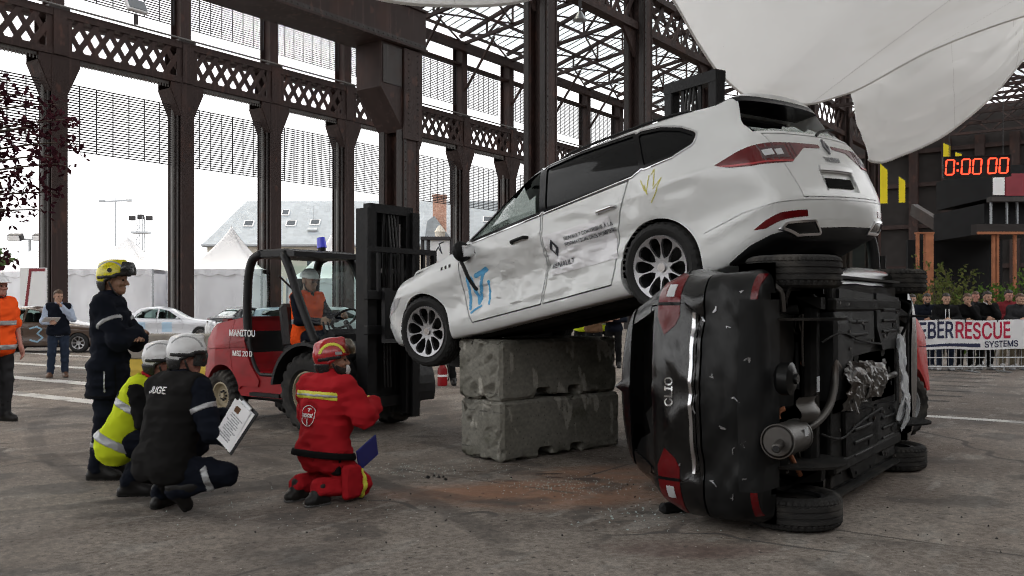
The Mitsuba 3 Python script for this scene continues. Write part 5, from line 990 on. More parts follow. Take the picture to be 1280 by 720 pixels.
def conc_block(o, dz, turn, label, seed):
    m = man(bx(1.62, .60, .553, (.81, .30, .2765), .03))
    for x in (.55, .98): m -= man(bx(.20, 1.4, .17, (x, .3, .02), .02))
    m -= man(bx(.25, .7, .06, (.77, .3, .0)))
    t = tm(m).subdivide_to_size(.035); t.merge_vertices(); n = t.vertex_normals
    ed = np.clip(1 - np.minimum.reduce([np.abs(t.vertices[:, 0] - (.81 + s * .81)) for s in (-1, 1)]) / .10, 0, 1) + np.clip(1 - np.minimum(t.vertices[:, 2], .553 - t.vertices[:, 2]) / .08, 0, 1)
    d = (meshkit.fbm(t.vertices * 6, 4, seed) - .5) * .018 - np.clip(meshkit.fbm(t.vertices * 11, 3, seed + 4) - .52, 0, 1) * .16 * ed
    t = trimesh.Trimesh(t.vertices + n * d[:, None], t.faces, process=False)
    f = Frame(np.asarray(o) + [0, 0, dz], np.stack([A_, B_, [0, 0, 1]], 1) @ rz(turn))
    k = thing('concrete_block', label, 'concrete block', 'concrete blocks stacked under the white car'); put1(k, f(t), 'block_concrete', smooth=45)
conc_block((-.086, 8.26, 0), .0, 0, 'scraped grey concrete block standing on the floor, lower of the stacked pair', 3)
conc_block((-.10, 8.25, 0), .556, .012, 'mossy grey concrete block under the white car, upper of the stacked pair', 8)

# ================================================================ forklifts
mat('fork_red', varied((.27, .008, .012), .12, 3, (.10, .02, .02), .4, 3), .42, spec=.25); mat('fork_red_bright', varied((.42, .022, .02), .1, 3), .42, spec=.25); mat('mast_black', varied((.008, .008, .009), .4, 5, (.022, .02, .018), .5, 3), .5, spec=.22); mat('cab_black', (.010, .010, .011), .5, spec=.3); mat('rim_tan', varied((.34, .29, .20), .2, 8, (.14, .11, .08), .6, 5), .6); mat('rim_grey', varied((.30, .31, .32), .15, 8), .5)
mat('beacon_blue', (.02, .03, .65), .15, coat=1.0); mat('text_white', (.75, .75, .74), .5); mat('seat_vinyl', (.03, .03, .032), .6); mat('hose_black', (.01, .01, .01), .5)
scene['cab_glass'] = {'type': 'thindielectric', 'int_ior': 1.2, 'specular_transmittance': rgb(.78, .88, .86), 'specular_reflectance': rgb(.4, .4, .4)}
def lug_wheel(parent, fr, pos, R, w, rr, side, rim, steer=0.0, n=84):
    h = w / 2; t = lathe([(rr, -h * .75), (rr + .03, -h), ((R + rr) / 2, -h * 1.06), (R - .05, -h * 1.0), (R - .015, -h * .8), (R, -h * .45), (R, 0), (R, h * .45), (R - .015, h * .8), (R - .05, h * 1.0), ((R + rr) / 2, h * 1.06), (rr + .03, h), (rr, h * .75)], n)
    v = t.vertices; r = np.hypot(v[:, 0], v[:, 1]); k = np.round(np.arctan2(v[:, 1], v[:, 0]) / (2 * PI / n)).astype(int); low = ((k + (v[:, 2] > 0) * 2) % 4) < 2
    m = (r > R - .06) & low & (np.abs(v[:, 2]) > .1 * h); v[m, :2] *= (1 - .030 / R); t.vertices = v
    f = Frame(pos, rz(steer) @ np.diag([1.0, side, 1.0]) @ rx(-PI / 2)); g = lambda m: fr(f(m))
    k = put(parent, 'wheel', g(t), 'tyre_rubber', smooth=28)
    q = put(k, 'rim', g(cat([lathe([(rr + .005, -h * .7), (rr + .012, h * .78), (rr - .012, h * .82), (rr - .03, h * .3), (rr * .55, h * .05), (rr * .50, h * .35), (0, h * .42), (0, h * .30), (rr * .42, h * .2), (rr * .45, -h * .1), (rr - .04, h * .1), (rr - .03, -h * .6)], 40)])), rim, smooth=30)
    put(q, 'wheel_nuts', g(cat([cyl((rr * .33 * math.cos(a), rr * .33 * math.sin(a), h * .35), (rr * .33 * math.cos(a), rr * .33 * math.sin(a), h * .52), .014, 6) for a in np.arange(8) * PI / 4])), 'mast_black', kind='stuff'); put(q, 'hub', g(cyl((0, 0, h * .3), (0, 0, h * .62), rr * .2, 16)), rim, smooth=30)
def forklift(label, fr, mast_top, inner_top, rim, fork_z, text, driver_side=True, hood='fork_red'):
    K = thing('forklift', label, 'forklift'); g = fr
    for s in (-1, 1):
        lug_wheel(K, fr, (0, s * .60, .457), .457, .32, .235, s, rim); lug_wheel(K, fr, (-1.75, s * .50, .318), .318, .24, .165, s, rim, steer=.0)
    # hood and counterweight: rounded tail
    prof = Polygon([(-1.0, .54), (-1.02, .46), (-1.34, .46), (-1.40, .40), (-2.18, .44), (-2.30, .52), (-2.335, .66), (-2.31, .88), (-2.22, 1.08), (-2.02, 1.20), (-1.62, 1.26), (-1.31, 1.30), (-1.30, 1.0), (-1.16, .72)]).buffer(.05).buffer(-.05)
    hm = man(prism_xz(prof, -.60, .60)) ^ man(hull([(x, s * y, z) for s in (-1, 1) for x, y, z in ((-.9, .60, .3), (-1.9, .60, .3), (-2.2, .52, .4), (-2.36, .36, .4), (-2.36, .30, .95), (-2.2, .46, 1.0), (-1.9, .56, .95), (-.9, .60, 1.05), (-.9, .52, 1.33), (-2.0, .42, 1.33))]))
    for s in (-1, 1): hm -= man(cyl((-1.75, s * .34, .318), (-1.75, s * .9, .318), .385, 40))
    seam = man(prism_xz(LineString([(-1.62, 1.4), (-1.60, .95), (-1.42, .3)]).buffer(.004), -.7, .7)) + man(prism_xz(LineString([(-2.5, .86), (-1.25, .93)]).buffer(.004), -.7, .7)); inner = man(tm(hm).apply_translation((1.75, 0, -.8)).apply_scale([.975, .96, .97]).apply_translation((-1.75, 0, .8)))
    put(K, 'hood', g(tm(hm - (seam - inner))), hood, smooth=32)
    put(K, 'chassis', g(tm(man(prism_xz(Polygon([(-1.42, .40), (-1.36, .70), (-.52, .56), (-.50, .38), (.1, .38), (.1, .34), (-1.36, .34)]), -.58, .58)))), hood); put(K, 'underframe', g(span(-1.4, .3, -.42, .42, .28, .5, .02)), 'mast_black')
    put(K, 'front_axle', g(cyl((0, -.45, .457), (0, .45, .457), .11, 16)), 'mast_black'); put(K, 'rear_axle', g(cyl((-1.75, -.4, .318), (-1.75, .4, .318), .08, 12)), 'mast_black')
    # cab floor, lower sides, fenders
    put(K, 'cab_tub', g(tm(man(prism_xz(Polygon([(-1.25, 1.12), (-1.22, .70), (-1.0, .57), (-.55, .57), (-.47, .75), (-.30, .98), (.12, 1.02), (.2, .9), (.2, .45), (-1.2, .45), (-1.4, 1.1)]), -.57, .57)) - man(span(-1.16, .12, -.49, .49, .60, 1.4)) )), 'cab_black', smooth=25)
    for s in (-1, 1):
        t = np.linspace(-.25, PI * .95, 20); pts = [(.545 * math.cos(a), .457 + .545 * math.sin(a)) for a in t]; put(K, 'fender', g(prism_xz(LineString(pts).buffer(.018), *sorted((s * .46, s * .78)))), 'cab_black', smooth=25)
        put(K, 'door_step', g(span(-1.1, -.56, *sorted((s * .58, s * .66)), .36, .40)), 'mast_black')
    put(K, 'seat', g(cat([bx(.46, .48, .14, (-.82, 0, .88), .05), bx(.14, .46, .55, (-1.04, 0, 1.18), .05, ry(-.15)), bx(.5, .5, .22, (-.85, 0, .70), .03)])), 'seat_vinyl')
    put(K, 'dash', g(hull([(x, y, z) for y in (-.40, .40) for x, z in ((-.05, .7), (.10, .7), (.10, 1.10), (.02, 1.16), (-.16, 1.05))])), 'cab_black')
    put(K, 'steering_column', g(cyl((-.05, .1, 1.0), (-.27, .1, 1.24), .03, 8)), 'cab_black'); R = rx(0) @ ry(-.75)
    put(K, 'steering_wheel', g(Frame((-.29, .1, 1.27), R)(tube(np.array([(.17 * math.cos(a), .17 * math.sin(a), 0) for a in np.linspace(0, 2 * PI, 29)[:-1]]), .014, 8, True))), 'cab_black', smooth=True)
    for i in range(3): put(K, 'lever', g(cyl((-.10, -.20 - .07 * i, 1.05), (-.17, -.20 - .07 * i, 1.24), .010, 6)), 'cab_black')
    for s in (-1, 1):
        y = s * .53
        put(K, 'rear_post', g(tube(smoothpath([(-1.28, y, 1.0), (-1.31, y, 1.35), (-1.29, y, 1.75), (-1.22, y * .98, 1.98), (-1.06, y * .96, 2.045)], 6), .052, 10)), 'cab_black', smooth=True)
        put(K, 'front_post', g(tube(smoothpath([(-.66, y * .96, 2.03), (-.58, y, 1.94), (-.36, y, 1.5), (-.06, y, .98)], 6), .05, 10)), 'cab_black', smooth=True)
        put(K, 'roof_rail', g(bar((-1.1, y * .96, 2.045), (-.62, y * .96, 2.04), .07, .07)), 'cab_black')
        put(K, 'side_glass', g(trimesh.Trimesh([(-1.24, y, 1.14), (-.30, y, 1.14), (-.60, y, 1.94), (-1.22, y, 1.94)], [[0, 1, 2], [0, 2, 3]], process=False)), 'cab_glass') if s > 0 or not driver_side else None
        put(K, 'mirror_arm', g(cyl((-.5, y, 1.85), (-.36, y + s * .12, 1.86), .010, 6)), 'cab_black')
    rg = put(K, 'rear_glass', g(trimesh.Trimesh([(-1.30, -.48, 1.25), (-1.30, .48, 1.25), (-1.25, .48, 1.94), (-1.25, -.48, 1.94)], [[0, 1, 2], [0, 2, 3]], process=False)), 'cab_glass'); put(K, 'wiper_arm', g(cyl((-1.27, .42, 1.42), (-1.25, -.1, 1.80), .012, 6)), 'cab_black')
    put(K, 'windscreen', g(trimesh.Trimesh([(-.08, -.49, 1.0), (-.08, .49, 1.0), (-.61, .49, 1.96), (-.61, -.49, 1.96)], [[0, 1, 2], [0, 2, 3]], process=False)), 'cab_glass')
    put(K, 'door_edge', g(tube(smoothpath([(-1.22, -.56, 1.06), (-1.13, -.57, .74), (-.98, -.575, .61), (-.56, -.575, .62), (-.44, -.57, .86), (-.20, -.565, 1.02)], 6), .022, 8)), 'cab_black', smooth=True)
    put(K, 'roof', g(hull([(x, s * y, z) for s in (-1, 1) for x, y, z in ((-1.24, .53, 2.0), (-1.16, .48, 2.10), (-.66, .48, 2.10), (-.46, .52, 2.06), (-.46, .52, 2.0))])), 'cab_black', smooth=30)
    bc = put(K, 'beacon', g(cyl((-.98, .36, 2.16), (-1.0, .36, 2.29), .062, 16, .052)), 'beacon_blue', smooth=40); put(bc, 'beacon_base', g(cyl((-.98, .36, 2.08), (-.98, .36, 2.16), .05, 12)), 'cab_black')
    put(K, 'exhaust_stack', g(cyl((-1.48, .46, 1.2), (-1.50, .46, 1.78), .045, 12)), 'mast_black')
    # mast, carriage and forks
    mx = .55
    for s in (-1, 1):
        put(K, 'outer_upright', g(tm(man(span(mx - .09, mx + .09, *sorted((s * .30, s * .42)), .14, mast_top)) - man(span(mx - .06, mx + .06, *sorted((s * .28, s * .38)), 0, mast_top + 1)))), 'mast_black')
        put(K, 'inner_upright', g(span(mx - .055, mx + .055, *sorted((s * .235, s * .345)), .18, inner_top, .01)), 'mast_black')
        put(K, 'lift_cylinder', g(cyl((mx - .12, s * .20, .2), (mx - .12, s * .20, min(mast_top, 1.75)), .042, 14)), 'mast_black', smooth=30); put(K, 'piston_rod', g(cyl((mx - .12, s * .20, .5), (mx - .12, s * .20, inner_top - .1), .024, 12)), 'chrome', smooth=30)
        put(K, 'lift_chain', g(span(mx + .02, mx + .035, *sorted((s * .09, s * .13)), fork_z, inner_top - .1)), 'mast_black'); put(K, 'tilt_cylinder', g(cyl((.0, s * .33, .62), (mx - .1, s * .33, .95), .035, 10)), 'mast_black')
        fk = put(K, 'fork', g(hull([(mx + .26, s * .30 + b, fork_z) for b in (-.06, .06)] + [(mx + .26, s * .30 + b, fork_z + .045) for b in (-.06, .06)] + [(mx + 1.42, s * .30 + b, fork_z + .022) for b in (-.05, .05)] + [(mx + 1.42, s * .30 + b, fork_z + .034) for b in (-.05, .05)])), 'mast_black'); put(fk, 'shank', g(bx(.05, .12, .60, (mx + .27, s * .30, fork_z + .30))), 'mast_black')
        for x_ in (.18, .38, .5): pass
    for z in (mast_top - .07, mast_top * .62, .34): put(K, 'mast_crossbar', g(span(mx - .08, mx - .03, -.40, .40, z - .06, z + .06)), 'mast_black')
    put(K, 'mast_guard', g(span(mx - .10, mx - .085, -.30, .30, .30, mast_top * .72)), 'mast_black'); put(K, 'mast_guard', g(span(mx - .10, mx - .085, -.20, .20, mast_top * .74, mast_top - .10)), 'mast_black')
    put(K, 'mast_head', g(span(mx - .06, mx + .06, -.34, .34, inner_top - .10, inner_top)), 'mast_black')
    for z in (fork_z + .14, fork_z + .52): put(K, 'carriage_bar', g(span(mx + .17, mx + .24, -.56, .56, z - .05, z + .05, .008)), 'mast_black')
    bt = fork_z + 1.02; br = put(K, 'load_backrest', g(cat([span(mx + .17, mx + .23, -.56, .56, bt - .03, bt + .03), span(mx + .17, mx + .23, -.56, -.51, fork_z + .5, bt), span(mx + .17, mx + .23, .51, .56, fork_z + .5, bt)])), 'mast_black')
    for y in np.linspace(-.36, .36, 5): put(br, 'backrest_bar', g(span(mx + .18, mx + .215, y - .018, y + .018, fork_z + .5, bt)), 'mast_black')
    for i, y in enumerate((-.05, .0, .05)): put(K, 'hydraulic_hose', g(tube(smoothpath([(mx - .02, y, .5), (mx - .04, y, inner_top - .25), (mx, y * .8, inner_top + .02), (mx + .06, y, inner_top - .3), (mx + .10, y, fork_z + .6)], 6), .013, 6)), 'hose_black', smooth=True)
    if text:
        o = man(tm(hm)); 
        for t, h, x, z in text:
            m = text_mesh(t, h, .004, True); w = m.vertices[:, 0].max()
            put(K, 'lettering', g(Frame((x, -.603, z), np.array([[1, 0, 0], [0, 0, -1], [0, 1, 0.0]]))(m)), 'text_white')
    return K
fa = math.atan2(-.6, .8); F1 = Frame((-1.84, 10.78, 0), rz(fa))
forklift('red forklift with black cab and mast, lifting the nose of the white car', F1, 2.50, 2.56, 'rim_tan', 1.02, (('MANITOU', .075, -1.57, 1.06), ('MSI 20 D', .062, -1.50, .82)))
f2 = np.array([-.85, -.53]); f2 /= np.linalg.norm(f2); l2 = np.array([-f2[1], f2[0]]); o2 = np.array([4.25, 10.05]) + 1.75 * 1.1 * f2 - .5 * 1.1 * l2
F2 = Frame((o2[0], o2[1], 0), np.stack([[f2[0], f2[1], 0], [l2[0], l2[1], 0], [0, 0, 1]], 1) * 1.1)
forklift('second forklift with raised black mast, half hidden behind the overturned black car', F2, 2.35, 3.36, 'rim_grey', 1.36, (), False, 'fork_red_bright')

# ================================================================ parked cars in the background
def bgcar(label, o, deg, pt, kind='sedan', marks=()):
    K = thing('parked_car', label, 'car', 'cars parked in the background'); fr = Frame(o, rz(math.radians(deg)))
    if kind == 'sedan':
        rear = end_rows([-.75, -.85, -.92, -.97, -.98, -.95, -.90, -.84, -.76, -.66, -.6], [.26, .26, .30, .42, .56, .80, .93, .96, .985, 1.0, 1.01], [0, .5, .74, .80, .81, .80, .72, .58, .48, .3, 0], [.03, .05, .14, .16, .17, .18, .17, .14, .1, .06, .05])
        mid = side_rows([(-.45, .23, .86, .82, .96, .76, .56, 1.02, 1.045), (-.12, .21, .875, .81, .965, .79, .575, 1.17, 1.22), (.28, .2, .88, .80, .955, .80, .585, 1.37, 1.42), (.85, .2, .88, .78, .94, .80, .60, 1.41, 1.465), (1.3, .2, .88, .76, .93, .80, .585, 1.355, 1.41), (1.85, .2, .878, .75, .915, .79, .66, 1.06, 1.10), (2.1, .2, .875, .74, .895, .77, .62, .965, .99), (2.65, .21, .86, .71, .86, .72, .5, .89, .915), (3.0, .22, .83, .68, .81, .66, .43, .85, .87)])
        wl = [Polygon([(1.83, .945), (1.32, 1.29), (.98, 1.365), (.93, .965)]), Polygon([(.87, .968), (.92, 1.37), (.42, 1.345), (.12, 1.18), (-.02, 1.0)])]; rw = [(-.52, 1.04), (.52, 1.04), (.44, 1.36), (-.44, 1.36)]; rx0, rx1 = -.6, .2
    else:
        rear = end_rows([-.40, -.52, -.58, -.62, -.635, -.625, -.60, -.52, -.46, -.44, -.40], [.24, .24, .28, .40, .56, .80, .98, 1.14, 1.30, 1.36, 1.385], [0, .50, .72, .765, .785, .785, .73, .63, .53, .32, 0], [.03, .04, .12, .14, .15, .19, .19, .15, .12, .08, .06])
        mid = side_rows([(-.22, .24, .84, .84, 1.02, .76, .55, 1.32, 1.40), (.0, .22, .86, .83, 1.0, .785, .575, 1.34, 1.42), (.4, .20, .866, .78, .97, .79, .59, 1.37, 1.45), (.9, .20, .866, .74, .94, .79, .59, 1.37, 1.455), (1.35, .20, .866, .72, .925, .79, .56, 1.30, 1.38), (1.8, .20, .866, .72, .91, .78, .62, 1.08, 1.14), (2.1, .20, .862, .71, .89, .76, .62, .95, .985), (2.59, .21, .85, .70, .85, .70, .48, .89, .92), (2.9, .22, .82, .67, .80, .64, .42, .85, .875)])
        wl = [Polygon([(1.78, .945), (1.45, 1.12), (1.2, 1.25), (.98, 1.31), (.93, .965)]), Polygon([(.86, .97), (.90, 1.315), (.5, 1.315), (.0, 1.26), (-.08, 1.06)])]; rw = [(-.52, 1.03), (.52, 1.03), (.42, 1.28), (-.42, 1.28)]; rx0, rx1 = -1.2, -.28
    front = end_rows([3.05, 3.34, 3.42, 3.47, 3.48, 3.42, 3.32, 3.22, 3.14, 3.02, 2.95], [.24, .22, .26, .38, .52, .66, .75, .79, .81, .84, .86], [0, .48, .70, .74, .75, .72, .62, .48, .36, .2, 0], [-.05, -.14, -.30, -.34, -.35, -.35, -.26, -.16, -.1, -.05, -.02])
    L = closed_loft(rear + mid + front[::-1], 6, 5); o_ = man(L); inn = man(offset(L, -.05)); wb = 2.62
    wp = man(prism_xz(shapely.union_all(wl), -1.3, 1.3)); rp = man(prism_yz(Polygon(rw), rx0 - .5, rx1)) ^ man(span(-2, .3, -1, 1, .9, 2)); fp = man(hull([(1.95, s * .58, 1.0) for s in (-1, 1)] + [(1.38, s * .46, 1.34) for s in (-1, 1)] + [(2.3, s * .6, 1.4) for s in (-1, 1)] + [(1.7, s * .46, 1.6) for s in (-1, 1)]))
    b = o_ - (man(offset(L, -.06)) ^ man(span(-.5, 2.0, -.7, .7, .5, 1.5))) - wp - rp - fp
    for x in (0, wb):
        for s in (-1, 1): b -= man(cyl((x, s * .5, .30), (x, s * 1.2, .30), .345, 32))
    gl = man(offset(L, -.008)) - man(offset(L, -.014))
    for pl in (Polygon([(1.86, .92), (1.95, .75), (1.9, .36), (.93, .36), (.90, .96)]), Polygon([(.895, .96), (.925, .36), (.42, .36), (.30, .62), (.0, .75), (-.05, .98)])):
        b -= man(prism_xz(pl.buffer(.006).difference(pl.buffer(-.006)), -1.3, 1.3)) ^ (o_ - man(offset(L, -.02)))
    put(K, 'body', fr(tm(b)), pt, smooth=28)
    for i, pl in enumerate(wl):
        for s in (-1, 1): put(K, 'side_window', fr(tm(gl ^ man(prism_xz(pl.buffer(.004), .3 * s, 1.3 * s)))), 'clear_glass')
    put(K, 'rear_window', fr(tm(gl ^ rp)), 'clear_glass'); put(K, 'windscreen', fr(tm(gl ^ fp)), 'clear_glass')
    for s in (-1, 1):
        lp = man(prism_xz(Polygon([(-.62 if kind == 'sedan' else -.3, .84), (-1.2, .70), (-1.2, .88), (-.7, .90)]), 0, 1.2 * s)) ^ man(span(-1.3, -.3, *sorted((.45 * s, 1.2 * s)), .6, 1)); put(K, 'tail_lamp', fr(tm((man(offset(L, .006)) - inn) ^ lp)), 'lamp_red', smooth=30)
        hp_ = man(prism_xz(Polygon([(2.95, .74), (3.2, .60), (3.7, .58), (3.7, .68), (3.2, .75)]), .36 * s, 1.2 * s)); put(K, 'headlamp', fr(tm((man(offset(L, .006)) - inn) ^ hp_)), 'lamp_clear', smooth=30)
        for x in (1.05, .10): put(K, 'door_handle', fr(bx(.16, .03, .03, (x, s * .875, .80), .01)), pt)
        put(K, 'door_mirror', fr(bx(.10, .16, .12, (1.72, s * .94, .98), .04)), pt)
        for x in (0, wb): 
            ms = wheel(.31, .2, .20, 'plain', 40); f = Frame((x, s * .77, .31), np.diag([1.0, s, 1.0])); k = put(K, 'wheel', fr(f(ms['tyre'])), 'tyre_clean', smooth=32); put(k, 'rim', fr(f(cat([ms['rim'], ms['barrel']]))), 'alloy', smooth=30)
    put(K, 'cabin', fr(cat([span(-.4, 1.9, -.62, .62, .35, .55), bx(.5, 1.2, .5, (.25, 0, .7), .1), bx(.16, 1.2, .5, (.0, 0, 1.0), .05)] + [bx(.16, .46, .6, (.85, s * .34, .95), .06) for s in (-1, 1)])), 'interior_dark')
    put(K, 'lower_skirt', fr(span(-.55, 3.1, -.62, .62, .16, .26)), 'plastic_black')
    sd_ = Side(L)
    for ms_, x, z, mt in marks:
        m = sd_.decal(ms_, x, z, 0, .004)
        put(K, 'spray_mark', fr(trimesh.Trimesh(m.vertices * [1, -1, 1], m.faces[:, ::-1], process=False)), mt)
    return K
three = cat([stroke([(-.2, .42), (.0, .48), (.16, .40), (.02, .26), (.18, .14), (.02, .0), (-.2, .06)], .05)]); mat('spray_pale', (.20, .33, .42), .7); mat('spray_pale2', (.42, .58, .72), .7)
def mk(m): m = m.copy(); m.vertices[:, 0] *= -1; m.faces = m.faces[:, ::-1]; return m
bgcar('brown saloon with a pale blue spray mark on its door, parked at the left edge', (-16.2, 29.5, 0), 2, 'paint_brown', 'sedan', [(mk(three), 1.35, .34, 'spray_pale')])
bgcar('white saloon with pale blue patches on its doors, behind the standing firefighter', (-15.6, 38.5, 0), 8, 'paint_white2', 'sedan', [(extrude(sbox(0, 0, .45, .42), .002), .45, .40, 'spray_pale2'), (extrude(sbox(0, 0, .40, .40), .002), 1.5, .42, 'spray_pale2')])
bgcar('black saloon seen from behind beside the white saloon and the forklift', (-13.6, 44.5, 0), 60, 'paint_dark', 'sedan')
bgcar('pale blue hatchback seen through the cab of the red forklift', (-12.2, 45.5, 0), 5, 'paint_blue', 'hatch')
bgcar('silver hatchback seen through the front of the forklift cab', (-8.6, 41.0, 0), 12, 'paint_silver', 'hatch')

# ================================================================ small things in the middle distance
mat('barrier_concrete', varied((.25, .23, .20), .2, 5), .9); mat('yellow_paint', varied((.50, .35, .05), .2, 4, (.2, .17, .12), .6, 3), .8)
b0 = P(211, 440, 19.0); k = thing('concrete_barrier', 'low concrete barrier with a yellow painted foot between the firefighters', 'barrier')
put(k, 'wall', Frame((b0[0], 19.0, 0), rz(-.06))(wobble(span(-.92, .92, 0, .45, .34, .86, .03).subdivide_to_size(.1), .01, 6)), 'barrier_concrete'); put(k, 'foot', Frame((b0[0], 19.0, 0), rz(-.06))(hull([(x, y, z) for x in (-.92, .92) for y, z in ((-.14, 0), (.59, 0), (-.14, .12), (.59, .12), (.0, .338), (.45, .338))])), 'yellow_paint')
b1 = P(300, 440, 20.5); k = thing('concrete_barrier', 'dark weathered concrete barrier behind the tail of the red forklift', 'barrier'); put1(k, Frame((b1[0] + .25, 20.5, 0), rz(.1))(wobble(span(-.95, .9, 0, .5, 0, .86, .03).subdivide_to_size(.1), .012, 6)), 'block_concrete')
for i, (u, lb) in enumerate(((256.5, 'left of three'), (267.5, 'middle of three'), (273.5, 'right of three'))):
    c = P(u, 418, 19.3 if i < 2 else 20.8); zb = .862; k = thing('white_bottle', f'white plastic bottle on the low concrete barrier behind the forklift, {lb}', 'bottle')
    put(k, 'body', lathe([(0, 0), (.05, 0), (.056, .02), (.056, .13), (.03, .19), (.016, .21), (.016, .23), (0, .23)], 16).apply_translation((c[0], c[1] + .15, zb)), 'white_metal', smooth=30); put(k, 'cap', cyl((c[0], c[1] + .15, zb + .23), (c[0], c[1] + .15, zb + .26), .018, 10), 'wire_dark')
k = thing('display_stand', 'small stand with a white panel and dark posts seen just above the white car bonnet', 'stand'); y = 26
put(k, 'panel', span(P(538, 0, y)[0], P(562, 0, y)[0], y, y + .05, P(0, 327, y)[2], P(0, 300, y)[2]), 'white_metal'); put(k, 'top_rail', span(P(526, 0, y)[0], P(563, 0, y)[0], y - .1, y + .2, P(0, 300, y)[2], P(0, 296, y)[2]), 'wire_dark')
for u in (528, 535, 564): put(k, 'post', cyl((P(u, 0, y)[0], y + .05, 0), (P(u, 0, y)[0], y + .05, P(0, 298, y)[2]), .05, 8), 'wire_dark')
put(k, 'printed_mark', Frame((P(548, 0, y)[0], y - .003, P(0, 318, y)[2]), XZ)(extrude(LineString([(-.12, 0), (.0, .2), (.1, .02), (.02, .3), (.15, .35)]).buffer(.015), .004)), 'decal_grey')
k = thing('fire_extinguisher', 'red fire extinguisher on the floor under the white car nose', 'fire extinguisher'); c = gp(553, 482); R0 = .085
put(k, 'cylinder', lathe([(0, 0), (R0, 0), (R0 + .005, .03), (R0, .30), (.05, .36), (.025, .38), (0, .38)], 20).apply_translation(c), 'fork_red', smooth=30); put(k, 'valve', cat([cyl(c + [0, 0, .38], c + [0, 0, .43], .022, 10), bx(.12, .03, .02, c + [.03, 0, .44], .005)]), 'wire_dark'); put(k, 'hose', tube(smoothpath([c + [.02, 0, .40], c + [.11, 0, .36], c + [.12, 0, .2], c + [.10, 0, .08]], 5), .011, 6), 'hose_black'); put(k, 'label_band', cyl(c + [0, 0, .16], c + [0, 0, .20], R0 + .003, 20), 'white_metal', smooth=30)
# crowd barriers with the banner
bd = np.array([1, .03, 0]); b0 = np.array([P(1125, 0, 20.0)[0], 20.0, 0])
for j in range(3):
    o = b0 + bd * 2.3 * j - [.3, 0, 0]; k = thing('crowd_barrier', ('galvanised crowd barrier behind the white banner, left section', 'galvanised crowd barrier behind the white banner, middle section', 'galvanised crowd barrier at the right edge')[j], 'barrier', 'crowd barriers in front of the spectators')
    put(k, 'frame', tube(np.array([o + [0, 0, .12], o + bd * 2.2 + [0, 0, .12], o + bd * 2.2 + [0, 0, 1.08], o + [0, 0, 1.08]]), .020, 8, True), 'galv'); 
    for x in np.linspace(.14, 2.06, 15): put(k, 'upright_bar', cyl(o + bd * x + [0, 0, .12], o + bd * x + [0, 0, 1.08], .008, 6), 'galv')
    put(k, 'low_rail', cyl(o + [0, 0, .32], o + bd * 2.2 + [0, 0, .32], .014, 6), 'galv')
    for x in (.3, 1.9): put(k, 'foot', cat([bar(o + bd * x + [0, -.3, .02], o + bd * x + [0, .3, .02], .05, .025), cyl(o + bd * x + [0, 0, .02], o + bd * x + [0, 0, .14], .02, 8)]), 'galv')
mat('banner_white', (.72, .72, .73), .6, two=True); mat('ink_navy', (.015, .02, .06), .6); mat('ink_red', (.42, .012, .05), .6)
bn = thing('advertising_banner', 'white banner with navy and red lettering tied to the crowd barrier', 'banner'); bx0 = P(1100, 0, 20)[0]; BW, BH = 6.4, .64
def bw(s, zz): return np.stack([bx0 + s * BW, 19.93 + .03 * s * BW + .012 * np.sin(s * 60) + .02 * (meshkit.fbm(np.stack([s * 20, zz * 3, s * 0], -1), 3) - .5), .50 + zz * BH + .012 * np.cos(s * 27)], -1)
put(bn, 'cloth', sheet(bw, 160, 8), 'banner_white', smooth=True)
def btext(t, h, x, z, m, slim=1.0):
    g_ = text_mesh(t, h, .002, True).subdivide_to_size(.06); v = g_.vertices.copy(); v[:, 0] *= slim; w = v[:, 0].max(); s_ = (x + v[:, 0] - bx0) / BW; q = bw(s_, (z + v[:, 1] - .5) / BH); q[:, 1] -= .006 + v[:, 2]
    put(bn, 'lettering', trimesh.Trimesh(q, g_.faces, process=False), m); return w
u2x = lambda u: P(u, 0, 20.05)[0]
ww = text_mesh('WEBER', .345, .002, True).vertices[:, 0].max(); wr2 = text_mesh('RESCUE', .345, .002, True).vertices[:, 0].max(); sl_ = (u2x(1262) - u2x(1191)) / wr2
btext('WEBER', .345, u2x(1190) - ww * sl_, .745, 'ink_navy', sl_); btext('RESCUE', .345, u2x(1191), .745, 'ink_red', sl_); btext('SYSTEMS', .13, u2x(1229), .555, 'ink_navy', .88)
sw = sheet(lambda a, b: bw((u2x(1100) + a * (u2x(1224) - u2x(1100)) - bx0) / BW, .09 + b * (.03 + .10 * a)) - np.array([0, .008, 0]), 50, 3); put(bn, 'navy_swoosh', sw, 'ink_navy')
for u in (1170, 1204, 1244): put(bn, 'cable_tie', cyl((u2x(u), 19.95, 1.09), (u2x(u), 19.95, 1.15), .012, 6), 'wire_dark')
# glass crumbs and debris on the floor
scene['crumb_glass'] = {'type': 'principled', 'base_color': rgb(.45, .55, .53), 'roughness': .15, 'specular': .8}
def crumbs(n, cx, cy, sx, sy, size):
    c = np.stack([cx + rng.normal(size=n) * sx, cy + rng.normal(size=n) * sy, np.full(n, .004)], 1); base = hull([(0, 0, 0), (1, 0, .1), (.3, .9, 0), (.5, .4, .8), (-.3, .4, .3)]); vs, fs = [], []
    for i, q in enumerate(c): vs.append((base.vertices * size * (.5 + rng.random())) @ rz(rng.random() * 6).T + q); fs.append(base.faces + i * len(base.vertices))
    return trimesh.Trimesh(np.vstack(vs), np.vstack(fs), process=False)
k = thing('glass_crumbs', 'crumbs of broken car glass scattered on the floor', 'broken glass', kind='stuff')
put1(k, cat([crumbs(330, .45, 7.2, .30, .20, .006), crumbs(200, -.75, 7.9, .35, .25, .006), crumbs(80, -1.6, 6.6, .5, .4, .006), crumbs(70, .9, 6.2, .2, .3, .009)]), 'crumb_glass')
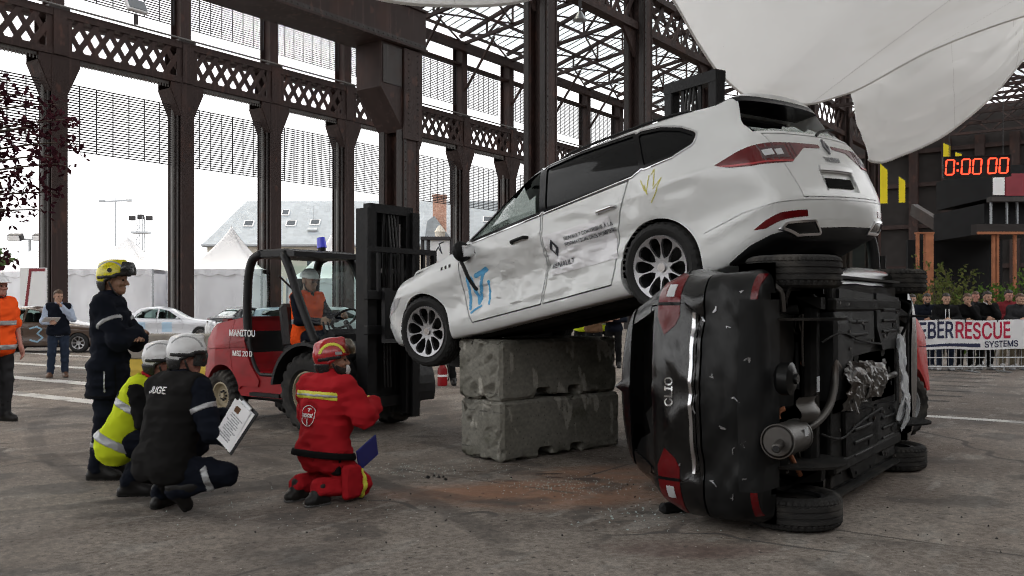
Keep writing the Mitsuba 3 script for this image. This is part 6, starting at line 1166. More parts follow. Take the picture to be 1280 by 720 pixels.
k = thing('small_debris', 'dark chips of plastic and dirt scattered on the floor', 'debris', kind='stuff')
put1(k, cat([crumbs(50, .5, 7.0, 1.6, .9, .010), crumbs(30, -.8, 6.6, 1.2, .8, .010), crumbs(40, 0, 5.4, 2.2, .5, .006), crumbs(20, 2.6, 5.8, .5, .6, .010), crumbs(5, -.6, 7.6, .1, .1, .035)]), 'plastic_black')
k = thing('broken_lamp_piece', 'black broken plastic piece on the floor under the lower tail lamp', 'debris'); c = gp(838, 641); put1(k, wobble(cat([bx(.16, .08, .07, c + [0, 0, .035], .02, rz(.4)), bx(.12, .06, .05, c + [.09, .03, .025], .015, rz(-.5))]).subdivide_to_size(.03), .006, 20), 'plastic_black')

# ================================================================ people
def skin_m(name, c): return mat(name, varied(c, .10, 30, tuple(np.array(c) * [.9, .7, .65]), .4, 16), .5, spec=.4)
skin_m('skin', (.40, .235, .165)); skin_m('skin_tan', (.33, .185, .125)); skin_m('skin_red', (.40, .19, .145))
def cloth(name, c, am=.2): return mat(name, varied(c, am, 7), .88, spec=.15, bump=(lambda p, n, uv: fbm(p.x * 120, p.y * 120, p.z * 120, 2) + 1.5 * fbm(p.x * 14, p.y * 14, p.z * 14, 2), .003))
for nm, c in (('cloth_navy', (.0055, .0075, .014)), ('cloth_black', (.0055, .0055, .006)), ('cloth_red', (.36, .012, .018)), ('cloth_hivis', (.52, .62, .02)), ('cloth_orange', (.90, .10, .015)), ('cloth_jeans', (.020, .029, .05)), ('cloth_grey', (.026, .026, .028)), ('cloth_vest_black', (.009, .0085, .0085)), ('cloth_lightblue', (.38, .44, .55)), ('cloth_white', (.6, .6, .6)), ('cloth_maroon', (.16, .02, .025)), ('cloth_khaki', (.20, .17, .12)), ('cloth_darkgreen', (.03, .05, .03)), ('cloth_brown', (.10, .055, .03))): cloth(nm, c)
mat('boot_leather', varied((.010, .0095, .0095), .3, 14, (.04, .036, .032), .5, 6), .5, spec=.3); mat('shoe_brown', (.10, .05, .03), .5); mat('sneaker', (.45, .45, .46), .6); mat('sole_grey', (.10, .10, .10), .8)
mat('reflective', varied((.36, .37, .38), .1, 30), .4, .3); mat('band_yellow', (.62, .60, .06), .6); mat('hair_dark', varied((.018, .012, .009), .4, 60), .6); mat('hair_brown', varied((.07, .035, .018), .4, 60), .6)
mat('eye_dark', (.01, .008, .007), .15); mat('helmet_yellow', varied((.62, .55, .01), .08, 10), .22, coat=1.0); mat('helmet_white', varied((.68, .69, .70), .06, 10, (.3, .28, .26), .4, 8), .25, coat=1.0); mat('helmet_red', varied((.36, .012, .016), .08, 10), .2, coat=1.0); mat('helmet_trim', (.012, .012, .013), .4); mat('visor_dark', (.02, .021, .022), .1, spec=.7)
scene['visor_clear'] = {'type': 'thindielectric', 'int_ior': 1.6, 'specular_transmittance': rgb(.62, .55, .42)}
mat('paper', (.72, .72, .73), .8); mat('ink_grey', (.25, .25, .27), .8); mat('folder_blue', (.02, .03, .22), .4); mat('mask_white', (.6, .6, .6), .8)

def cap(q, a, b, ra, rb=None):
    a, b = np.asarray(a, float), np.asarray(b, float); rb = ra if rb is None else rb; d = b - a; t = np.clip(((q - a) @ d) / max(d @ d, 1e-9), 0, 1)
    return np.linalg.norm(q - a - t[:, None] * d, axis=1) - (ra + (rb - ra) * t)
def smin(ds, k):
    r = ds[0]
    for d in ds[1:]:
        h = np.clip(.5 + .5 * (d - r) / k, 0, 1); r = d + (r - d) * h - k * h * (1 - h)
    return r
def ell(q, c, r): 
    k = (q - np.asarray(c)) / np.asarray(r); n = np.linalg.norm(k, axis=1); return (n - 1) * np.min(r)
# ---- a head (faces +x, origin at its centre), a hand (fingers towards +x, palm down, right hand), made once
def head_sdf(q):
    p = q * [1, 1, 1]; ya = np.abs(q[:, 1]); m = np.stack([q[:, 0], ya, q[:, 2]], 1)
    d = smin([ell(q, (-.008, 0, .030), (.099, .077, .092)), ell(q, (.026, 0, -.050), (.062, .056, .070)), ell(q, (.062, 0, -.092), (.030, .034, .026)), cap(q, (-.022, 0, -.06), (-.035, 0, -.17), .054, .060)], .03)
    d = smin([d, cap(m, (.080, .012, .022), (.074, .045, .020), .012)], .014)                      # brow
    d = smin([d, cap(q, (.092, 0, .006), (.113, 0, -.028), .008, .013), cap(m, (.098, .011, -.034), (.092, .013, -.034), .008)], .012)     # nose
    d = smin([d, ell(m, (.062, .044, -.028), (.024, .020, .020))], .02)                              # cheek
    d = -smin([-d, ell(m, (.096, .033, .000), (.016, .017, .010))], .010)                            # eye socket
    d = smin([d, cap(m, (.0915, 0, -.0605), (.078, .024, -.062), .008), cap(m, (.090, 0, -.0725), (.078, .020, -.072), .008)], .008)
    ear = np.maximum(ell(m, (-.012, .080, -.008), (.024, .012, .034)), -ell(m, (-.006, .092, -.006), (.013, .010, .020)))
    return smin([d, ear], .008)
HEAD = sdf_mesh(head_sdf, (-.125, -.105, -.19), (.145, .105, .14), .0065)
def skull(q): return smin([ell(q, (-.008, 0, .030), (.099, .077, .092)), ell(q, (.026, 0, -.050), (.062, .056, .070))], .03)
def hair_short(q):
    n = (meshkit.fbm(q * [70, 70, 50], 2, 3) - .5) * .012; d = skull(q) - .013 - n
    line = np.where(q[:, 0] > .02, .068 - (q[:, 0] - .02) * .0, np.where(q[:, 0] > -.035, .068 - (.02 - q[:, 0]) * 1.5, -.0145 - np.clip((-.035 - q[:, 0]) * 1.6, 0, .05))); return np.maximum(d, line - q[:, 2])
HAIR = sdf_mesh(hair_short, (-.14, -.11, -.10), (.13, .11, .16), .008)
HAIR_LONG = sdf_mesh(lambda q: np.maximum(smin([skull(q) - .018, cap(q, (-.07, 0, .02), (-.10, 0, -.24), .075, .06)], .03) - (meshkit.fbm(q * [60, 60, 16], 2, 3) - .5) * .02, np.maximum(q[:, 0] - .03, -1) - np.clip(q[:, 2] - .03, 0, 1) * 3), (-.21, -.12, -.34), (.13, .12, .16), .010)
BEARD = sdf_mesh(lambda q: np.maximum(np.maximum(smin([ell(q, (.026, 0, -.050), (.062, .056, .070)), ell(q, (.062, 0, -.092), (.030, .034, .026))], .03) - .007 - (meshkit.fbm(q * 80, 2, 5) - .5) * .008, q[:, 2] + .045 + np.clip(.05 - q[:, 0], -.05, .06) * -.5), -q[:, 0] - .005), (-.03, -.08, -.14), (.11, .08, .0), .007)
def hand_sdf(curl):
    def f(q):
        ds = [np.maximum(ell(q, (.045, 0, 0), (.060, .046, .019)), -1), cap(q, (-.02, 0, 0), (.02, 0, 0), .028, .030), cap(q, (.02, .028, 0), (.085, .030, 0), .013, .011), cap(q, (.02, -.028, 0), (.080, -.030, 0), .013, .010)]
        d = smin(ds, .012); fin = []
        for y, L, r in ((.031, .072, .0092), (.0105, .080, .0095), (-.0105, .075, .0092), (-.031, .058, .0082)):
            p = np.array([.086 - abs(y) * .12, y, .0]); a = curl * .6
            for s, k in ((.45, .55), (.32, .9), (.23, .6)):
                n = p + L * s * np.array([math.cos(a), (y * 1.2) * (1 - curl), -math.sin(a)]); fin.append(cap(q, p, n, r, r * .92)); p = n; a += curl * k
        p0, p1, p2 = np.array([.012, .036, -.006]), np.array([.050, .060, -.016]), np.array([.080, .058 - .03 * curl, -.022 - .018 * curl])
        th = np.minimum(cap(q, p0, p1, .014, .0115), cap(q, p1, p2, .011, .0095))
        return smin([d, np.minimum.reduce(fin), th], .006)
    return sdf_mesh(f, (-.06, -.07, -.10), (.19, .09, .04), .0042)
HANDS = {'relaxed': hand_sdf(.45), 'grip': hand_sdf(1.15)}
# ---- helmets (head frame)
def dome(q, o=0.0): return ell(q, (-.012, 0, .040), (.136 + o, .116 + o, .126 + o))
def rescue_line(q): return np.where(q[:, 0] > .05, .035 + (q[:, 0] - .05) * .1, np.where(q[:, 0] > -.05, -.030 + (q[:, 0] + .05) * .65, -.050 - (q[:, 0] + .05) * .1))
def hm(f, h=.0085): return sdf_mesh(f, (-.20, -.17, -.16), (.26, .17, .24), h)
H_SHELL = hm(lambda q: np.maximum(np.maximum(smin([dome(q), cap(q, (-.11, 0, .11), (.07, 0, .150), .022)], .03), -dome(q, -.016)), rescue_line(q) - q[:, 2]))
H_BAND = hm(lambda q: np.maximum(np.maximum(np.maximum(dome(q, .004), -dome(q, -.018)), rescue_line(q) - .006 - q[:, 2]), q[:, 2] - rescue_line(q) - .024))
H_TRIM = hm(lambda q: np.maximum(np.maximum(np.maximum(dome(q, .006), -dome(q, -.01)), np.abs(q[:, 2] - .02 - q[:, 0] * .12) - .014), np.maximum(q[:, 0] - .055, -.115 - q[:, 0])))
H_CREST = hm(lambda q: np.maximum(np.maximum(dome(q, .0045), -dome(q, -.008)), np.maximum(np.abs(np.abs(q[:, 1]) - .062) - .008, .085 - q[:, 2])))
H_TRIMS = list(H_TRIM.split(only_watertight=False))
H_DOT = cat([cyl((.0, s * .112, .075), (.0, s * .122, .075), .018, 16) for s in (-1, 1)])
H_VISOR_UP = hm(lambda q: np.maximum(np.maximum(dome((q - [.035, 0, .03]) , .010), -dome((q - [.035, 0, .03]), .002)), np.maximum(.085 - q[:, 0], np.maximum(q[:, 2] - .155, .045 - q[:, 2]))), .0065)
H_VISOR_DOWN = hm(lambda q: np.maximum(np.maximum(ell(q, (.02, 0, .0), (.118, .098, .13)), -ell(q, (.02, 0, .0), (.112, .092, .13))), np.maximum(.045 - q[:, 0], np.maximum(q[:, 2] - .05, -.052 - q[:, 2]))), .0065)
H_STRAP = tube(smoothpath([(-.01, .088, -.02), (.02, .078, -.08), (.05, .035, -.128), (.055, 0, -.132), (.05, -.035, -.128), (.02, -.078, -.08), (-.01, -.088, -.02)], 6), .008, 6)
H_NECK = hm(lambda q: np.maximum(np.maximum(ell(q, (-.012, 0, .0), (.132, .110, .15)), -ell(q, (-.012, 0, .0), (.118, .098, .15))), np.maximum(q[:, 0] + .035, np.maximum(q[:, 2] + .02, -.105 - q[:, 2]))))
H_STRIPE = hm(lambda q: np.maximum(np.maximum(dome(q, .005), -dome(q, -.006)), np.maximum(np.abs(np.hypot(q[:, 0] + .01, q[:, 2] - .03) - .092) - .011, np.maximum(.05 - q[:, 2], .03 - np.abs(q[:, 1])))), .007)
SITE = hm(lambda q: np.minimum(np.maximum(np.maximum(smin([ell(q, (-.008, 0, .048), (.128, .108, .112)), cap(q, (-.09, 0, .13), (.06, 0, .145), .018)], .02), -ell(q, (-.008, 0, .048), (.116, .096, .10))), .040 - q[:, 2]), np.maximum(ell(q, (.05, 0, .045), (.125, .095, .03)), np.maximum(.036 - q[:, 2], q[:, 2] - .048))))
def helmet(parent, F_, kind, colour):
    if kind == 'site':
        k = put(parent, 'helmet', F_(SITE), colour, smooth=40); put(k, 'chin_strap', F_(H_STRAP), 'helmet_trim', smooth=True); return k
    k = put(parent, 'helmet', F_(H_SHELL), colour, smooth=40)
    put(k, 'rim_band', F_(H_BAND), 'helmet_trim' if kind != 'red' else colour, smooth=40); put(k, 'chin_strap', F_(H_STRAP), 'helmet_trim', smooth=True); put(k, 'neck_guard', F_(H_NECK), 'helmet_trim', smooth=40)
    if kind == 'yellow': put(k, 'side_disc', F_(H_DOT), 'helmet_trim', smooth=30); put(k, 'visor', F_(H_VISOR_UP), 'visor_dark', smooth=40); put(k, 'crest_strip', F_(H_CREST), 'reflective', smooth=40); [put(k, 'side_trim', F_(t_), 'helmet_trim', smooth=40) for t_ in H_TRIMS]
    if kind == 'white': put(k, 'crest_strip', F_(H_CREST), 'reflective', smooth=40); put(k, 'visor', F_(H_VISOR_DOWN), 'visor_dark', smooth=40); [put(k, 'side_trim', F_(t_), 'helmet_trim', smooth=40) for t_ in H_TRIMS]
    if kind == 'red': put(k, 'yellow_stripe', F_(H_STRIPE), 'band_yellow', smooth=40); put(k, 'visor', F_(H_VISOR_UP), 'visor_clear', smooth=40); put(k, 'side_plate', F_(cat([bx(.05, .004, .022, (.035, s * .117, .055), .004) for s in (-1, 1)])), 'reflective'); [put(k, 'goggle_strap', F_(t_), 'helmet_trim', smooth=40) for t_ in H_TRIMS]
    return k

def mirror_pose(d): return d
STAND = dict(H=(0, 0, .93), C=(.02, 0, 1.30), N=(.0, 0, 1.47), Hd=(.045, 0, 1.635), shR=(0, -.185, 1.415), shL=(0, .185, 1.415), elR=(.02, -.25, 1.13), elL=(.02, .25, 1.13), wrR=(.14, -.22, .90), wrL=(.14, .22, .90),
             hipR=(0, -.095, .92), hipL=(0, .095, .92), knR=(.03, -.11, .50), knL=(.02, .11, .50), anR=(-.02, -.12, .10), anL=(-.02, .12, .10), toR=(.15, -.14, .035), toL=(.15, .14, .035))
def person(label, o, heading, pose, wear, group=None, h=.016, look=(0, 0), hands=('relaxed', 'relaxed'), size=1.0):
    J = {k: np.array(v, float) for k, v in {**STAND, **pose}.items()}; K = thing('person', label, 'person', group)
    G = Frame(o, rz(math.radians(heading)) * size); seed = count['person'] * 13
    lat = (J['shL'] - J['shR']); lat /= np.linalg.norm(lat); hl = (J['hipL'] - J['hipR']); hl /= np.linalg.norm(hl); up = J['C'] - J['H']; up /= np.linalg.norm(up); fw = np.cross(lat, up)
    fat = wear.get('bulk', 0.0)
    def torso(q, g=0.0):
        mid = (J['H'] + J['C']) / 2
        return smin([cap(q, J['hipL'] * .9 + J['H'] * .1, J['hipR'] * .9 + J['H'] * .1, .112 + g), cap(q, J['H'] + lat * .055, J['C'] + lat * .075, .098 + g, .112 + g), cap(q, J['H'] - lat * .055, J['C'] - lat * .075, .098 + g, .112 + g), cap(q, J['shL'] - lat * .03, J['shR'] + lat * .03, .066 + g), cap(q, J['C'], J['N'], .09 + g, .058 + g)], .055)
    def arm(q, s, g=0.0, upto=1.0):
        w = J['el' + s] + (J['wr' + s] - J['el' + s]) * upto
        return smin([cap(q, J['sh' + s], J['el' + s], .062 + g, .050 + g), cap(q, J['el' + s], w, .050 + g, .050 - .014 * upto + g)], .03)
    def upper(q, s, g=0.0, t=.62): return cap(q, J['sh' + s], J['sh' + s] + (J['el' + s] - J['sh' + s]) * t, .064 + g, .058 + g)
    def leg(q, s, g=0.0): return smin([cap(q, J['hip' + s], J['kn' + s], .090 + g, .064 + g), cap(q, J['kn' + s], J['an' + s], .062 + g, .053 + g)], .04)
    def folds(q, a): return (meshkit.fbm(q * [9, 9, 15] + seed, 2, seed) - .5) * 1.5 * a + (np.abs(meshkit.noise(q * [8, 8, 15] + seed, seed + 5) - .5) + np.abs(meshkit.noise(q @ np.array([[.8, .6, 0], [-.6, .8, 0], [0, 0, 1.0]]) * [13, 13, 20], seed + 8) - .5) * .6 - .3) * a * 1.9
    def box_of(ks, pad=.2): a = np.array([J[k] for k in ks]); return a.min(0) - pad, a.max(0) + pad
    def add(par, name, f, ks, m, res=h, pad=.2, lab=None):
        lo, hi = box_of(ks, pad); mesh = sdf_mesh(f, lo, hi, res); return put(par, name, G(mesh), m, smooth=True, label=lab), mesh
    # head frame
    hy, hp_ = look; HF = Frame(J['Hd'], rz(math.radians(hy)) @ ry(math.radians(hp_)) * wear.get('head', 1.0))
    # the continuous body: head, neck, limbs, hands
    def core(q): 
        return smin([torso(q, -.035), arm(q, 'L', -.012), arm(q, 'R', -.012), leg(q, 'L', -.02), leg(q, 'R', -.02), cap(q, J['N'] - up * .03, J['Hd'] + HF.R @ np.array([-.03, 0, -.07]), .056, .052)], .02)
    lo, hi = box_of(list(J), .12); bm = [sdf_mesh(core, lo, hi, max(h, .018)), HF(HEAD)]
    for s, hd in (('R', hands[0]), ('L', hands[1])):
        w = J['wr' + s]; d = wear.get('hand' + s); d = (w - J['el' + s]) if d is None else np.array(d, float); d /= np.linalg.norm(d); pn = np.array(wear.get('palm' + s, (0, 1 if s == 'R' else -1, -.4)), float); pn -= d * (pn @ d); pn /= np.linalg.norm(pn)
        R = np.stack([d, np.cross(-pn, d), -pn], 1)
        hmsh = HANDS[hd] if s == 'R' else Frame((0, 0, 0), np.diag([1, -1, 1.0]))(HANDS[hd]); bm.append(Frame(w + d * .012, R)(hmsh))
    put(K, 'body', G(cat(bm)), wear.get('skin', 'skin'), smooth=True)
    for s in (-1, 1): put(K, 'eye', G(HF(trimesh.creation.icosphere(1, .009).apply_translation((.0845, s * .033, .001)))), 'eye_dark', smooth=True)
    # trousers and shoes
    waist = J['H'] + up * .10
    add(K, 'trousers', lambda q: np.maximum(smin([leg(q, 'L', .012), leg(q, 'R', .012), np.maximum(torso(q, .0), (q - waist) @ up)], .03) + folds(q, .020), -9), ['H', 'hipL', 'hipR', 'knL', 'knR', 'anL', 'anR'], wear['trousers'])
    boot = wear.get('boots', True)
    for s in 'RL':
        a, t = J['an' + s], J['to' + s]; d = t - a; d[2] = 0 if abs(d[2]) < .12 else d[2]; d /= np.linalg.norm(d); sole = np.cross(d, np.cross([0, 0, 1.0], d)); sole = -sole if sole[2] > 0 else sole
        fwd_ = (t - a) / np.linalg.norm(t - a); heel = a - d * .055 + (t - a) @ sole * sole; sh_ = wear.get('up' + s, None)
        def shoe(q, a=a, t=t, s=s, heel=heel, sole=sole, d=d):
            b = smin([cap(q, heel + d * .01, t - d * .02, .043, .040), cap(q, a + (0 if boot else .02) * d, a + (J['kn' + s] - a) * (.36 if boot else .04), .060, .068) if boot else cap(q, a, a - sole * .02, .046), cap(q, a, t - d * .05 - sole * .01, .052, .040)], .03)
            lvl = (q - heel) @ sole; return np.maximum(b, lvl - .034)
        lo, hi = np.minimum(a, t) - .22, np.maximum(a, t) + .22; hi = np.maximum(hi, a + (J['kn' + s] - a) * .36 + .1); lo = np.minimum(lo, a + (J['kn' + s] - a) * .36 - .1)
        k = put(K, 'boot' if boot else 'shoe', G(sdf_mesh(shoe, lo, hi, min(h, .014))), wear.get('shoes', 'boot_leather'), smooth=35)
        put(k, 'sole', G(sdf_mesh(lambda q: np.maximum(cap(q, heel + d * .008, t - d * .015, .049, .046), np.maximum(.018 - (q - heel) @ sole, (q - heel) @ sole - .038)), lo, hi, .011)), 'sole_grey' if not boot else 'boot_leather', smooth=30)
    # jacket
    hem = J['H'] - up * wear.get('hem', .10); slv = wear.get('sleeve', 'long'); jm = wear['jacket']; g = .014 + fat
    ar = (lambda q, s, e=0.0: arm(q, s, g + e, .97)) if slv == 'long' else (lambda q, s, e=0.0: upper(q, s, g - .004 + e, .80))
    def skirt(q, e): return [cap(q, J['hip' + s] * .8 + J['H'] * .2, J['hip' + s] * .8 + J['H'] * .2 - up * wear['hem'], .110 + g + e, .118 + g + e) for s in 'LR'] if wear.get('hem', 0) > .15 else []
    def jacket(q, e=0.0): return np.maximum(smin([torso(q, g + e), *skirt(q, e), ar(q, 'L', e), ar(q, 'R', e)], .03) + folds(q, .021), (hem - q) @ up)
    jk, jmesh = add(K, 'jacket' if slv == 'long' else 'shirt', jacket, ['H', 'C', 'N', 'shL', 'shR', 'elL', 'elR', 'wrL', 'wrR'], jm, pad=.36)
    put(jk, 'collar', G(sdf_mesh(lambda q: np.maximum(np.abs(cap(q, J['N'] - up * .01, J['N'] + up * .055, .073, .066)) - .007, np.abs((q - J['N']) @ up - .02) - .042), J['N'] - .14, J['N'] + .16, .011)), wear.get('collar', jm), smooth=True)
    tors_box = ['H', 'C', 'N', 'shL', 'shR']
    vk = vmesh = None
    if 'vest' in wear:
        neck = lambda q: .085 - np.linalg.norm(np.stack([(q - J['N']) @ lat, (q - J['N']) @ fw], 1), axis=1) * 1.0
        vh = J['H'] - up * wear.get('vest_hem', .14)
        def vest(q, e=0.0): return np.maximum(np.maximum(np.maximum(smin([torso(q, g + .016 + e), upper(q, 'L', g + .008 + e, .10), upper(q, 'R', g + .008 + e, .10)], .03) + folds(q, .018), (vh - q) @ up), np.abs((q - J['C']) @ lat) - .232), neck(q))
        vk, vmesh = add(K, 'vest', vest, tors_box, wear['vest'], pad=.26)
        jacket_b = vest
    else: jacket_b = jacket
    tgt = vk or jk
    for lvl, w, m in wear.get('bands', ()):      # level along the torso from H, half width
        c = J['H'] + up * lvl; add(tgt, 'reflective_band', lambda q, c=c, w=w: np.maximum(jacket_b(q, .0045 if m != 'reflective' else .007), np.maximum(np.abs((q - c) @ up) - w, np.abs((q - J['C']) @ lat) - wear.get('band_w', 9))), ['H', 'C', 'N', 'shL', 'shR'] + (['elL', 'elR'] if wear.get('band_arms') else []), m, .011, .2)
    for s, t, w, m in wear.get('arm_bands', ()):
        a, b = J['sh' + s], J['el' + s]; ax = (b - a) / np.linalg.norm(b - a); c = a + (b - a) * t
        lo, hi = c - .13, c + .13; put(jk, 'sleeve_band', G(sdf_mesh(lambda q: np.maximum(np.maximum(jacket(q, .005), np.abs((q - c) @ ax) - w), np.linalg.norm(q - c, axis=1) - .115), lo, hi, .010)), m, smooth=True)
    for s, t, w, m in wear.get('leg_bands', ()):
        a, b = J['kn' + s], J['an' + s]; ax = (b - a) / np.linalg.norm(b - a); c = a + (b - a) * t; lo, hi = c - .15, c + .15
        put(K, 'leg_band', G(sdf_mesh(lambda q: np.maximum(np.maximum(leg(q, s, .020) + folds(q, .020), np.abs((q - c) @ ax) - w), np.linalg.norm(q - c, axis=1) - .12), lo, hi, .011)), m, smooth=True)
    if 'belt' in wear: add(K, 'belt', lambda q: np.maximum(smin([torso(q, .036 + fat), leg(q, 'L', .026), leg(q, 'R', .026)], .03), np.abs((q - J['H']) @ up - wear.get('belt_at', .03)) - .024), ['H', 'hipL', 'hipR'], wear['belt'], .012)
    # head wear and hair
    if 'helmet' in wear: helmet(K, Frame(G(HF.o), G.R @ HF.R), *wear['helmet'])
    if wear.get('hair'): put(K, 'hair', G(HF(HAIR_LONG if wear.get('long') else HAIR)), wear['hair'], smooth=True)
    if wear.get('beard'): put(K, 'beard', G(HF(BEARD)), wear['beard'], smooth=True)
    return K, J, G, HF, (vk or jk), (vmesh if vmesh is not None else jmesh), (lat, up, fw)
def back_print(Gf, J, axes, mesh, items, par):
    "lettering on the back: items of (mesh in xy, lateral, along the spine from C, material, name)"
    lat, up, fw = axes; n = mesh.vertex_normals; ok = n @ fw < -.25; v = mesh.vertices[ok] - J['C']; tree_ = cKDTree(np.stack([v @ -lat, v @ up], 1)); dv = v @ fw; f = lambda a, b: np.min(dv[tree_.query(np.stack([a, b], 1), k=9)[1]], axis=1)
    for m, a, b, mt, nm in items:
        m = m.subdivide_to_size(.03); x, y = m.vertices[:, 0] + a, m.vertices[:, 1] + b; d = f(x, y); d = np.where(np.isnan(d), np.nanmean(d), d)
        put(par, nm, Gf(trimesh.Trimesh(J['C'] - lat * x[:, None] + up * y[:, None] + fw * (d - .004 - m.vertices[:, 2])[:, None], m.faces[:, ::1], process=False)), mt)

# 1 firefighter standing
r1 = person('standing firefighter in dark navy uniform with a yellow helmet, arms folded', (-3.34, 7.62, 0), 8,
       dict(elR=(.15, -.24, 1.12), wrR=(.23, .0, 1.20), elL=(.16, .23, 1.11), wrL=(.25, -.02, 1.13), knR=(.0, -.11, .50), knL=(.03, .12, .50), anR=(-.06, -.12, .10), anL=(.02, .14, .10), toR=(.13, -.15, .035), toL=(.20, .17, .035)),
       dict(jacket='cloth_navy', trousers='cloth_navy', bulk=.012, hem=.27, helmet=('yellow', 'helmet_yellow'), arm_bands=(('R', .42, .018, 'reflective'), ('L', .42, .018, 'reflective')), leg_bands=(('R', .55, .02, 'reflective'),), handR=(.2, .9, .1), handL=(.1, -.9, .2), skin='skin_tan'), look=(-6, 4), h=.014)
R1, J1, G1, _, pk1, jm1, ax1 = r1
ok_ = jm1.vertex_normals[:, 1] < -.35; f1 = LinearNDInterpolator(jm1.vertices[ok_][:, [0, 2]], jm1.vertices[ok_][:, 1])
def on_side(m, x, z, name, mt, par, lift=.004):
    m = m.subdivide_to_size(.03); X, Z = x + m.vertices[:, 0], z + m.vertices[:, 1]; Y = f1(X, Z); Y = np.where(np.isnan(Y), np.nanmean(Y), Y); put(par, name, G1(trimesh.Trimesh(np.stack([X, Y - lift - m.vertices[:, 2], Z], 1), m.faces, process=False)), mt)
on_side(extrude(sbox(0, 0, .012, .17), .003), .02, .72, 'pocket_zip', 'reflective', pk1); on_side(stroke([(-.14, 0), (.16, 0)], .010, .003), 0, .685, 'hem_seam', 'cloth_black', pk1); on_side(stroke([(.10, .0), (.105, .28)], .008, .003), 0, .66, 'front_seam', 'cloth_black', pk1)
# 2 squatting in hi-vis
k2, J2, G2, HF2, p2, m2, ax2 = person('crouching rescuer in a yellow hi-vis vest and white helmet, behind the judge', (-2.90, 6.98, 0), 12,
       dict(H=(-.09, 0, .38), C=(.07, 0, .70), N=(.13, 0, .84), Hd=(.23, 0, .985), shR=(.09, -.185, .79), shL=(.09, .185, .79), elR=(.16, -.24, .50), elL=(.14, .24, .52), wrR=(.30, -.16, .32), wrL=(.26, .12, .40), hipR=(-.09, -.10, .36), hipL=(-.09, .10, .36), knR=(.28, -.17, .46), knL=(.26, .20, .48), anR=(.02, -.14, .11), anL=(-.02, .20, .11), toR=(.20, -.16, .035), toL=(.16, .24, .035)),
       dict(jacket='cloth_black', sleeve='short', trousers='cloth_navy', vest='cloth_hivis', vest_hem=.16, bands=((.02, .032, 'reflective'), (.30, .030, 'reflective')), helmet=('white', 'helmet_white'), skin='skin_red', collar='cloth_red'), look=(4, 6), h=.014)
tm_ = text_mesh('SAMU', .05, .001, True); back_print(G2, J2, ax2, m2, [(tm_, -.07, -.04, 'decal_grey', 'vest_print')], p2)
# 3 the judge with the clipboard
k3, J3, G3, HF3, p3, m3_, ax3 = person('crouching judge in black body warmer and white helmet holding a clipboard', (-2.33, 6.38, 0), 60,
       dict(H=(-.10, 0, .34), C=(.0, 0, .72), N=(.04, 0, .89), Hd=(.10, 0, 1.055), shR=(.02, -.195, .84), shL=(.02, .195, .84), elR=(.03, -.32, .56), elL=(.22, .16, .56), wrR=(.09, -.40, .52), wrL=(.32, -.12, .62), hipR=(-.10, -.10, .33), hipL=(-.10, .10, .33), knR=(.10, -.37, .27), knL=(.30, .12, .42), anR=(-.12, -.14, .17), anL=(.0, .16, .12), toR=(-.02, -.15, .035), toL=(.18, .20, .035)),
       dict(jacket='cloth_navy', trousers='cloth_navy', vest='cloth_vest_black', vest_hem=.15, bulk=.012, helmet=('white', 'helmet_white'), arm_bands=(('R', .45, .02, 'reflective'), ('L', .45, .02, 'reflective')), leg_bands=(('R', .35, .024, 'reflective'),), skin='skin_red', handR=(.45, -.8, .4), handL=(.3, -.9, .1), palmR=(-.2, .5, .8), palmL=(-.2, -.5, .8)), look=(-44, 8), hands=('grip', 'grip'), h=.014)
back_print(G3, J3, ax3, m3_, [(text_mesh('JUGE', .048, .001, True), -.13, .06, 'text_white', 'back_lettering')], p3)
cb_ = thing('clipboard', 'black clipboard with white printed sheets in the judge\'s hands', 'clipboard'); l_ = np.array([.55, 0, .835]); w_ = np.array([.66, -.62, -.42]); w_ -= l_ * (w_ @ l_); w_ /= np.linalg.norm(w_); CF = Frame(P(294, 531, 6.14), np.stack([l_, np.cross(np.cross(w_, l_), l_), np.cross(w_, l_)], 1))
put(cb_, 'board', CF(bx(.33, .25, .010, (0, 0, -.008), .004)), 'cab_black'); put(cb_, 'sheet', CF(bx(.30, .215, .003, (-.005, .0, .002))), 'paper'); put(cb_, 'sheet', CF(bx(.29, .21, .003, (-.01, .02, .007), 0, rz(.06) @ ry(-.03))), 'paper'); put(cb_, 'clip', CF(bx(.03, .12, .012, (.15, 0, .008), .004)), 'galv')
put(cb_, 'photo_print', CF(bx(.05, .06, .001, (.09, .05, .0115))), 'cloth_brown')
for i in range(11): put(cb_, 'text_line', CF(bx(.006, .15 - .03 * (i % 3), .001, (.045 - .016 * i, .01 + .015 * (i % 2), .0105))), 'ink_grey')
# 4 the rescuer in red
k4, J4, G4, HF4, p4, m4, ax4 = person('rescuer in red overalls and red helmet kneeling with his back to the viewer', (-1.38, 6.72, 0), 52,
       dict(H=(0, 0, .335), C=(.05, 0, .70), N=(.06, 0, .86), Hd=(.095, 0, 1.015), shR=(.04, -.20, .815), shL=(.04, .20, .815), elR=(.10, -.325, .63), elL=(.13, .30, .60), wrR=(.30, -.20, .68), wrL=(.34, .10, .64), hipR=(0, -.105, .32), hipL=(0, .105, .32), knR=(.20, -.18, .11), knL=(.38, .14, .12), anR=(-.14, -.13, .12), anL=(-.12, .13, .11), toR=(-.24, -.12, .035), toL=(-.22, .13, .035)),
       dict(jacket='cloth_red', trousers='cloth_red', bulk=.022, hem=.02, bands=((.42, .030, 'band_yellow'), (.42, .012, 'reflective')), band_arms=True, band_w=.215, belt='cloth_black', belt_at=.0, boots=False, shoes='boot_leather', helmet=('red', 'helmet_red'), leg_bands=(('R', .05, .018, 'band_yellow'),), skin='skin_tan', beard='hair_dark', hair='hair_dark'), look=(-38, -2), h=.013)
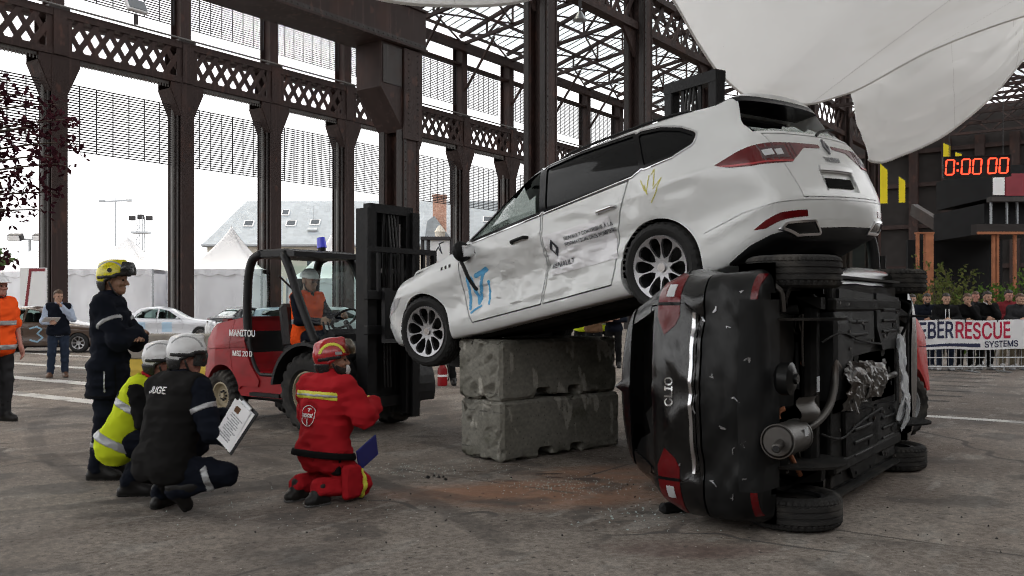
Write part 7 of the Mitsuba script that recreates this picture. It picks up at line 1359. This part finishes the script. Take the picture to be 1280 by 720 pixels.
ring_ = Point(0, 0).buffer(.078, 32).difference(Point(0, 0).buffer(.072, 32))
back_print(G4, J4, ax4, m4, [(cat([extrude(ring_, .001), text_mesh('aprat', .034, .001, True).apply_translation((-.058, -.012, 0)), stroke([(0, .055), (0, .032)], .006), stroke([(-.018, .05), (.018, .05)], .005), stroke([(0, -.025), (0, -.038)], .010), stroke([(0, -.045), (0, -.062)], .012)]), -.03, -.10, 'text_white', 'back_emblem')], p4)
put(k4, 'face_mask', G4(HF4(sdf_mesh(lambda q: np.maximum(ell(q, (.085, 0, -.075), (.04, .045, .045)), -ell(q, (.06, 0, -.07), (.045, .05, .05))), (.03, -.07, -.14), (.15, .07, 0), .008))), 'mask_white', smooth=True)
put(k4, 'pouch', G4(bx(.05, .09, .14, (-.02, -.165, .27), .015)), 'cloth_black'); put(k4, 'red_bag', G4(wobble(bx(.16, .06, .24, (.06, -.24, .15), .02).subdivide_to_size(.04), .012, 9)), 'cloth_red', smooth=True)
fb = thing('blue_folder', 'blue folder leaning against the thigh of the kneeling rescuer', 'folder'); put1(fb, G4(Frame((.25, -.20, .33), ry(-.5) @ rx(.35))(bx(.22, .012, .20, (0, 0, 0), .004))), 'folder_blue')
# 5 man at the left edge, 6 man with papers, 7 driver
person('man in orange hi-vis vest and white helmet cut by the left edge', (-6.33, 11.3, 0), -25, dict(elR=(-.02, -.27, 1.14), wrR=(.08, -.26, .88)), dict(jacket='cloth_orange', sleeve='short', trousers='cloth_grey', vest='cloth_orange', vest_hem=.18, bands=((-.02, .03, 'reflective'), (.27, .03, 'reflective')), helmet=('site', 'helmet_white'), skin='skin_red', size=1.03), h=.02, size=1.02)
k6, J6, G6, *_ = person('man in navy gilet and jeans reading papers beside the brown car', (-9.12, 18.5, 0), -62, dict(elR=(.06, -.27, 1.14), wrR=(.27, -.16, 1.12), elL=(.10, .25, 1.18), wrL=(.22, .06, 1.42), knR=(.05, -.12, .5), anR=(.0, -.15, .1), toR=(.16, -.2, .035)), dict(jacket='cloth_lightblue', trousers='cloth_jeans', vest='cloth_navy', vest_hem=.08, boots=False, shoes='shoe_brown', hair='hair_brown', handL=(.3, -.5, .7)), h=.022, look=(20, 8), hands=('grip', 'relaxed'))
pp = thing('paper_sheets', 'white sheets of paper in the hand of the man in jeans', 'paper'); put1(pp, G6(Frame((.36, -.14, 1.17), rz(.3) @ ry(-.5))(bx(.21, .30, .004))), 'paper')
DS = F1(np.array([-.86, .02, .50])); person('forklift driver in orange hi-vis vest and white helmet, seated in the cab', (DS[0], DS[1], DS[2]), math.degrees(fa) + 6, dict(H=(0, 0, .53), C=(.0, 0, .90), N=(.0, 0, 1.06), Hd=(.035, 0, 1.225), shR=(0, -.19, 1.01), shL=(0, .19, 1.01), elR=(.12, -.26, .74), elL=(.14, .24, .76), wrR=(.36, -.18, .74), wrL=(.44, .14, .80), hipR=(0, -.1, .52), hipL=(0, .1, .52), knR=(.42, -.15, .55), knL=(.42, .15, .55), anR=(.52, -.15, .18), anL=(.52, .15, .18), toR=(.70, -.16, .12), toL=(.70, .16, .12)),
       dict(jacket='cloth_navy', trousers='cloth_navy', vest='cloth_orange', vest_hem=.10, bands=((.20, .03, 'reflective'),), helmet=('site', 'helmet_white'), skin='skin_tan'), h=.02, look=(0, 6), hands=('grip', 'grip'))
# 8 spectators behind the banner, 9 people glimpsed behind the cars
LEAN = dict(elR=(.12, -.27, 1.16), elL=(.12, .27, 1.16), wrR=(.30, -.10, 1.13), wrL=(.30, .06, 1.14), C=(.06, 0, 1.28), N=(.08, 0, 1.44), Hd=(.13, 0, 1.60), shR=(.06, -.19, 1.39), shL=(.06, .19, 1.39), H=(-.06, 0, .93), hipR=(-.06, -.1, .92), hipL=(-.06, .1, .92))
CHIN = dict(LEAN, elL=(.20, .20, 1.16), wrL=(.22, .04, 1.42))
FOLD = dict(elR=(.08, -.26, 1.13), wrR=(.26, .0, 1.16), elL=(.08, .26, 1.13), wrL=(.26, .0, 1.12))
sp_ = [(1157, 20.9, LEAN, dict(jacket='cloth_navy', trousers='cloth_jeans', hair='hair_dark', beard='hair_dark', skin='skin_tan'), 'bearded spectator in a dark navy top, leftmost behind the banner', 0, 1.0),
       (1181, 20.6, LEAN, dict(jacket='cloth_black', trousers='cloth_jeans', hair='hair_dark'), 'spectator in black jacket with white cords leaning over the banner', 0, 1.0),
       (1207, 20.8, CHIN, dict(jacket='cloth_black', trousers='cloth_black', hair='hair_brown'), 'brown-haired spectator in black resting chin on hand', 6, 1.0),
       (1219, 22.2, {}, dict(jacket='cloth_grey', trousers='cloth_black', hair='hair_brown', skin='skin_red'), 'spectator in grey half hidden in the second row', -8, 1.02),
       (1231, 20.9, CHIN, dict(jacket='cloth_black', trousers='cloth_black', hair='hair_dark', beard='hair_dark', collar='cloth_white'), 'spectator in black with pale collar holding a hand to his mouth', 14, 1.03),
       (1260, 21.4, FOLD, dict(jacket='cloth_maroon', trousers='cloth_khaki', hair='hair_dark', skin='skin_red'), 'spectator in a dark red top, arms folded', 10, 1.03),
       (1272, 20.8, LEAN, dict(jacket='cloth_grey', trousers='cloth_khaki', hair='hair_brown'), 'spectator in a grey printed hoodie near the right edge', 12, 1.0),
       (1287, 21.3, FOLD, dict(jacket='cloth_maroon', trousers='cloth_black', hair='hair_brown'), 'spectator in dark red cut by the right edge', 20, 1.0),
       (1140, 22.0, {}, dict(jacket='cloth_darkgreen', trousers='cloth_black', hair='hair_dark'), 'spectator in dark green between the forklift and the banner', -5, .98)]
for u, y, ps, wr_, lb, lk, sz in sp_:
    r = person(lb, ((u - CX) / F * y, y, 0), -92 + lk * .6 - (u - CX) / F * 20, ps, dict(wr_, boots=False, shoes='sneaker'), 'spectators behind the banner', .028, (lk, 6), size=sz)
    if u == 1181:
        for s in (-1, 1): put(r[0], 'hood_cord', r[2](cyl(r[1]['C'] + [.155, s * .035, .10], r[1]['C'] + [.165, s * .04, -.12], .009, 6)), 'text_white')
    if u == 1157: put(r[0], 'chest_print', r[2](bx(.004, .05, .09, r[1]['C'] + [.150, .09, .02])), 'decal_white')
hv = [(728, 22, 'cloth_hivis', 'hair_brown', 'person in yellow hi-vis glimpsed under the white car, nearest the concrete block', False), (742, 21, 'cloth_brown', 'hair_brown', 'person in a brown top glimpsed between the two cars', True), (754, 22.6, 'cloth_hivis', 'hair_dark', 'second person in yellow hi-vis glimpsed beside the lying car', False), (767, 21.5, 'cloth_navy', 'hair_dark', 'person in navy glimpsed at the edge of the lying car', False)]
for u, y, jm_, hr, lb, lg in hv: person(lb, ((u - CX) / F * y, y, 0), 80 if lg else -100, FOLD, dict(jacket=jm_, trousers='cloth_black', hair=hr, long=lg, bands=((.1, .03, 'reflective'),) if jm_ == 'cloth_hivis' else ()), 'people glimpsed under the white car', .028)
person('person in dark trousers standing behind the front wheel of the white car', ((549 - CX) / F * 16.7, 16.7, 0), -95, dict(knR=(.03, -.19, .5), anR=(0, -.26, .1), toR=(.14, -.30, .035), knL=(.03, .19, .5), anL=(0, .26, .1), toL=(.14, .30, .035)), dict(jacket='cloth_navy', trousers='cloth_black', hair='hair_dark'), None, .028)
